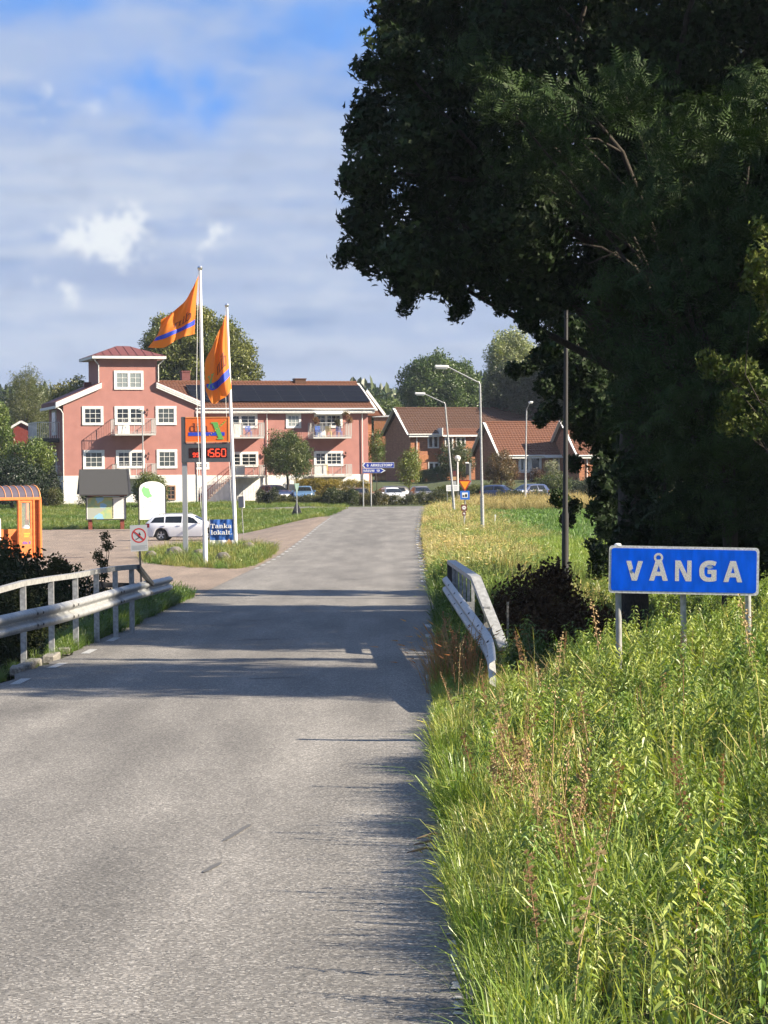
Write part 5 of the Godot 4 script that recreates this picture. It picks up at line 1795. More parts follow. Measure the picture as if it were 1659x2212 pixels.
	for r in 3:
		for k in 8:
			var x0 := 13.3 + k * 2.105
			var p := Vector3(x0 + 1.045, 0, 0) + Vector3(0, e0.y, e0.z) + up * (1.36 + r * 1.26 + 0.62) + nrm * 0.19
			mb = MB.new()
			mb.box(p, Vector3(2.08, 1.235, 0.04), Basis(Vector3.RIGHT, up, nrm))
			var sp := put(mb, "solar_panel", M.solar, h)
			mb = MB.new()
			for q in [-1.0, 1.0]:
				mb.box(p + up * 0.605 * q + nrm * 0.021, Vector3(2.08, 0.022, 0.006), Basis(Vector3.RIGHT, up, nrm))
				mb.box(p + Vector3.RIGHT * 1.03 * q + nrm * 0.021, Vector3(0.02, 1.18, 0.006), Basis(Vector3.RIGHT, up, nrm))
			put(mb, "panel_rim", M.solar_frame, sp)
	for cpt in [[13.32, 14.10, 10.4, 12.03, -6.2, "red_roof"], [24.06, 25.1, 10.6, 11.34, -5.5, "tile_roof_brown"]]:
		mb = MB.new()
		mb.span(cpt[0], cpt[1], cpt[2], cpt[3], wz + cpt[4], wz + cpt[4] + 0.8)
		mb.span(cpt[0] - 0.06, cpt[1] + 0.06, cpt[3], cpt[3] + 0.1, wz + cpt[4] - 0.06, wz + cpt[4] + 0.86)
		put(mb, "chimney", M[cpt[5]], h)
	for w in [[16.5, 19.08, 6.65, 7.98, [1, 2], 3], [21.78, 23.23, 6.63, 8.0, [3], 3], [24.49, 27.21, 6.65, 8.0, [2, 3], 3], [16.55, 19.11, 3.1, 4.49, [1, 2], 3], [24.42, 27.24, 3.12, 4.51, [2, 3], 3], [12.9, 14.50, 2.9, 3.62, [3], 2]]:
		window(h, w[0], w[1], w[2], w[3], wz, w[4], w[5], 0.2, "glass_curtain" if w[0] > 21 and w[0] < 23 else "glass")
	window(h, 24.86, 26.18, 1.32, 1.68, wz + 0.04, [3], 1, 0.05, "glass", "terracotta_frame")
	for d in [[24.65, 25.6, 5.82, 6.66], [16.6, 17.4, 5.85, 6.66], [16.7, 17.5, 2.25, 3.12], [24.6, 25.6, 2.28, 3.14]]:
		mb = MB.new()
		mb.span(d[0], d[1], d[2], d[3], wz, wz + 0.05)
		put(mb, "door", M.white_paint, h)
	for d in [[17.6, 20.2, -1.0, 1.5], [20.6, 22.6, -1.0, 1.4], [22.9, 24.2, -1.0, 1.4]]:
		mb = MB.new()
		for k in 10:
			var xa := lerpf(d[0], d[1], k / 10.0)
			mb.span(xa, xa + (d[1] - d[0]) / 10.0 - 0.02, d[2], d[3], wz + 0.04, wz + 0.08)
		put(mb, "garage_door", M.white_paint, h)
	balcony(h, 16.41, 19.26, 5.84, 7.08, wz, wz + 1.7, 0.85)
	balcony(h, 23.91, 27.56, 5.80, 7.08, wz, wz + 1.7)
	balcony(h, 16.51, 19.25, 2.24, 3.24, wz, wz + 1.7, 0.85)
	balcony(h, 23.94, 27.55, 2.26, 3.25, wz, wz + 1.7, 1.2)
	mb = MB.new()
	mb.box(Vector3(25.9, 8.05, wz + 0.75), Vector3(3.2, 0.05, 1.5), Basis(Vector3.RIGHT, 0.22))
	put(mb, "awning", M.grey_white, h)
	pipe(h, [Vector3(19.95, 8.3, wz + 0.7), Vector3(19.95, 7.9, wz + 0.12), Vector3(19.95, -0.5, wz + 0.12)])
	pipe(h, [Vector3(29.1, 8.3, wz + 0.7), Vector3(29.1, 7.9, wz + 0.12), Vector3(29.1, -0.5, wz + 0.12)])
	mb = MB.new()
	mb.span(18.9, 19.15, -1.2, 2.1, wz + 1.4, wz + 1.65)
	put(mb, "balcony_post", M.white_paint, h)
	for p in [[19.55, 4.25], [27.45, 4.25]]:
		mb = MB.new()
		mb.lathe([[0.0, 0.2], [0.07, 0.18], [0.11, 0.0], [0.0, -0.03]], Vector3(p[0], p[1], wz + 0.2), Vector3.UP, 8)
		mb.span(p[0] - 0.05, p[0] + 0.05, p[1] - 0.3, p[1] - 0.1, wz, wz + 0.2)
		put(mb, "wall_lamp", M.lamp_rust, h)
	# outside stair to the first-floor balcony
	mb = MB.new()
	for k in 14:
		var sx := 13.0 + 3.4 * k / 14.0
		mb.span(sx, sx + 0.26, -1.3, -0.9 + 3.1 * (k + 1) / 14.0, wz + 0.6, wz + 1.65)
	var stair := put(mb, "stair", M.white_plaster, h)
	mb = MB.new()
	mb.bar(Vector3(13.0, 0.15, wz + 1.62), Vector3(16.45, 3.25, wz + 1.62), 0.05, 0.05)
	for k in 18:
		var t := k / 17.0
		mb.bar(Vector3(13.0 + 3.45 * t, -0.85 + 3.1 * t, wz + 1.62), Vector3(13.0 + 3.45 * t, 0.15 + 3.1 * t, wz + 1.62), 0.025, 0.025)
	put(mb, "railing", M.terracotta, stair)
	mb = MB.new()
	mb.span(14.6, 17.2, -1.3, 0.2, wz + 1.8, wz + 2.0)
	put(mb, "low_wall", M.white_plaster, h)
	# rear wing seen past the right corner
	mb = MB.new()
	mb.span(29.8, 32.6, -1.5, 7.9, wz - 12.0, wz - 8.0)
	put(mb, "rear_wall", M.brick, h)
	mb = MB.new()
	mb.xf = Transform3D(Basis(), Vector3(0, 0, wz - 7.3))
	mb.prism([Vector2(33.6, 8.0), Vector2(33.75, 8.2), Vector2(31.9, 10.35), Vector2(29.0, 10.35), Vector2(29.0, 8.0)], -4.0, 0.0)
	put(mb, "rear_roof", M.tile_roof, h)
	mb = MB.new()
	mb.bar(Vector3(33.72, 8.05, wz - 7.25), Vector3(31.9, 10.42, wz - 7.25), 0.25, 0.1, Vector3.BACK)
	put(mb, "bargeboard", M.white_paint, h)
	# things standing on the balconies and at the wall
	var at_h := func(p: Vector3) -> Vector3: return h.transform * p
	var b := thing("wheeled_bin", "dark grey wheeled bin by the white base, left of the outside stair", "bin", at_h.call(Vector3(13.4, -0.36, wz + 1.0)), deg_to_rad(18.0))
	mb = MB.new()
	mb.prism([Vector2(-0.24, 0.1), Vector2(0.24, 0.1), Vector2(0.29, 0.98), Vector2(-0.29, 0.98)], -0.3, 0.3)
	put(mb, "tub", M.bin_grey, b)
	mb = MB.new()
	mb.box(Vector3(0, 1.02, 0), Vector3(0.62, 0.07, 0.7), Basis(Vector3.RIGHT, 0.06))
	put(mb, "lid", M.bin_grey, b)
	for s in [-1, 1]:
		mb = MB.new()
		mb.lathe([[0.0, -0.04], [0.1, -0.04], [0.1, 0.04], [0.0, 0.04]], Vector3(0.22 * s, 0.1, -0.2), Vector3.RIGHT, 10)
		put(mb, "wheel", M.tyre, b)
	var chairs := [[24.5, 5.8, "chair_blue", "blue chair on the flowery top balcony, left of the yellow one"], [25.5, 5.8, "chair_yellow", "yellow chair on the flowery top balcony"], [26.5, 5.8, "chair_blue", "blue chair at the right end of the flowery top balcony"], [25.2, 2.26, "chair_yellow", "pale folding chair on the lower right balcony"], [17.9, 5.84, "chair_blue", "small blue chair on the upper balcony behind the flagpole"]]
	for q in chairs:
		var ch := thing("balcony_chair", q[3], "chair", at_h.call(Vector3(q[0], q[1], wz + 1.3)), deg_to_rad(18.0), "chairs on the balconies")
		mb = MB.new()
		mb.span(-0.24, 0.24, 0.43, 0.47, -0.24, 0.24)
		put(mb, "seat", M[q[2]], ch)
		mb = MB.new()
		for k in 4:
			mb.span(-0.24 + 0.13 * k, -0.16 + 0.13 * k, 0.5, 0.95, -0.26, -0.23)
		mb.span(-0.24, 0.24, 0.9, 0.97, -0.23, -0.2)
		put(mb, "backrest", M[q[2]], ch)
		for sx2 in [-1, 1]:
			for sz in [-1, 1]:
				mb = MB.new()
				mb.span(0.2 * sx2 - 0.02, 0.2 * sx2 + 0.02, 0, 0.43, 0.2 * sz - 0.02, 0.2 * sz + 0.02)
				put(mb, "leg", M[q[2]], ch)
	var pl := leaf_ball(61, 20, 0.09, 0.16, M.leaf)
	for q in [[24.15, 7.2, Color(0.05, 0.10, 0.02), Color(0.35, 0.06, 0.05), "climbing flowers at the left end of the flowery balcony"], [26.2, 7.0, Color(0.06, 0.09, 0.02), Color(0.06, 0.04, 0.03), "dark trailing plant hung on the flowery balcony rail"], [27.35, 7.25, Color(0.35, 0.16, 0.12), Color(0.10, 0.14, 0.03), "pink flowers in a pot at the right end of the flowery balcony"], [27.0, 7.75, Color(0.30, 0.06, 0.06), Color(0.08, 0.13, 0.03), "red hanging flower basket under the awning"]]:
		var fp := thing("flower_pot", q[4], "flowers", at_h.call(Vector3(q[0], q[1], wz + 1.72)), 0.0, "flowers on the top balcony")
		mb = MB.new()
		mb.lathe([[0.0, -0.22], [0.12, -0.22], [0.17, 0.02], [0.0, 0.02]], Vector3.ZERO, Vector3.UP, 10)
		put(mb, "pot", M.terracotta, fp)
		var f := fill_lumps([[Vector3(0, 0.12, 0), 0.24], [Vector3(0.1, -0.05, 0.1), 0.16]], 40.0, 0.8, q[2], q[3])
		scatter("flowers", pl, f[0], f[1], fp).set_meta("kind", "stuff")
	var wc := thing("garden_table", "white table and chair silhouette on the gable's upper balcony", "table", at_h.call(Vector3(5.0, 6.0, 1.2)), deg_to_rad(18.0))
	mb = MB.new()
	mb.lathe([[0.0, 0.68], [0.42, 0.68], [0.42, 0.72], [0.0, 0.72]], Vector3.ZERO, Vector3.UP, 14)
	put(mb, "tabletop", M.white_paint, wc)
	for k in 3:
		mb = MB.new()
		var a3 := TAU * k / 3.0
		mb.bar(Vector3(cos(a3) * 0.35, 0, sin(a3) * 0.35), Vector3(cos(a3) * 0.1, 0.68, sin(a3) * 0.1), 0.04, 0.04)
		put(mb, "leg", M.white_paint, wc)


func gabled_house(called: String, label: String, o: Vector3, length: float, deep: float, eave: float, ridge: float, m_roof: Material) -> Node3D:
	var h := thing(called, label, "house", o, deg_to_rad(18.0))
	var mb := MB.new()
	mb.span(0, length, -2.0, eave, -deep, 0)
	mb.xf = Transform3D(Basis(Vector3.UP, PI / 2), Vector3(0, 0, -deep / 2))
	mb.prism([Vector2(-deep / 2, eave), Vector2(deep / 2, eave), Vector2(0, ridge - 0.15)], 0.0, 0.3)
	mb.xf = Transform3D()
	put(mb, "wall", M.brick, h)
	var over := 0.5
	var slope := Vector3(0, ridge - eave, -deep / 2.0)
	var k := over / (deep / 2.0)
	var e := Vector3(-0.35, eave + 0.22, 0) - slope * k
	var up := slope * (1.0 + k)
	var u := Vector3(length + 0.7, 0, 0)
	tiled_roof(h, m_roof, e, u, up, 0.32, 0.38)
	mb = MB.new()
	mb.quad(e + Vector3(0, -0.05, 0), e + u + Vector3(0, -0.05, 0), e + u + up + Vector3(0, -0.05, 0), e + up + Vector3(0, -0.05, 0))
	var back := Vector3(0, -up.y, up.z)
	mb.quad(e + up, e + up + u, e + up + u + back, e + up + back)
	put(mb, "roof", m_roof, h)
	mb = MB.new()
	for q in int(u.x / 0.38):
		var p := e + up + Vector3(q * 0.38, 0.04, 0)
		mb.tube([p, p + Vector3(0.38, 0.02, 0)], [0.12, 0.13], 8)
	put(mb, "ridge_tiles", m_roof, h).set_meta("kind", "stuff")
	for x in [e.x - 0.05, e.x + u.x + 0.05]:
		mb = MB.new()
		var w := Vector3(x, e.y, e.z)
		mb.bar(w + Vector3(0, -0.08, 0.05), w + up + Vector3(0, 0.02, 0), 0.07, 0.32, Vector3.RIGHT)
		mb.bar(w + up + Vector3(0, 0.02, 0), w + up + back + Vector3(0, -0.08, -0.05), 0.07, 0.32, Vector3.RIGHT)
		put(mb, "bargeboard", M.white_paint, h)
	mb = MB.new()
	mb.span(e.x, e.x + u.x, e.y - 0.30, e.y - 0.03, e.z - 0.02, e.z + 0.06)
	put(mb, "fascia", M.white_paint, h)
	mb = MB.new()
	mb.tube([Vector3(e.x, e.y - 0.02, e.z + 0.12), Vector3(e.x + u.x, e.y - 0.02, e.z + 0.12)], [0.07, 0.07], 8)
	put(mb, "gutter", M.grey_white, h)
	return h


func brick_houses() -> void:
	var h := gabled_house("long_brick_house", "long two-storey brick house with a red tiled roof, left of the lamp posts", Vector3(3.018, 3.052, -252), 19.5, 9.0, 5.2, 7.9, M.tile_roof_brown)
	window(h, 1.99, 3.30, 3.57, 5.02, 0.0, [1, 1], 1, 0.13)
	window(h, 2.03, 3.38, 0.75, 2.05, 0.0, [1, 1], 1, 0.13)
	var mb := MB.new()
	for k in 13:
		mb.span(0.96 + k * 0.16, 0.96 + k * 0.16 + 0.13, 2.01, 2.84, 0.0, 0.05)
	put(mb, "wood_panel", M.orange_wood, h)
	pipe(h, [Vector3(0.75, 5.1, 0.5), Vector3(0.7, 4.8, 0.1), Vector3(0.7, -1, 0.1)])
	# projecting bay with its own small roof
	mb = MB.new()
	mb.span(3.5, 7.9, -1.0, 4.95, 0.0, 1.0)
	var bay := put(mb, "bay", M.brick, h)
	tiled_roof(bay, M.tile_roof, Vector3(3.3, 5.0, 1.4), Vector3(4.8, 0, 0), Vector3(0, 0.75, -1.5))
	mb = MB.new()
	mb.span(3.3, 8.1, 4.82, 5.02, 1.36, 1.44)
	mb.span(3.22, 3.32, 4.9, 5.8, -0.1, 1.44)
	mb.span(8.08, 8.18, 4.9, 5.8, -0.1, 1.44)
	put(mb, "fascia", M.white_paint, bay)
	window(h, 3.65, 4.6, 3.75, 4.8, 1.0, [1, 1], 1, 0.1)
	window(h, 4.95, 6.1, 3.75, 4.8, 1.0, [1, 1], 1, 0.1)
	mb = MB.new()
	mb.span(4.45, 4.6, 1.5, 4.8, 1.04, 1.2)
	mb.span(3.4, 6.3, 3.3, 3.45, 1.04, 1.2)
	put(mb, "balcony_frame", M.white_paint, h)
	h = gabled_house("middle_brick_house", "single-storey brick house with a white entrance, behind the tall lamp post", Vector3(12.425, 3.207, -240), 9.2, 8.0, 2.55, 5.75, M.tile_roof)
	mb = MB.new()
	mb.span(1.9, 4.5, -0.3, 2.5, 0.0, 0.12)
	put(mb, "entrance_wall", M.white_paint, h)
	window(h, 2.03, 3.06, 0.75, 2.31, 0.12, [1, 1], 1, 0.1)
	window(h, 3.21, 4.38, 0.74, 2.30, 0.12, [1], 1, 0.12)
	window(h, 5.86, 7.18, 0.6, 2.15, 0.0, [1, 1], 1, 0.12)
	mb = MB.new()
	mb.span(0.9, 3.1, -0.4, 0.55, 0.13, 0.35)
	put(mb, "brick_parapet", M.brick, h)
	mb = MB.new()
	mb.box(Vector3(6.5, 2.25, 0.6), Vector3(3.9, 0.06, 1.2), Basis(Vector3.RIGHT, 0.2))
	put(mb, "awning", M.grey_white, h)
	h = gabled_house("right_brick_house", "brick house with a steep tiled roof half hidden by the big maple", Vector3(20.36, 3.12, -237), 10.0, 8.0, 2.55, 5.85, M.tile_roof)
	pipe(h, [Vector3(0.9, 2.5, 0.5), Vector3(0.85, 2.2, 0.1), Vector3(0.85, -1, 0.1)])
	window(h, 2.0, 3.4, 0.7, 2.1, 0.0, [1, 1], 1, 0.12)
	# red shed and the orange annex wall left of the long house
	var sp := Vector3(-34.95, 5.2, -215)
	var s := thing("red_shed", "small dark red wooden shed with white edges between the trees at the far left", "shed", Vector3(-34.9, ground(-34.9, -215), -215), deg_to_rad(10.0))
	var gy := sp.y - s.position.y
	mb = MB.new()
	for k in 12:
		mb.span(k * 0.152, k * 0.152 + 0.14, 0.0, gy + 3.2, -0.03, 0.0)
	mb.span(0.0, 1.82, 0.0, gy + 3.1, -3.0, -0.03)
	mb.prism([Vector2(0, gy + 3.1), Vector2(1.82, gy + 3.1), Vector2(0.75, gy + 3.7)], -3.0, -0.01)
	put(mb, "wall", M.red_wood, s)
	mb = MB.new()
	mb.bar(Vector3(-0.25, gy + 3.25, 0.15), Vector3(0.72, gy + 3.82, 0.15), 0.2, 0.06, Vector3.BACK)
	mb.bar(Vector3(0.72, gy + 3.82, 0.15), Vector3(2.2, gy + 3.08, 0.15), 0.2, 0.06, Vector3.BACK)
	mb.span(1.74, 1.84, 0, gy + 3.1, 0.0, 0.03)
	put(mb, "bargeboard", M.white_paint, s)
	mb = MB.new()
	mb.bar(Vector3(-0.25, gy + 3.35, -1.5), Vector3(0.72, gy + 3.92, -1.5), 0.05, 3.2, Vector3.BACK)
	mb.bar(Vector3(0.72, gy + 3.92, -1.5), Vector3(2.2, gy + 3.18, -1.5), 0.05, 3.2, Vector3.BACK)
	put(mb, "roof", M.tile_roof_brown, s)
	var ax := at(838, 940, 262)
	var an := thing("orange_annex", "orange-boarded garden annex between the pink house and the long brick house", "shed", Vector3(ax.x - 1.6, ground(ax.x, -262), -262))
	mb = MB.new()
	for k in 14:
		mb.span(k * 0.2, k * 0.2 + 0.18, 0, 7.3, -2, 0)
	put(mb, "wall", M.orange_wood, an)
	mb = MB.new()
	mb.span(-0.2, 3.0, 7.3, 7.5, -2.2, 0.2)
	put(mb, "roof_edge", M.white_paint, an)


# ---------------------------------------------------------------- cars
func car(called: String, label: String, p: Vector3, yaw: float, paint: Material, kind: int, group := "") -> Node3D:
	# its front looks along +x; kind 0 estate, 1 small hatchback, 2 tall hatchback
	var t := thing(called, label, "car", p, yaw, group)
	var L: float = [4.63, 3.9, 4.15][kind]
	var half := L / 2.0
	var wb: float = [2.69, 2.5, 2.55][kind] / 2.0
	var wr := 0.325
	var xr := -wb - (0.03 if kind == 0 else 0.1)
	var xf := wb - (0.03 if kind == 0 else -0.02)
	var tops: Array = [
		[[-2.315, 0.62], [-2.30, 0.88], [-2.22, 1.0], [-1.90, 1.32], [-1.68, 1.40], [-1.0, 1.455], [-0.2, 1.465], [0.15, 1.435], [0.45, 1.32], [1.08, 1.02], [1.3, 0.985], [1.8, 0.91], [2.12, 0.80], [2.26, 0.66], [2.315, 0.5]],
		[[-1.95, 0.62], [-1.94, 0.9], [-1.88, 1.0], [-1.62, 1.36], [-1.45, 1.42], [-0.7, 1.47], [0.0, 1.45], [0.25, 1.38], [0.95, 1.0], [1.2, 0.96], [1.6, 0.86], [1.82, 0.74], [1.92, 0.6], [1.95, 0.48]],
		[[-2.07, 0.62], [-2.06, 0.95], [-2.0, 1.05], [-1.8, 1.42], [-1.6, 1.5], [-0.7, 1.54], [0.0, 1.52], [0.3, 1.44], [1.0, 1.06], [1.3, 1.02], [1.75, 0.92], [1.95, 0.78], [2.04, 0.62], [2.07, 0.48]]][kind]
	var top := func(x: float) -> float: return table(tops, x)
	var wid := func(x: float) -> float:
		var q := absf(x) / half
		return 0.895 * (1.0 - 0.16 * pow(q, 6.0) - 0.10 * pow(maxf(0.0, x / half), 4.0))
	var belt := func(x: float) -> float: return minf(0.93 + 0.04 * (-x / half), table(tops, x) - 0.012)
	var surf := func(x: float, v: float) -> Vector3:   # v from 0 (sill) to 6 (middle of the roof), on the +z side
		var w: float = wid.call(x)
		var tp: float = top.call(x)
		var bl: float = belt.call(x)
		var cabin := maxf(0.0, tp - bl - 0.03)
		var low := 0.24
		for xw in [xr, xf]:
			var dx := absf(x - xw)
			if dx < wr + 0.055:
				low = maxf(low, wr + sqrt(maxf(0.0, pow(wr + 0.055, 2) - dx * dx)))
		var pts := [Vector3(x, low, w * 0.955), Vector3(x, maxf(0.46, low + 0.012), w * 0.992), Vector3(x, maxf(0.72, low + 0.03), w), Vector3(x, bl, w * 0.965)]
		if low > bl:
			pts[0].y = bl - 0.04
		pts.append(Vector3(x, tp - 0.075 * minf(1.0, cabin * 4.0) - 0.005, w * (0.955 - 0.27 * minf(cabin, 0.5) / 0.5)))
		pts.append(Vector3(x, tp, w * (0.82 - 0.24 * minf(cabin, 0.5) / 0.5)))
		pts.append(Vector3(x, tp + 0.018, 0.0))
		for k in [1, 2]:
			pts[k].y = minf(pts[k].y, bl)
		var i := clampi(int(v), 0, 5)
		var a: Vector3 = pts[i]
		return a.lerp(pts[i + 1], v - i)
	var xs := []
	var n := 74
	for i in n + 1:
		xs.append(-half + L * i / n)
	var mb := MB.new()
	for side in [1.0, -1.0]:
		var rows := []
		for v in [0.0, 1.0, 2.0, 3.0, 4.0, 5.0, 6.0]:
			var row := []
			for i in n + 1:
				var x: float = xs[i] if side > 0 else xs[n - i]
				var q: Vector3 = surf.call(x, v)
				row.append(Vector3(q.x, q.y, q.z * side))
			rows.append(row)
		mb.grid(rows)
		for e in [-half, half]:   # close both ends
			for v2 in 6:
				var a: Vector3 = surf.call(e, float(v2))
				var b: Vector3 = surf.call(e, v2 + 1.0)
				var a2 := Vector3(a.x, a.y, 0)
				var b2 := Vector3(b.x, b.y, 0)
				a.z *= side
				b.z *= side
				if (e > 0) == (side > 0):
					mb.quad(a2, b2, b, a)
				else:
					mb.quad(a, b, b2, a2)
	put(mb, "body", paint, t)
	mb = MB.new()
	mb.span(-half + 0.25, half - 0.25, 0.2, 0.62, -0.72, 0.72)
	put(mb, "underbody", M.trim_black, t)
	var patch := func(x0: float, x1: float, v0: float, v1: float, both: bool, m: Material, called2: String, off: float, slant0: float, slant1: float) -> void:
		for side in ([1.0, -1.0] if both else [1.0]):
			var pm := MB.new()
			var rows := []
			for j in 5:
				var v := lerpf(v0, v1, j / 4.0)
				var row := []
				for i in 9:
					var s := i / 8.0 if side > 0 else 1.0 - i / 8.0
					var x := lerpf(x0 + slant0 * j / 4.0, x1 + slant1 * j / 4.0, s)
					var q: Vector3 = surf.call(x, v)
					var du: Vector3 = surf.call(x + 0.01, v) - surf.call(x - 0.01, v)
					var dv: Vector3 = surf.call(x, minf(v + 0.05, 6.0)) - surf.call(x, v - 0.05)
					q += du.cross(dv).normalized() * off
					row.append(Vector3(q.x, q.y, q.z * side))
				rows.append(row)
			pm.grid(rows)
			put(pm, called2, m, t)
	var across := func(x0: float, x1: float, m: Material, called2: String, vmin: float) -> void:
		var pm := MB.new()
		var rows := []
		for j in 5:
			var x := lerpf(x0, x1, j / 4.0)
			var row := []
			for i in 11:
				var s := -1.0 + i / 5.0
				var q: Vector3 = surf.call(x, 6.0 - (6.0 - vmin) * absf(s))
				q += Vector3(0.006 * signf(x1 - x0) * -1.0, 0.007, 0)
				row.append(Vector3(q.x, q.y, q.z * (1.0 if s > 0 else -1.0) * (1.0 if x1 < x0 else -1.0)))
			rows.append(row)
		pm.grid(rows)
		put(pm, called2, m, t)
	var wx: Array = [[-1.98, -1.20, -0.22, -0.02], [-1.14, -0.24, 0.0, 0.0], [-0.18, 0.86, 0.0, -0.46]] if kind == 0 else [[-1.5, -0.62, 0.12, 0.0], [-0.55, 0.68, 0.0, -0.42]]
	for q in wx:
		patch.call(q[0], q[1], 3.1, 3.9, true, M.car_glass, "side_window", 0.006, q[2] * -1.0 if q[2] < 0 else q[2], q[3])
	var hood: float = [1.06, 0.93, 0.98][kind]
	across.call(hood, hood - 0.62, M.car_glass, "windscreen", 4.6)
	across.call(-half + 0.09, -half + 0.34, M.car_glass, "rear_window", 4.7)
	patch.call(half - 0.42, half - 0.1, 1.9, 2.85, true, M.head_lamp, "headlight", 0.006, 0.0, 0.0)
	patch.call(-half + 0.03, -half + 0.3, 2.05, 2.95, true, M.lamp_red, "tail_light", 0.006, 0.0, 0.0)
	mb = MB.new()
	mb.span(half - 0.02, half + 0.012, 0.36, 0.52, -0.55, 0.55)
	put(mb, "grille", M.trim_black, t)
	mb = MB.new()
	mb.span(half + 0.012, half + 0.02, 0.40, 0.51, -0.26, 0.26)
	put(mb, "number_plate", M.sign_white, t)
	for s in [-1.0, 1.0]:
		mb = MB.new()
		mb.box(Vector3(hood - 0.34, 1.0, 0.98 * s), Vector3(0.13, 0.13, 0.2), Basis(Vector3.UP, 0.25 * s), 0.035)
		put(mb, "mirror", paint, t)
		for x in [xr, xf]:
			mb = MB.new()
			mb.lathe([[0.19, 0.0], [wr - 0.02, 0.0], [wr, 0.03], [wr, 0.17], [wr - 0.02, 0.2], [0.19, 0.2]], Vector3(x, wr, 0.84 * s), Vector3(0, 0, -s), 22)
			var wheel := put(mb, "wheel", M.tyre, t)
			var rm := MB.new()
			rm.lathe([[0.0, 0.055], [0.19, 0.09], [0.19, 0.12], [0.0, 0.12]], Vector3(x, wr, 0.84 * s), Vector3(0, 0, -s), 18)
			put(rm, "hub", M.trim_black, wheel)
			rm = MB.new()
			rm.lathe([[0.185, 0.02], [0.222, -0.002], [0.215, 0.03], [0.185, 0.04]], Vector3(x, wr, 0.84 * s), Vector3(0, 0, -s), 22)
			for k in 5:
				var a := TAU * k / 5 + 0.3
				var d := Vector3(cos(a), sin(a), 0)
				rm.bar(Vector3(x, wr, 0.80 * s) + d * 0.02, Vector3(x, wr, 0.815 * s) + d * 0.2, 0.065, 0.03, Vector3(0, 0, 1))
			rm.lathe([[0.0, 0.015], [0.05, 0.02], [0.06, 0.05]], Vector3(x, wr, 0.84 * s), Vector3(0, 0, -s), 10)
			put(rm, "rim", M.rim, wheel)
	if kind == 0:
		for s in [-1.0, 1.0]:
			mb = MB.new()
			mb.tube([Vector3(-1.55, 1.42, 0.55 * s), Vector3(-1.45, 1.48, 0.55 * s), Vector3(0.0, 1.50, 0.55 * s), Vector3(0.12, 1.46, 0.55 * s)], [0.015, 0.015, 0.015, 0.015], 6)
			put(mb, "roof_rail", M.galvanised_dull, t)
			for xd in [-0.38, -1.22]:
				mb = MB.new()
				mb.box(Vector3(xd, 0.84, 0.9 * s), Vector3(0.2, 0.03, 0.03))
				put(mb, "door_handle", paint, t)
	return t


# ---------------------------------------------------------------- things along the road
func street_lamp(label: String, foot: Vector3, height: float, arm: Vector3, lean: Vector3, m: Material, pole_r := 0.065) -> Node3D:
	var t := thing("street_lamp", label, "street lamp", foot, 0.0, "street lamps on bent arms")
	var mb := MB.new()
	var shoulder := Vector3(0, height, 0) + lean
	mb.tube([Vector3(0, -0.5, 0), lean * 0.28 + Vector3(0, height * 0.28, 0)], [pole_r * 1.35, pole_r * 1.3], 12)
	mb.tube([lean * 0.28 + Vector3(0, height * 0.28, 0), lean * 0.29 + Vector3(0, height * 0.29, 0), shoulder], [pole_r * 1.3, pole_r, pole_r * 0.7], 12)
	put(mb, "pole", m, t)
	mb = MB.new()
	mb.tube([shoulder + Vector3(0, -0.1, 0), shoulder + arm * 0.03 + Vector3(0, 0.06, 0), shoulder + arm * 0.1 + Vector3(0, 0.02, 0), shoulder + arm], [pole_r * 0.6, pole_r * 0.55, pole_r * 0.5, pole_r * 0.45], 8)
	put(mb, "arm", m, t)
	mb = MB.new()
	var dir := Vector3(arm.x, 0.05, arm.z).normalized()
	var up := Vector3.UP
	var sd := dir.cross(up).normalized()
	mb.box(shoulder + arm + dir * 0.3 + Vector3(0, 0.02, 0), Vector3(0.64, 0.13, 0.26), Basis(dir, sd.cross(dir), sd), 0.03)
	var hd := put(mb, "lamp_head", M.lamp_head, t)
	mb = MB.new()
	mb.box(shoulder + arm + dir * 0.3 + Vector3(0, -0.065, 0), Vector3(0.5, 0.05, 0.2), Basis(dir, sd.cross(dir), sd))
	put(mb, "lens", M.globe, hd)
	return t


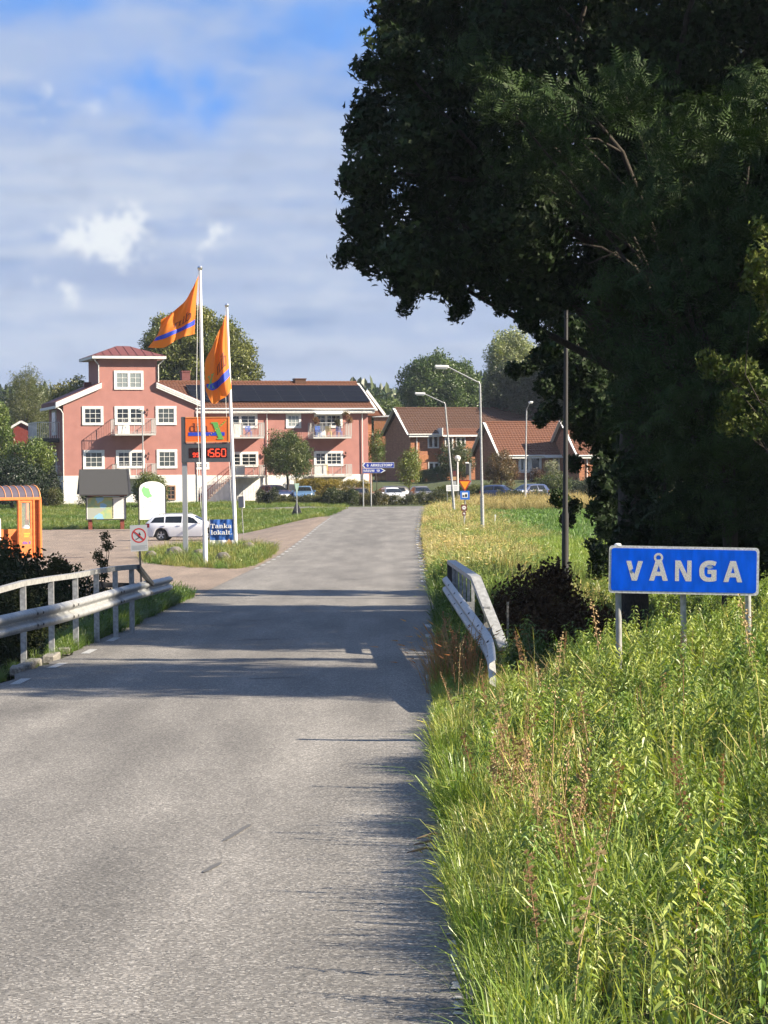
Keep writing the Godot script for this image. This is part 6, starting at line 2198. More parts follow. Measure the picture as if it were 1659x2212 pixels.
func town_sign() -> void:
	var a := at(1316, 1178, 22.6)
	var b := at(1640.5, 1184, 22.45)
	var c := at(1316, 1280, 22.6)
	var x := (b - a).normalized()
	var w := a.distance_to(b)
	var hgt := a.distance_to(c) * 1.005
	var z := Vector3(-0.02, 0.0, 1).normalized()
	var y := z.cross(x).normalized()
	z = x.cross(y)
	var foot := on_ground((a.x + b.x) / 2, 22.6)
	var t := thing("town_sign", "blue town name sign reading VÅNGA on three grey posts in the near verge", "road sign", foot)
	var o := a - y * hgt * 0.5 + x * w * 0.5 - foot
	var bs := Basis(x, y, z)
	var mb := MB.new()
	var rr := func(ww: float, hh: float, r: float) -> Array:
		var p := []
		for q in 4:
			var cx: float = (ww / 2 - r) * (1 if q in [0, 3] else -1)
			var cy: float = (hh / 2 - r) * (1 if q < 2 else -1)
			for k in 6:
				var an := PI / 2 * q + PI / 2 * k / 5.0
				p.append(Vector2(cx + cos(an) * r, cy + sin(an) * r))
		return p
	mb.xf = Transform3D(bs, o)
	mb.prism(rr.call(w, hgt, 0.035), -0.022, 0.0)
	var panel := put(mb, "panel", M.sign_border, t)
	mb = MB.new()
	mb.xf = Transform3D(bs, o)
	mb.prism(rr.call(w - 0.048, hgt - 0.050, 0.028), 0.0, 0.003)
	put(mb, "blue_face", M.sign_blue, panel)
	mb = MB.new()
	mb.xf = Transform3D(bs, o)
	mb.span(-w / 2 + 0.02, w / 2 - 0.02, hgt * 0.5 - 0.07, hgt * 0.5 - 0.04, -0.05, -0.022)
	mb.span(-w / 2 + 0.02, w / 2 - 0.02, -hgt * 0.5 + 0.04, -hgt * 0.5 + 0.07, -0.05, -0.022)
	put(mb, "stiffener", M.galvanised_dull, panel)
	var lx := [-0.328, -0.169, -0.005, 0.160, 0.325]
	var cap := 0.195
	for i in 5:
		var ch: String = ["V", "A", "N", "G", "A"][i]
		if i == 0:
			mb = MB.new()
			mb.xf = Transform3D(bs, o + x * w * lx[0] - y * hgt * 0.025)
			var v0 := []
			for q in [[-0.46, 0.5], [-0.19, 0.5], [0.0, -0.19], [0.19, 0.5], [0.46, 0.5], [0.14, -0.5], [-0.14, -0.5]]:
				v0.append(Vector2(q[0] * 0.92, q[1]) * cap)
			mb.prism(v0, 0.0032, 0.0042)
			put(mb, "letter", M.letter_grey, panel)
			continue
		var l := lettering(ch, "letter", cap, M.letter_grey, panel, Vector3.ZERO, "Droid Sans", true, [1.05, 1.0, 0.95, 1.0, 1.0][i], 0.001, 0.5)
		l.transform = Transform3D(bs * Basis.from_scale(Vector3([1.02, 0.98, 0.92, 1.0, 0.98][i], 1, 1)), o + x * w * lx[i] - y * hgt * 0.025 + z * 0.0037)
		if i == 1:
			mb = MB.new()
			mb.xf = Transform3D(bs, o + x * w * lx[i] + y * hgt * 0.262)
			var outer := []
			for k in 24:
				var a0 := TAU * k / 24.0
				var a1 := TAU * (k + 1) / 24.0
				var e0 := Vector3(cos(a0), sin(a0), 0)
				var e1 := Vector3(cos(a1), sin(a1), 0)
				mb.quad(e0 * 0.024 + Vector3(0, 0, 0.0044), e0 * 0.046 + Vector3(0, 0, 0.0044), e1 * 0.046 + Vector3(0, 0, 0.0044), e1 * 0.024 + Vector3(0, 0, 0.0044))
				mb.quad(e0 * 0.046 + Vector3(0, 0, 0.0031), e1 * 0.046 + Vector3(0, 0, 0.0031), e1 * 0.046 + Vector3(0, 0, 0.0044), e0 * 0.046 + Vector3(0, 0, 0.0044))
			put(mb, "letter_ring", M.letter_grey, panel)
	# torn corner of foil on the G, and blue scuffs
	mb = MB.new()
	mb.xf = Transform3D(bs, o + x * w * 0.160)
	mb.tri(Vector3(-0.02, 0.045, 0.007), Vector3(0.055, 0.035, 0.007), Vector3(0.03, 0.062, 0.016))
	mb.tri(Vector3(-0.02, 0.045, 0.007), Vector3(0.01, 0.018, 0.008), Vector3(0.055, 0.035, 0.014))
	put(mb, "peeling_foil", M.sign_white, panel)
	mb = MB.new()
	mb.xf = Transform3D(bs, o + x * w * -0.328)
	mb.prism([Vector2(-0.03, 0.0), Vector2(-0.005, 0.012), Vector2(0.012, -0.012), Vector2(-0.012, -0.03)], 0.006, 0.008)
	put(mb, "scuff", M.sign_blue, panel)
	for k in 3:
		var px: float = [1334.5, 1475.0, 1615.0][k]
		var top := at(px, 1178 if k == 0 else 1200, 22.66) - foot
		var base := Vector3(top.x + [0.005, 0.003, 0.0][k], -0.6, top.z)
		mb = MB.new()
		mb.tube([base, top], [0.03, 0.03], 14)
		var ps := put(mb, "post", M.galvanised_dull if k == 0 else M.galvanised, t)
		if k == 0:
			mb = MB.new()
			mb.lathe([[0.034, -0.015], [0.034, 0.012], [0.02, 0.02], [0.0, 0.022]], top, Vector3.UP, 14)
			put(mb, "cap", M.sign_white, ps)


func w_beam(mb: MB, path: Array, out: Array) -> void:   # corrugated beam swept along points; out gives the side facing the road
	var prof := [[-0.0, 0.155], [0.02, 0.150], [0.075, 0.115], [0.082, 0.085], [0.075, 0.055], [0.012, 0.018], [0.0, 0.0], [0.012, -0.018], [0.075, -0.055], [0.082, -0.085], [0.075, -0.115], [0.02, -0.150], [0.0, -0.155]]
	for pass_k in 2:
		var rows := []
		for q in prof:
			var row := []
			for i in path.size():
				row.append(path[i] + out[i] * (q[0] - 0.004 * pass_k) + Vector3(0, q[1], 0))
			rows.append(row)
		if pass_k == 1:
			rows.reverse()
		mb.grid(rows)


func guard_rails() -> void:
	# left beam
	var L := [[-60, 1366, 29.7], [0, 1354, 31.0], [60, 1340, 32.5], [120, 1327, 34.2], [180, 1311, 36.3], [240, 1293, 39.2], [300, 1276, 43.0], [335, 1268, 46.5], [366, 1260, 50.0]]
	var path := []
	var out := []
	for q in L:
		path.append(at(q[0], q[1], q[2]))
	# a smoother run of points along it
	var cv := Curve3D.new()
	for i in path.size():
		var tan: Vector3 = (path[mini(i + 1, path.size() - 1)] - path[maxi(i - 1, 0)]) / 6.0
		cv.add_point(path[i], -tan, tan)
	var pts := []
	var n := 60
	for i in n + 1:
		var p := cv.sample_baked(cv.get_baked_length() * i / n)
		pts.append(p)
	for i in n + 1:
		var d: Vector3 = pts[mini(i + 1, n)] - pts[maxi(i - 1, 0)]
		out.append(d.cross(Vector3.UP).normalized())
	# towards its far end the beam bends back and twists down
	var g := thing("guard_rail", "grey corrugated guard rail along the left side of the bridge", "guard rail", pts[30])
	var mb := MB.new()
	mb.xf = Transform3D(Basis(), -pts[30])
	w_beam(mb, pts, out)
	var beam := put(mb, "beam", M.galvanised, g)
	for k in [9, 16, 30, 44]:
		mb = MB.new()
		mb.xf = Transform3D(Basis(), -pts[30])
		var seg := []
		var so := []
		for j in 2:
			seg.append(pts[k + j] + out[k + j] * 0.006)
			so.append(out[k + j])
		w_beam(mb, seg, so)
		put(mb, "splice", M.galvanised_dull, beam)
		for dy in [0.085, -0.085]:
			for j in 2:
				mb = MB.new()
				var c: Vector3 = pts[k + j] + out[k] * 0.088 + Vector3(0, dy, 0)
				mb.xf = Transform3D(Basis(), -pts[30])
				mb.lathe([[0.0, 0.014], [0.016, 0.01], [0.022, 0.0]], c, out[k], 8)
				put(mb, "bolt", M.steel_dark, beam)
	# left parapet: posts and top rail, closed by a sloping bar at its far end
	var P := [[-12, 1277, 34.4], [49.5, 1260, 35.7], [110, 1250, 37.2], [162.4, 1243, 38.4], [207.6, 1234, 40.0], [248.6, 1228, 41.2], [284, 1225, 42.2]]
	var o: Vector3 = at(162, 1380, 38.4)
	o.y = ground(o.x, o.z)
	var pr := thing("bridge_railing", "flat-topped steel railing of the bridge on the left, seven slim posts", "railing", o)
	var tops := []
	for q in P:
		tops.append(at(q[0], q[1], q[2]) - o)
	mb = MB.new()
	for i in tops.size() - 1:
		var a: Vector3 = tops[i]
		var b: Vector3 = tops[i + 1]
		if i == tops.size() - 2:
			b += (b - a).normalized() * 0.25
		mb.bar(a, b, 0.10, 0.085)
	mb.bar(tops[0], tops[0] + (tops[0] - tops[1]) * 1.2, 0.10, 0.085)
	put(mb, "top_rail", M.galvanised_dull, pr)
	for q in tops:
		mb = MB.new()
		mb.span(q.x - 0.045, q.x + 0.045, -0.45, q.y - 0.04, q.z - 0.03, q.z + 0.03)
		put(mb, "post", M.galvanised if q != tops[6] else M.galvanised_dull, pr)
	mb = MB.new()
	var e0: Vector3 = at(286, 1224, 42.4) - o
	var e1: Vector3 = at(328, 1262, 44.6) - o
	mb.bar(e0 + Vector3(0.1, 0.0, 0), e1, 0.08, 0.08)
	put(mb, "end_bar", M.steel_dark, pr)
	mb = MB.new()
	mb.bar(at(215, 1263, 44.5) - o, at(325, 1266, 45.6) - o, 0.05, 0.10)
	put(mb, "lower_bar", M.steel_dark, pr)
	# pale edge stones of the deck
	var kr := [[60, 1452, 34.2, 0.5], [100, 1436, 35.0, 0.5], [125, 1419, 36.2, 0.9], [168, 1397, 38.0, 0.9], [75, 1462, 33.6, 0.5]]
	for i in kr.size():
		var q: Array = kr[i]
		var c := at(q[0], q[1], q[2])
		c.x = road_l(q[2]) - 0.42 - 0.05 * (i % 2)
		c.y = ground(c.x, c.z) + 0.0
		var st := MB.new()
		st.box(Vector3.ZERO, Vector3(0.2, 0.13, q[3]), Basis(Vector3.UP, -0.05 + 0.04 * i), 0.02)
		var so2 := put(st, "edge_stone", M.concrete, self)
		so2.position = c
		tag(so2, ["pale edge stone by the second railing post from the left", "edge stone in the grass beyond the second post", "long edge stone below the third railing post", "half-buried edge stone below the fourth railing post", "broken edge stone nearest to us on the left"][i], "stone", "edge stones of the bridge deck")
	# right beam
	path = []
	var near_end := at(1060, 1398, 28.4)
	var far_end := at(965, 1263, 42.5)
	path = [at(1071, 1455, 26.2), at(1068, 1424, 27.2), near_end]
	for i in 6:
		path.append(near_end.lerp(far_end, (i + 1) / 6.0))
	cv = Curve3D.new()
	for i in path.size():
		var tan2: Vector3 = (path[mini(i + 1, path.size() - 1)] - path[maxi(i - 1, 0)]) / 6.0
		cv.add_point(path[i], -tan2, tan2)
	pts = []
	out = []
	for i in n + 1:
		pts.append(cv.sample_baked(cv.get_baked_length() * i / n))
	for i in n + 1:
		var d2: Vector3 = pts[mini(i + 1, n)] - pts[maxi(i - 1, 0)]
		out.append(Vector3.UP.cross(Vector3(d2.x, 0, d2.z)).normalized())
	g = thing("guard_rail", "grey corrugated guard rail on the right of the road, sinking into tall grass", "guard rail", pts[30])
	mb = MB.new()
	mb.xf = Transform3D(Basis(), -pts[30])
	var rev_p := pts.duplicate()
	var rev_o := out.duplicate()
	rev_p.reverse()
	rev_o.reverse()
	w_beam(mb, rev_p, rev_o)
	beam = put(mb, "beam", M.galvanised, g)
	for k in range(6, 58, 9):
		for dy in [0.125, -0.05]:
			mb = MB.new()
			mb.xf = Transform3D(Basis(), -pts[30])
			mb.lathe([[0.0, 0.016], [0.018, 0.01], [0.026, 0.0]], pts[k] + out[k] * 0.06 + Vector3(0, dy, 0), (out[k] + Vector3(0, 0.8, 0)).normalized(), 8)
			put(mb, "bolt", M.steel_dark, beam)
	for k in [14, 34, 54]:
		mb = MB.new()
		var pp: Vector3 = pts[k] - pts[30] - out[k] * 0.06
		mb.span(pp.x - 0.05, pp.x + 0.05, pp.y - 1.2, pp.y + 0.12, pp.z - 0.04, pp.z + 0.04)
		put(mb, "post", M.galvanised_dull, g)
	# right parapet
	o = at(1000, 1330, 39.0)
	o.y = ground(o.x, o.z)
	pr = thing("bridge_railing", "flat-topped steel railing of the bridge on the right, with a long sloping end", "railing", o)
	tops = []
	for i in 5:
		tops.append(at(975, 1214, 43.0).lerp(at(1027, 1249, 36.0), i / 4.0) - o)
	mb = MB.new()
	for i in tops.size() - 1:
		mb.bar(tops[i], tops[i + 1], 0.16, 0.07)
	var far: Vector3 = tops[0]
	put(mb, "top_rail", M.galvanised, pr)
	mb = MB.new()
	mb.bar(tops[4] + Vector3(0, 0.006, 0.0), at(1088, 1402, 34.3) - o, 0.16, 0.07)
	put(mb, "end_bar", M.galvanised, pr)
	mb = MB.new()
	mb.span(far.x - 0.08, far.x + 0.08, -0.6, far.y, far.z - 0.12, far.z - 0.03)
	put(mb, "post", M.steel_dark, pr)
	for i in 6:
		var q2: Vector3 = (tops[0] as Vector3).lerp(tops[4], (i + 0.6) / 6.2)
		mb = MB.new()
		mb.span(q2.x - 0.025, q2.x + 0.025, -0.6, q2.y - 0.03, q2.z - 0.035, q2.z + 0.035)
		put(mb, "post", M.galvanised, pr)
	mb = MB.new()
	var q3: Vector3 = at(1052, 1310, 35.2) - o
	mb.span(q3.x - 0.05, q3.x + 0.05, -0.6, q3.y, q3.z - 0.035, q3.z + 0.035)
	put(mb, "post", M.galvanised_dull, pr)


func flag(called: String, label: String, rows: Array, d: float, seed_z: float, with_x: bool) -> void:
	# rows of surveyed points [px, py, z] from the hoist outwards, rows from the top down
	var ctrl := []
	for r in rows:
		var line := []
		for q in r:
			line.append(at(q[0], q[1], d) + Vector3(0, 0, q[2]))
		ctrl.append(line)
	var o: Vector3 = ctrl[0][0]
	var cat := func(p0: Vector3, p1: Vector3, p2: Vector3, p3: Vector3, t: float) -> Vector3:
		return p1.cubic_interpolate(p2, p0, p3, t)
	var sample := func(u: float, v: float) -> Vector3:
		var nr := ctrl.size()
		var nc: int = ctrl[0].size()
		var fv := clampf(v, 0.0, 0.9999) * (nr - 1)
		var fu := clampf(u, 0.0, 0.9999) * (nc - 1)
		var iv := int(fv)
		var iu := int(fu)
		var col := []
		for k in range(-1, 3):
			var r: Array = ctrl[clampi(iv + k, 0, nr - 1)]
			col.append(cat.call(r[maxi(iu - 1, 0)], r[iu], r[mini(iu + 1, nc - 1)], r[mini(iu + 2, nc - 1)], fu - iu))
		var p: Vector3 = cat.call(col[0], col[1], col[2], col[3], fv - iv)
		p.z += 0.10 * sin(u * 9.0 + v * 3.0 + seed_z) * smoothstep(0.0, 0.3, u) + 0.05 * sin(u * 19.0 - v * 5.0 + seed_z * 2.0) * smoothstep(0.0, 0.2, u)
		return p - o
	var t := thing(called, label, "flag", o)
	var mb := MB.new()
	var g := []
	for j in 41:
		var row := []
		for i in 49:
			row.append(sample.call(i / 48.0, j / 40.0))
		g.append(row)
	mb.grid(g)
	put(mb, "cloth", M.flag_orange, t)
	# the print shows on both faces of the thin cloth
	var warp := func(u: float, v: float, side: float) -> Vector3:
		var p: Vector3 = sample.call(u, v)
		var du: Vector3 = sample.call(u + 0.01, v) - sample.call(u - 0.01, v)
		var dv: Vector3 = sample.call(u, v + 0.01) - sample.call(u, v - 0.01)
		return p + dv.cross(du).normalized() * 0.012 * side
	for side in [1.0, -1.0]:
		mb = MB.new()
		for i in 44:
			var u0 := 0.02 + 0.94 * i / 44.0
			var u1 := 0.02 + 0.94 * (i + 1) / 44.0
			for j in 2:
				var v0 := 0.735 + 0.04 * j
				mb.quad(warp.call(u0, v0 + 0.04, side), warp.call(u1, v0 + 0.04, side), warp.call(u1, v0, side), warp.call(u0, v0, side))
		put(mb, "blue_stripe", M.logo_blue, t)
		for part in [["din", 0.36, "logo_dark", 0.30, 0.56], ["X", 0.80, "logo_green", 0.34, 0.68]]:
			if part[0] == "X" and not with_x:
				continue
			var tm := TextMesh.new()
			var f := SystemFont.new()
			f.font_names = PackedStringArray(["Droid Serif"])
			tm.font = f
			tm.text = part[0]
			tm.font_size = 64
			tm.pixel_size = 1.0 / 64.0
			tm.depth = 0.0
			tm.curve_step = 1.0
			var arr := tm.get_mesh_arrays()
			var vs: PackedVector3Array = arr[Mesh.ARRAY_VERTEX]
			var ix: PackedInt32Array = arr[Mesh.ARRAY_INDEX]
			mb = MB.new()
			var sc: float = part[3]
			for k in range(0, ix.size(), 3):
				var pq := []
				for q in 3:
					var w := vs[ix[k + q]]
					pq.append(warp.call(part[1] + w.x * sc, part[4] - w.y * sc * 0.8 + 0.03, side * 1.3))
				mb.tri(pq[0], pq[1], pq[2])
			put(mb, "lettering", M[part[2]], t)


func station_things() -> void:
	var mb: MB
	# flagpoles
	var poles := [[444, 1215, 432, 583, 79, "front white flagpole of the two on the island"], [510, 1185, 490, 663, 97, "rear white flagpole, to the right and shorter looking"]]
	for q in poles:
		var b := at(q[0], q[1], q[4])
		var tp := at(q[2], q[3], q[4])
		b.y = ground(b.x, b.z)
		var t := thing("flagpole", q[5], "flagpole", b, 0.0, "white flagpoles on the island")
		mb = MB.new()
		mb.tube([Vector3(0, -0.4, 0), (tp - b) * 0.5, tp - b], [0.088, 0.072, 0.048], 14)
		put(mb, "pole", M.pole_white, t)
		mb = MB.new()
		mb.lathe([[0.0, -0.09], [0.06, -0.075], [0.09, -0.02], [0.095, 0.02], [0.07, 0.075], [0.0, 0.095]], tp - b + Vector3(0, 0.06, 0), Vector3.UP, 14)
		put(mb, "ball", M.chrome_ball, t)
		mb = MB.new()
		var off := Vector3(-0.12, 0, 0.05)
		mb.tube([(tp - b) + off * 0.5, (tp - b) * 0.6 + off * 1.6, (tp - b) * 0.2 + off, (tp - b) * 0.12 + off * 0.3], [0.008, 0.008, 0.008, 0.008], 5)
		put(mb, "halyard", M.sign_white, t)
	var z4 := func(x: float, y: float, z: float) -> Array: return [(500 + x / 2.458) * 0.548611, (1000 + y / 2.458) * 0.548611, z]
	flag("flag", "orange flag blown out to the left from the front pole, lettering seen from behind", [
		[z4.call(694, 212, 0.05), z4.call(640, 330, 0.15), z4.call(560, 450, 0.0), z4.call(430, 572, -0.1), z4.call(332, 640, 0.1)],
		[z4.call(676, 400, 0.05), z4.call(600, 500, 0.25), z4.call(510, 590, -0.1), z4.call(400, 660, 0.1), z4.call(318, 705, 0.0)],
		[z4.call(664, 590, 0.05), z4.call(580, 655, 0.2), z4.call(490, 700, -0.1), z4.call(385, 740, 0.15), z4.call(285, 790, 0.0)],
		[z4.call(656, 776, 0.05), z4.call(575, 800, 0.25), z4.call(480, 835, 0.0), z4.call(365, 905, 0.2), z4.call(200, 905, -0.1)]], 79.0, 0.6, false)
	flag("flag", "limp orange flag hanging in folds from the rear pole", [
		[z4.call(958, 590, 0.05), z4.call(935, 650, 0.15), z4.call(905, 720, 0.0), z4.call(870, 800, 0.15), z4.call(830, 890, 0.0)],
		[z4.call(968, 800, 0.05), z4.call(930, 850, 0.25), z4.call(885, 930, -0.1), z4.call(830, 1000, 0.2), z4.call(758, 1040, 0.0)],
		[z4.call(985, 1050, 0.05), z4.call(945, 1090, 0.3), z4.call(890, 1150, -0.1), z4.call(830, 1200, 0.2), z4.call(760, 1230, 0.0)],
		[z4.call(1015, 1300, 0.1), z4.call(970, 1380, 0.3), z4.call(915, 1405, 0.0), z4.call(835, 1450, 0.2), z4.call(765, 1330, 0.0)]], 97.0, 2.1, true)
	# price pylon
	var foot := Vector3(-7.42, ground(-7.42, -85), -85)
	var t2 := thing("price_sign", "orange and grey fuel price pylon reading din X above red figures", "price sign", foot)
	var by := -foot.y
	mb = MB.new()
	mb.span(-0.09, 0.09, -0.4, 3.8 + by, -0.1, 0.1)
	put(mb, "post", M.pylon_post, t2)
	mb = MB.new()
	mb.span(0.06, 1.69, 4.53 + by, 5.47 + by, -0.18, 0.18)
	var top := put(mb, "logo_box", M.orange_sign, t2)
	mb = MB.new()
	mb.span(-0.10, 0.058, 3.78 + by, 5.48 + by, -0.19, 0.17)
	put(mb, "side_casing", M.pylon_grey, t2)
	mb = MB.new()
	for y in [4.53, 5.44]:
		mb.span(0.062, 1.688, y + by, y + 0.03 + by, 0.18, 0.195)
	mb.span(1.655, 1.69, 4.56 + by, 5.44 + by, 0.18, 0.195)
	put(mb, "frame", M.orange_cap, top)
	lettering("din", "lettering", 0.30, M.logo_dark, top, Vector3(0.55, 5.06 + by, 0.186), "Droid Serif", false, 1.1)
	mb = MB.new()
	mb.span(0.17, 1.52, 4.77 + by, 4.90 + by, 0.18, 0.188)
	put(mb, "blue_bar", M.logo_blue, top)
	mb = MB.new()
	mb.prism([Vector2(1.06, 5.26 + by), Vector2(1.26, 5.26 + by), Vector2(1.46, 4.66 + by), Vector2(1.30, 4.66 + by)], 0.188, 0.193)
	mb.prism([Vector2(1.02, 5.22 + by), Vector2(1.27, 5.22 + by), Vector2(1.27, 5.27 + by), Vector2(1.02, 5.27 + by)], 0.1935, 0.195)
	mb.prism([Vector2(1.24, 4.63 + by), Vector2(1.48, 4.63 + by), Vector2(1.48, 4.68 + by), Vector2(1.24, 4.68 + by)], 0.1935, 0.195)
	mb.prism([Vector2(1.36, 5.10 + by), Vector2(1.56, 5.28 + by), Vector2(1.54, 5.31 + by), Vector2(1.32, 5.12 + by)], 0.188, 0.192)
	put(mb, "green_letter", M.logo_green, top)
	mb = MB.new()
	for k in 12:
		var f := k / 11.0
		mb.box(Vector3(lerpf(0.82, 1.58, f), lerpf(4.66, 5.34, f) + by, 0.197), Vector3(0.028, 0.045, 0.002), Basis(Vector3.BACK, 0.72))
	put(mb, "small_slanting_print", M.logo_yellow, top)
	mb = MB.new()
	mb.span(0.05, 1.71, 3.79 + by, 4.49 + by, -0.16, 0.16)
	var low := put(mb, "price_box", M.pylon_grey, t2)
	mb = MB.new()
	mb.span(0.17, 1.60, 3.94 + by, 4.32 + by, 0.16, 0.164)
	put(mb, "display", M.display, low)
	var SEG := {"0": [1, 1, 1, 1, 1, 1, 0], "1": [0, 1, 1, 0, 0, 0, 0], "5": [1, 0, 1, 1, 0, 1, 1], "6": [1, 0, 1, 1, 1, 1, 1], "9": [1, 1, 1, 1, 0, 1, 1]}
	var digit := func(ch: String, x: float, y: float, w: float, h: float) -> void:
		var s: Array = SEG[ch]
		var q := w * 0.18
		var dm := MB.new()
		var z0 := 0.165
		var z1 := 0.172
		var gp := 0.008
		if s[0]: dm.span(x + q * 0.6, x + w - q * 0.6, y + h - q, y + h, z0, z1)
		if s[1]: dm.span(x + w - q, x + w, y + h / 2 + gp, y + h - q - gp, z0, z1)
		if s[2]: dm.span(x + w - q, x + w, y + q + gp, y + h / 2 - gp, z0, z1)
		if s[3]: dm.span(x + q * 0.6, x + w - q * 0.6, y, y + q, z0, z1)
		if s[4]: dm.span(x, x + q, y + q + gp, y + h / 2 - gp, z0, z1)
		if s[5]: dm.span(x, x + q, y + h / 2 + gp, y + h - q - gp, z0, z1)
		if s[6]: dm.span(x + q + gp, x + w - q - gp, y + h / 2 - q / 2 + 0.0, y + h / 2 + q / 2, z0, z1)
		put(dm, "led_digit", M.led, low)
	digit.call("9", 0.32, 3.98 + by, 0.11, 0.16)
	digit.call("5", 0.45, 3.98 + by, 0.11, 0.16)
	digit.call("1", 0.74, 3.98 + by, 0.18, 0.30)
	digit.call("5", 0.94, 3.98 + by, 0.18, 0.30)
	digit.call("6", 1.16, 3.98 + by, 0.18, 0.30)
	digit.call("0", 1.38, 3.98 + by, 0.18, 0.30)
	mb = MB.new()
	mb.span(1.125, 1.145, 3.98 + by, 4.005 + by, 0.165, 0.172)
	put(mb, "led_point", M.led, low)
	# banner
	foot = Vector3(-6.85, ground(-6.85, -96), -96)
	var bn := thing("banner", "blue and white cloth banner reading Tanka lokalt. between the flagpoles", "banner", foot)
	by = -foot.y
	mb = MB.new()
	var rows := []
	for part in 2:
		mb = MB.new()
		rows = []
		var ya: float = [0.60, 0.24][part] + by
		var yb: float = [1.47, 0.598][part] + by
		for j in 9:
			var row := []
			for i in 25:
				var u := i / 24.0
				var y := lerpf(ya, yb, j / 8.0)
				row.append(Vector3(-0.49 + 0.98 * u, y, 0.02 * sin(u * 13.0 + y * 4.0) + 0.012 * sin(u * 31.0 - y * 7.0)))
			rows.append(row)
		mb.grid(rows)
		put(mb, ["blue_cloth", "white_cloth"][part], [M.banner_blue, M.banner_white][part], bn)
	lettering("Tanka", "lettering", 0.18, M.sign_white, bn, Vector3(-0.02, 1.19 + by, 0.045), "Droid Serif", true, 1.12)
	lettering("lokalt.", "lettering", 0.18, M.sign_white, bn, Vector3(0.0, 0.92 + by, 0.045), "Droid Serif", true, 1.12)
	mb = MB.new()
	mb.prism([Vector2(0.1, 0.26 + by), Vector2(0.42, 0.26 + by), Vector2(0.44, 0.5 + by), Vector2(0.3, 0.66 + by), Vector2(0.24, 0.55 + by), Vector2(0.12, 0.45 + by)], 0.036, 0.04)
	put(mb, "printed_picture", M.banner_tan, bn)
	for s in [-0.52, 0.52]:
		mb = MB.new()
		mb.tube([Vector3(s, -0.3, 0), Vector3(s, 1.5 + by, 0)], [0.02, 0.02], 8)
		put(mb, "pole", M.galvanised_dull, bn)
	# rocks on the island
	for q in [[-7.75, 84.3, 0.3, "pale boulder at the foot of the price pylon"], [-6.9, 84.9, 0.2, "rounded stone right of the price pylon's post"], [-5.75, 81.0, 0.22, "flat stone right of the front flagpole"], [-5.6, 94.0, 0.24, "dark stone right of the rear flagpole"], [-8.5, 83.0, 0.16, "small stone at the left end of the island"]]:
		mb = MB.new()
		rng.seed = int(q[1] * 10)
		rows = []
		for j in 7:
			var row2 := []
			var th := -0.9 + (PI / 2 + 0.9) * j / 6.0
			for i in 13:
				var ph := -TAU * i / 12.0
				var rr := 1.0 + 0.28 * noise.get_noise_3d(cos(ph) * cos(th) * 9.0 + q[1], sin(th) * 9.0, sin(ph) * cos(th) * 9.0)
				row2.append(Vector3(cos(ph) * cos(th) * 1.25, sin(th) * 0.85, sin(ph) * cos(th)) * rr * q[2])
			rows.append(row2)
		mb.grid(rows)
		var rk := put(mb, "boulder", M.rock, self)
		rk.position = on_ground(q[0], q[1]) + Vector3(0, 0.22, 0)
		tag(rk, q[3], "rock", "stones round the flagpoles")
	# no-smoking sign
	foot = Vector3(-6.44, ground(-6.44, -60), -60)
	var ns := thing("prohibition_sign", "white no-fire sign with a red ring, tilted on a dark post behind the left railing", "sign", foot)
	var tilt := Basis(Vector3.BACK, deg_to_rad(2.2))
	by = -foot.y
	mb = MB.new()
	mb.bar(Vector3(0.04, -0.3, -0.03), Vector3(-0.03, 1.75 + by, -0.03), 0.06, 0.05)
	put(mb, "post", M.steel_dark, ns)
	mb = MB.new()
	var pc := Vector3(-0.025, 1.575 + by, 0.0)
	mb.box(pc, Vector3(0.45, 0.69, 0.015), tilt)
	var pan := put(mb, "panel", M.sign_grey, ns)
	mb = MB.new()
	mb.xf = Transform3D(tilt, pc + Vector3(0, 0.07, 0.009))
	for k in 28:
		var a0 := TAU * k / 28.0
		var a1 := TAU * (k + 1) / 28.0
		var c0 := Vector3(cos(a0), sin(a0), 0)
		var c1 := Vector3(cos(a1), sin(a1), 0)
		mb.quad(c0 * 0.16, c0 * 0.195, c1 * 0.195, c1 * 0.16)
	mb.box(Vector3(0, 0, 0.004), Vector3(0.34, 0.035, 0.003), Basis(Vector3.BACK, -0.75))
	put(mb, "red_ring", M.sign_red, pan)
	mb = MB.new()
	mb.xf = Transform3D(tilt, pc + Vector3(0, 0.07, 0.009))
	mb.prism([Vector2(-0.04, 0.0), Vector2(-0.02, 0.06), Vector2(0.0, 0.03), Vector2(0.02, 0.09), Vector2(0.05, 0.03), Vector2(0.04, -0.02), Vector2(0.0, -0.05)], 0.0005, 0.002)
	mb.box(Vector3(-0.03, -0.075, 0.001), Vector3(0.13, 0.022, 0.002), Basis(Vector3.BACK, 0.5))
	put(mb, "black_symbol", M.sign_black, pan)
	mb = MB.new()
	mb.xf = Transform3D(tilt, pc)
	for k in 4:
		mb.span(-0.2, 0.2 - 0.05 * (k % 2), -0.21 - 0.03 * k, -0.198 - 0.03 * k, 0.0078, 0.009)
	put(mb, "small_print", M.grey_text, pan)
	kiosk()
	info_boards()


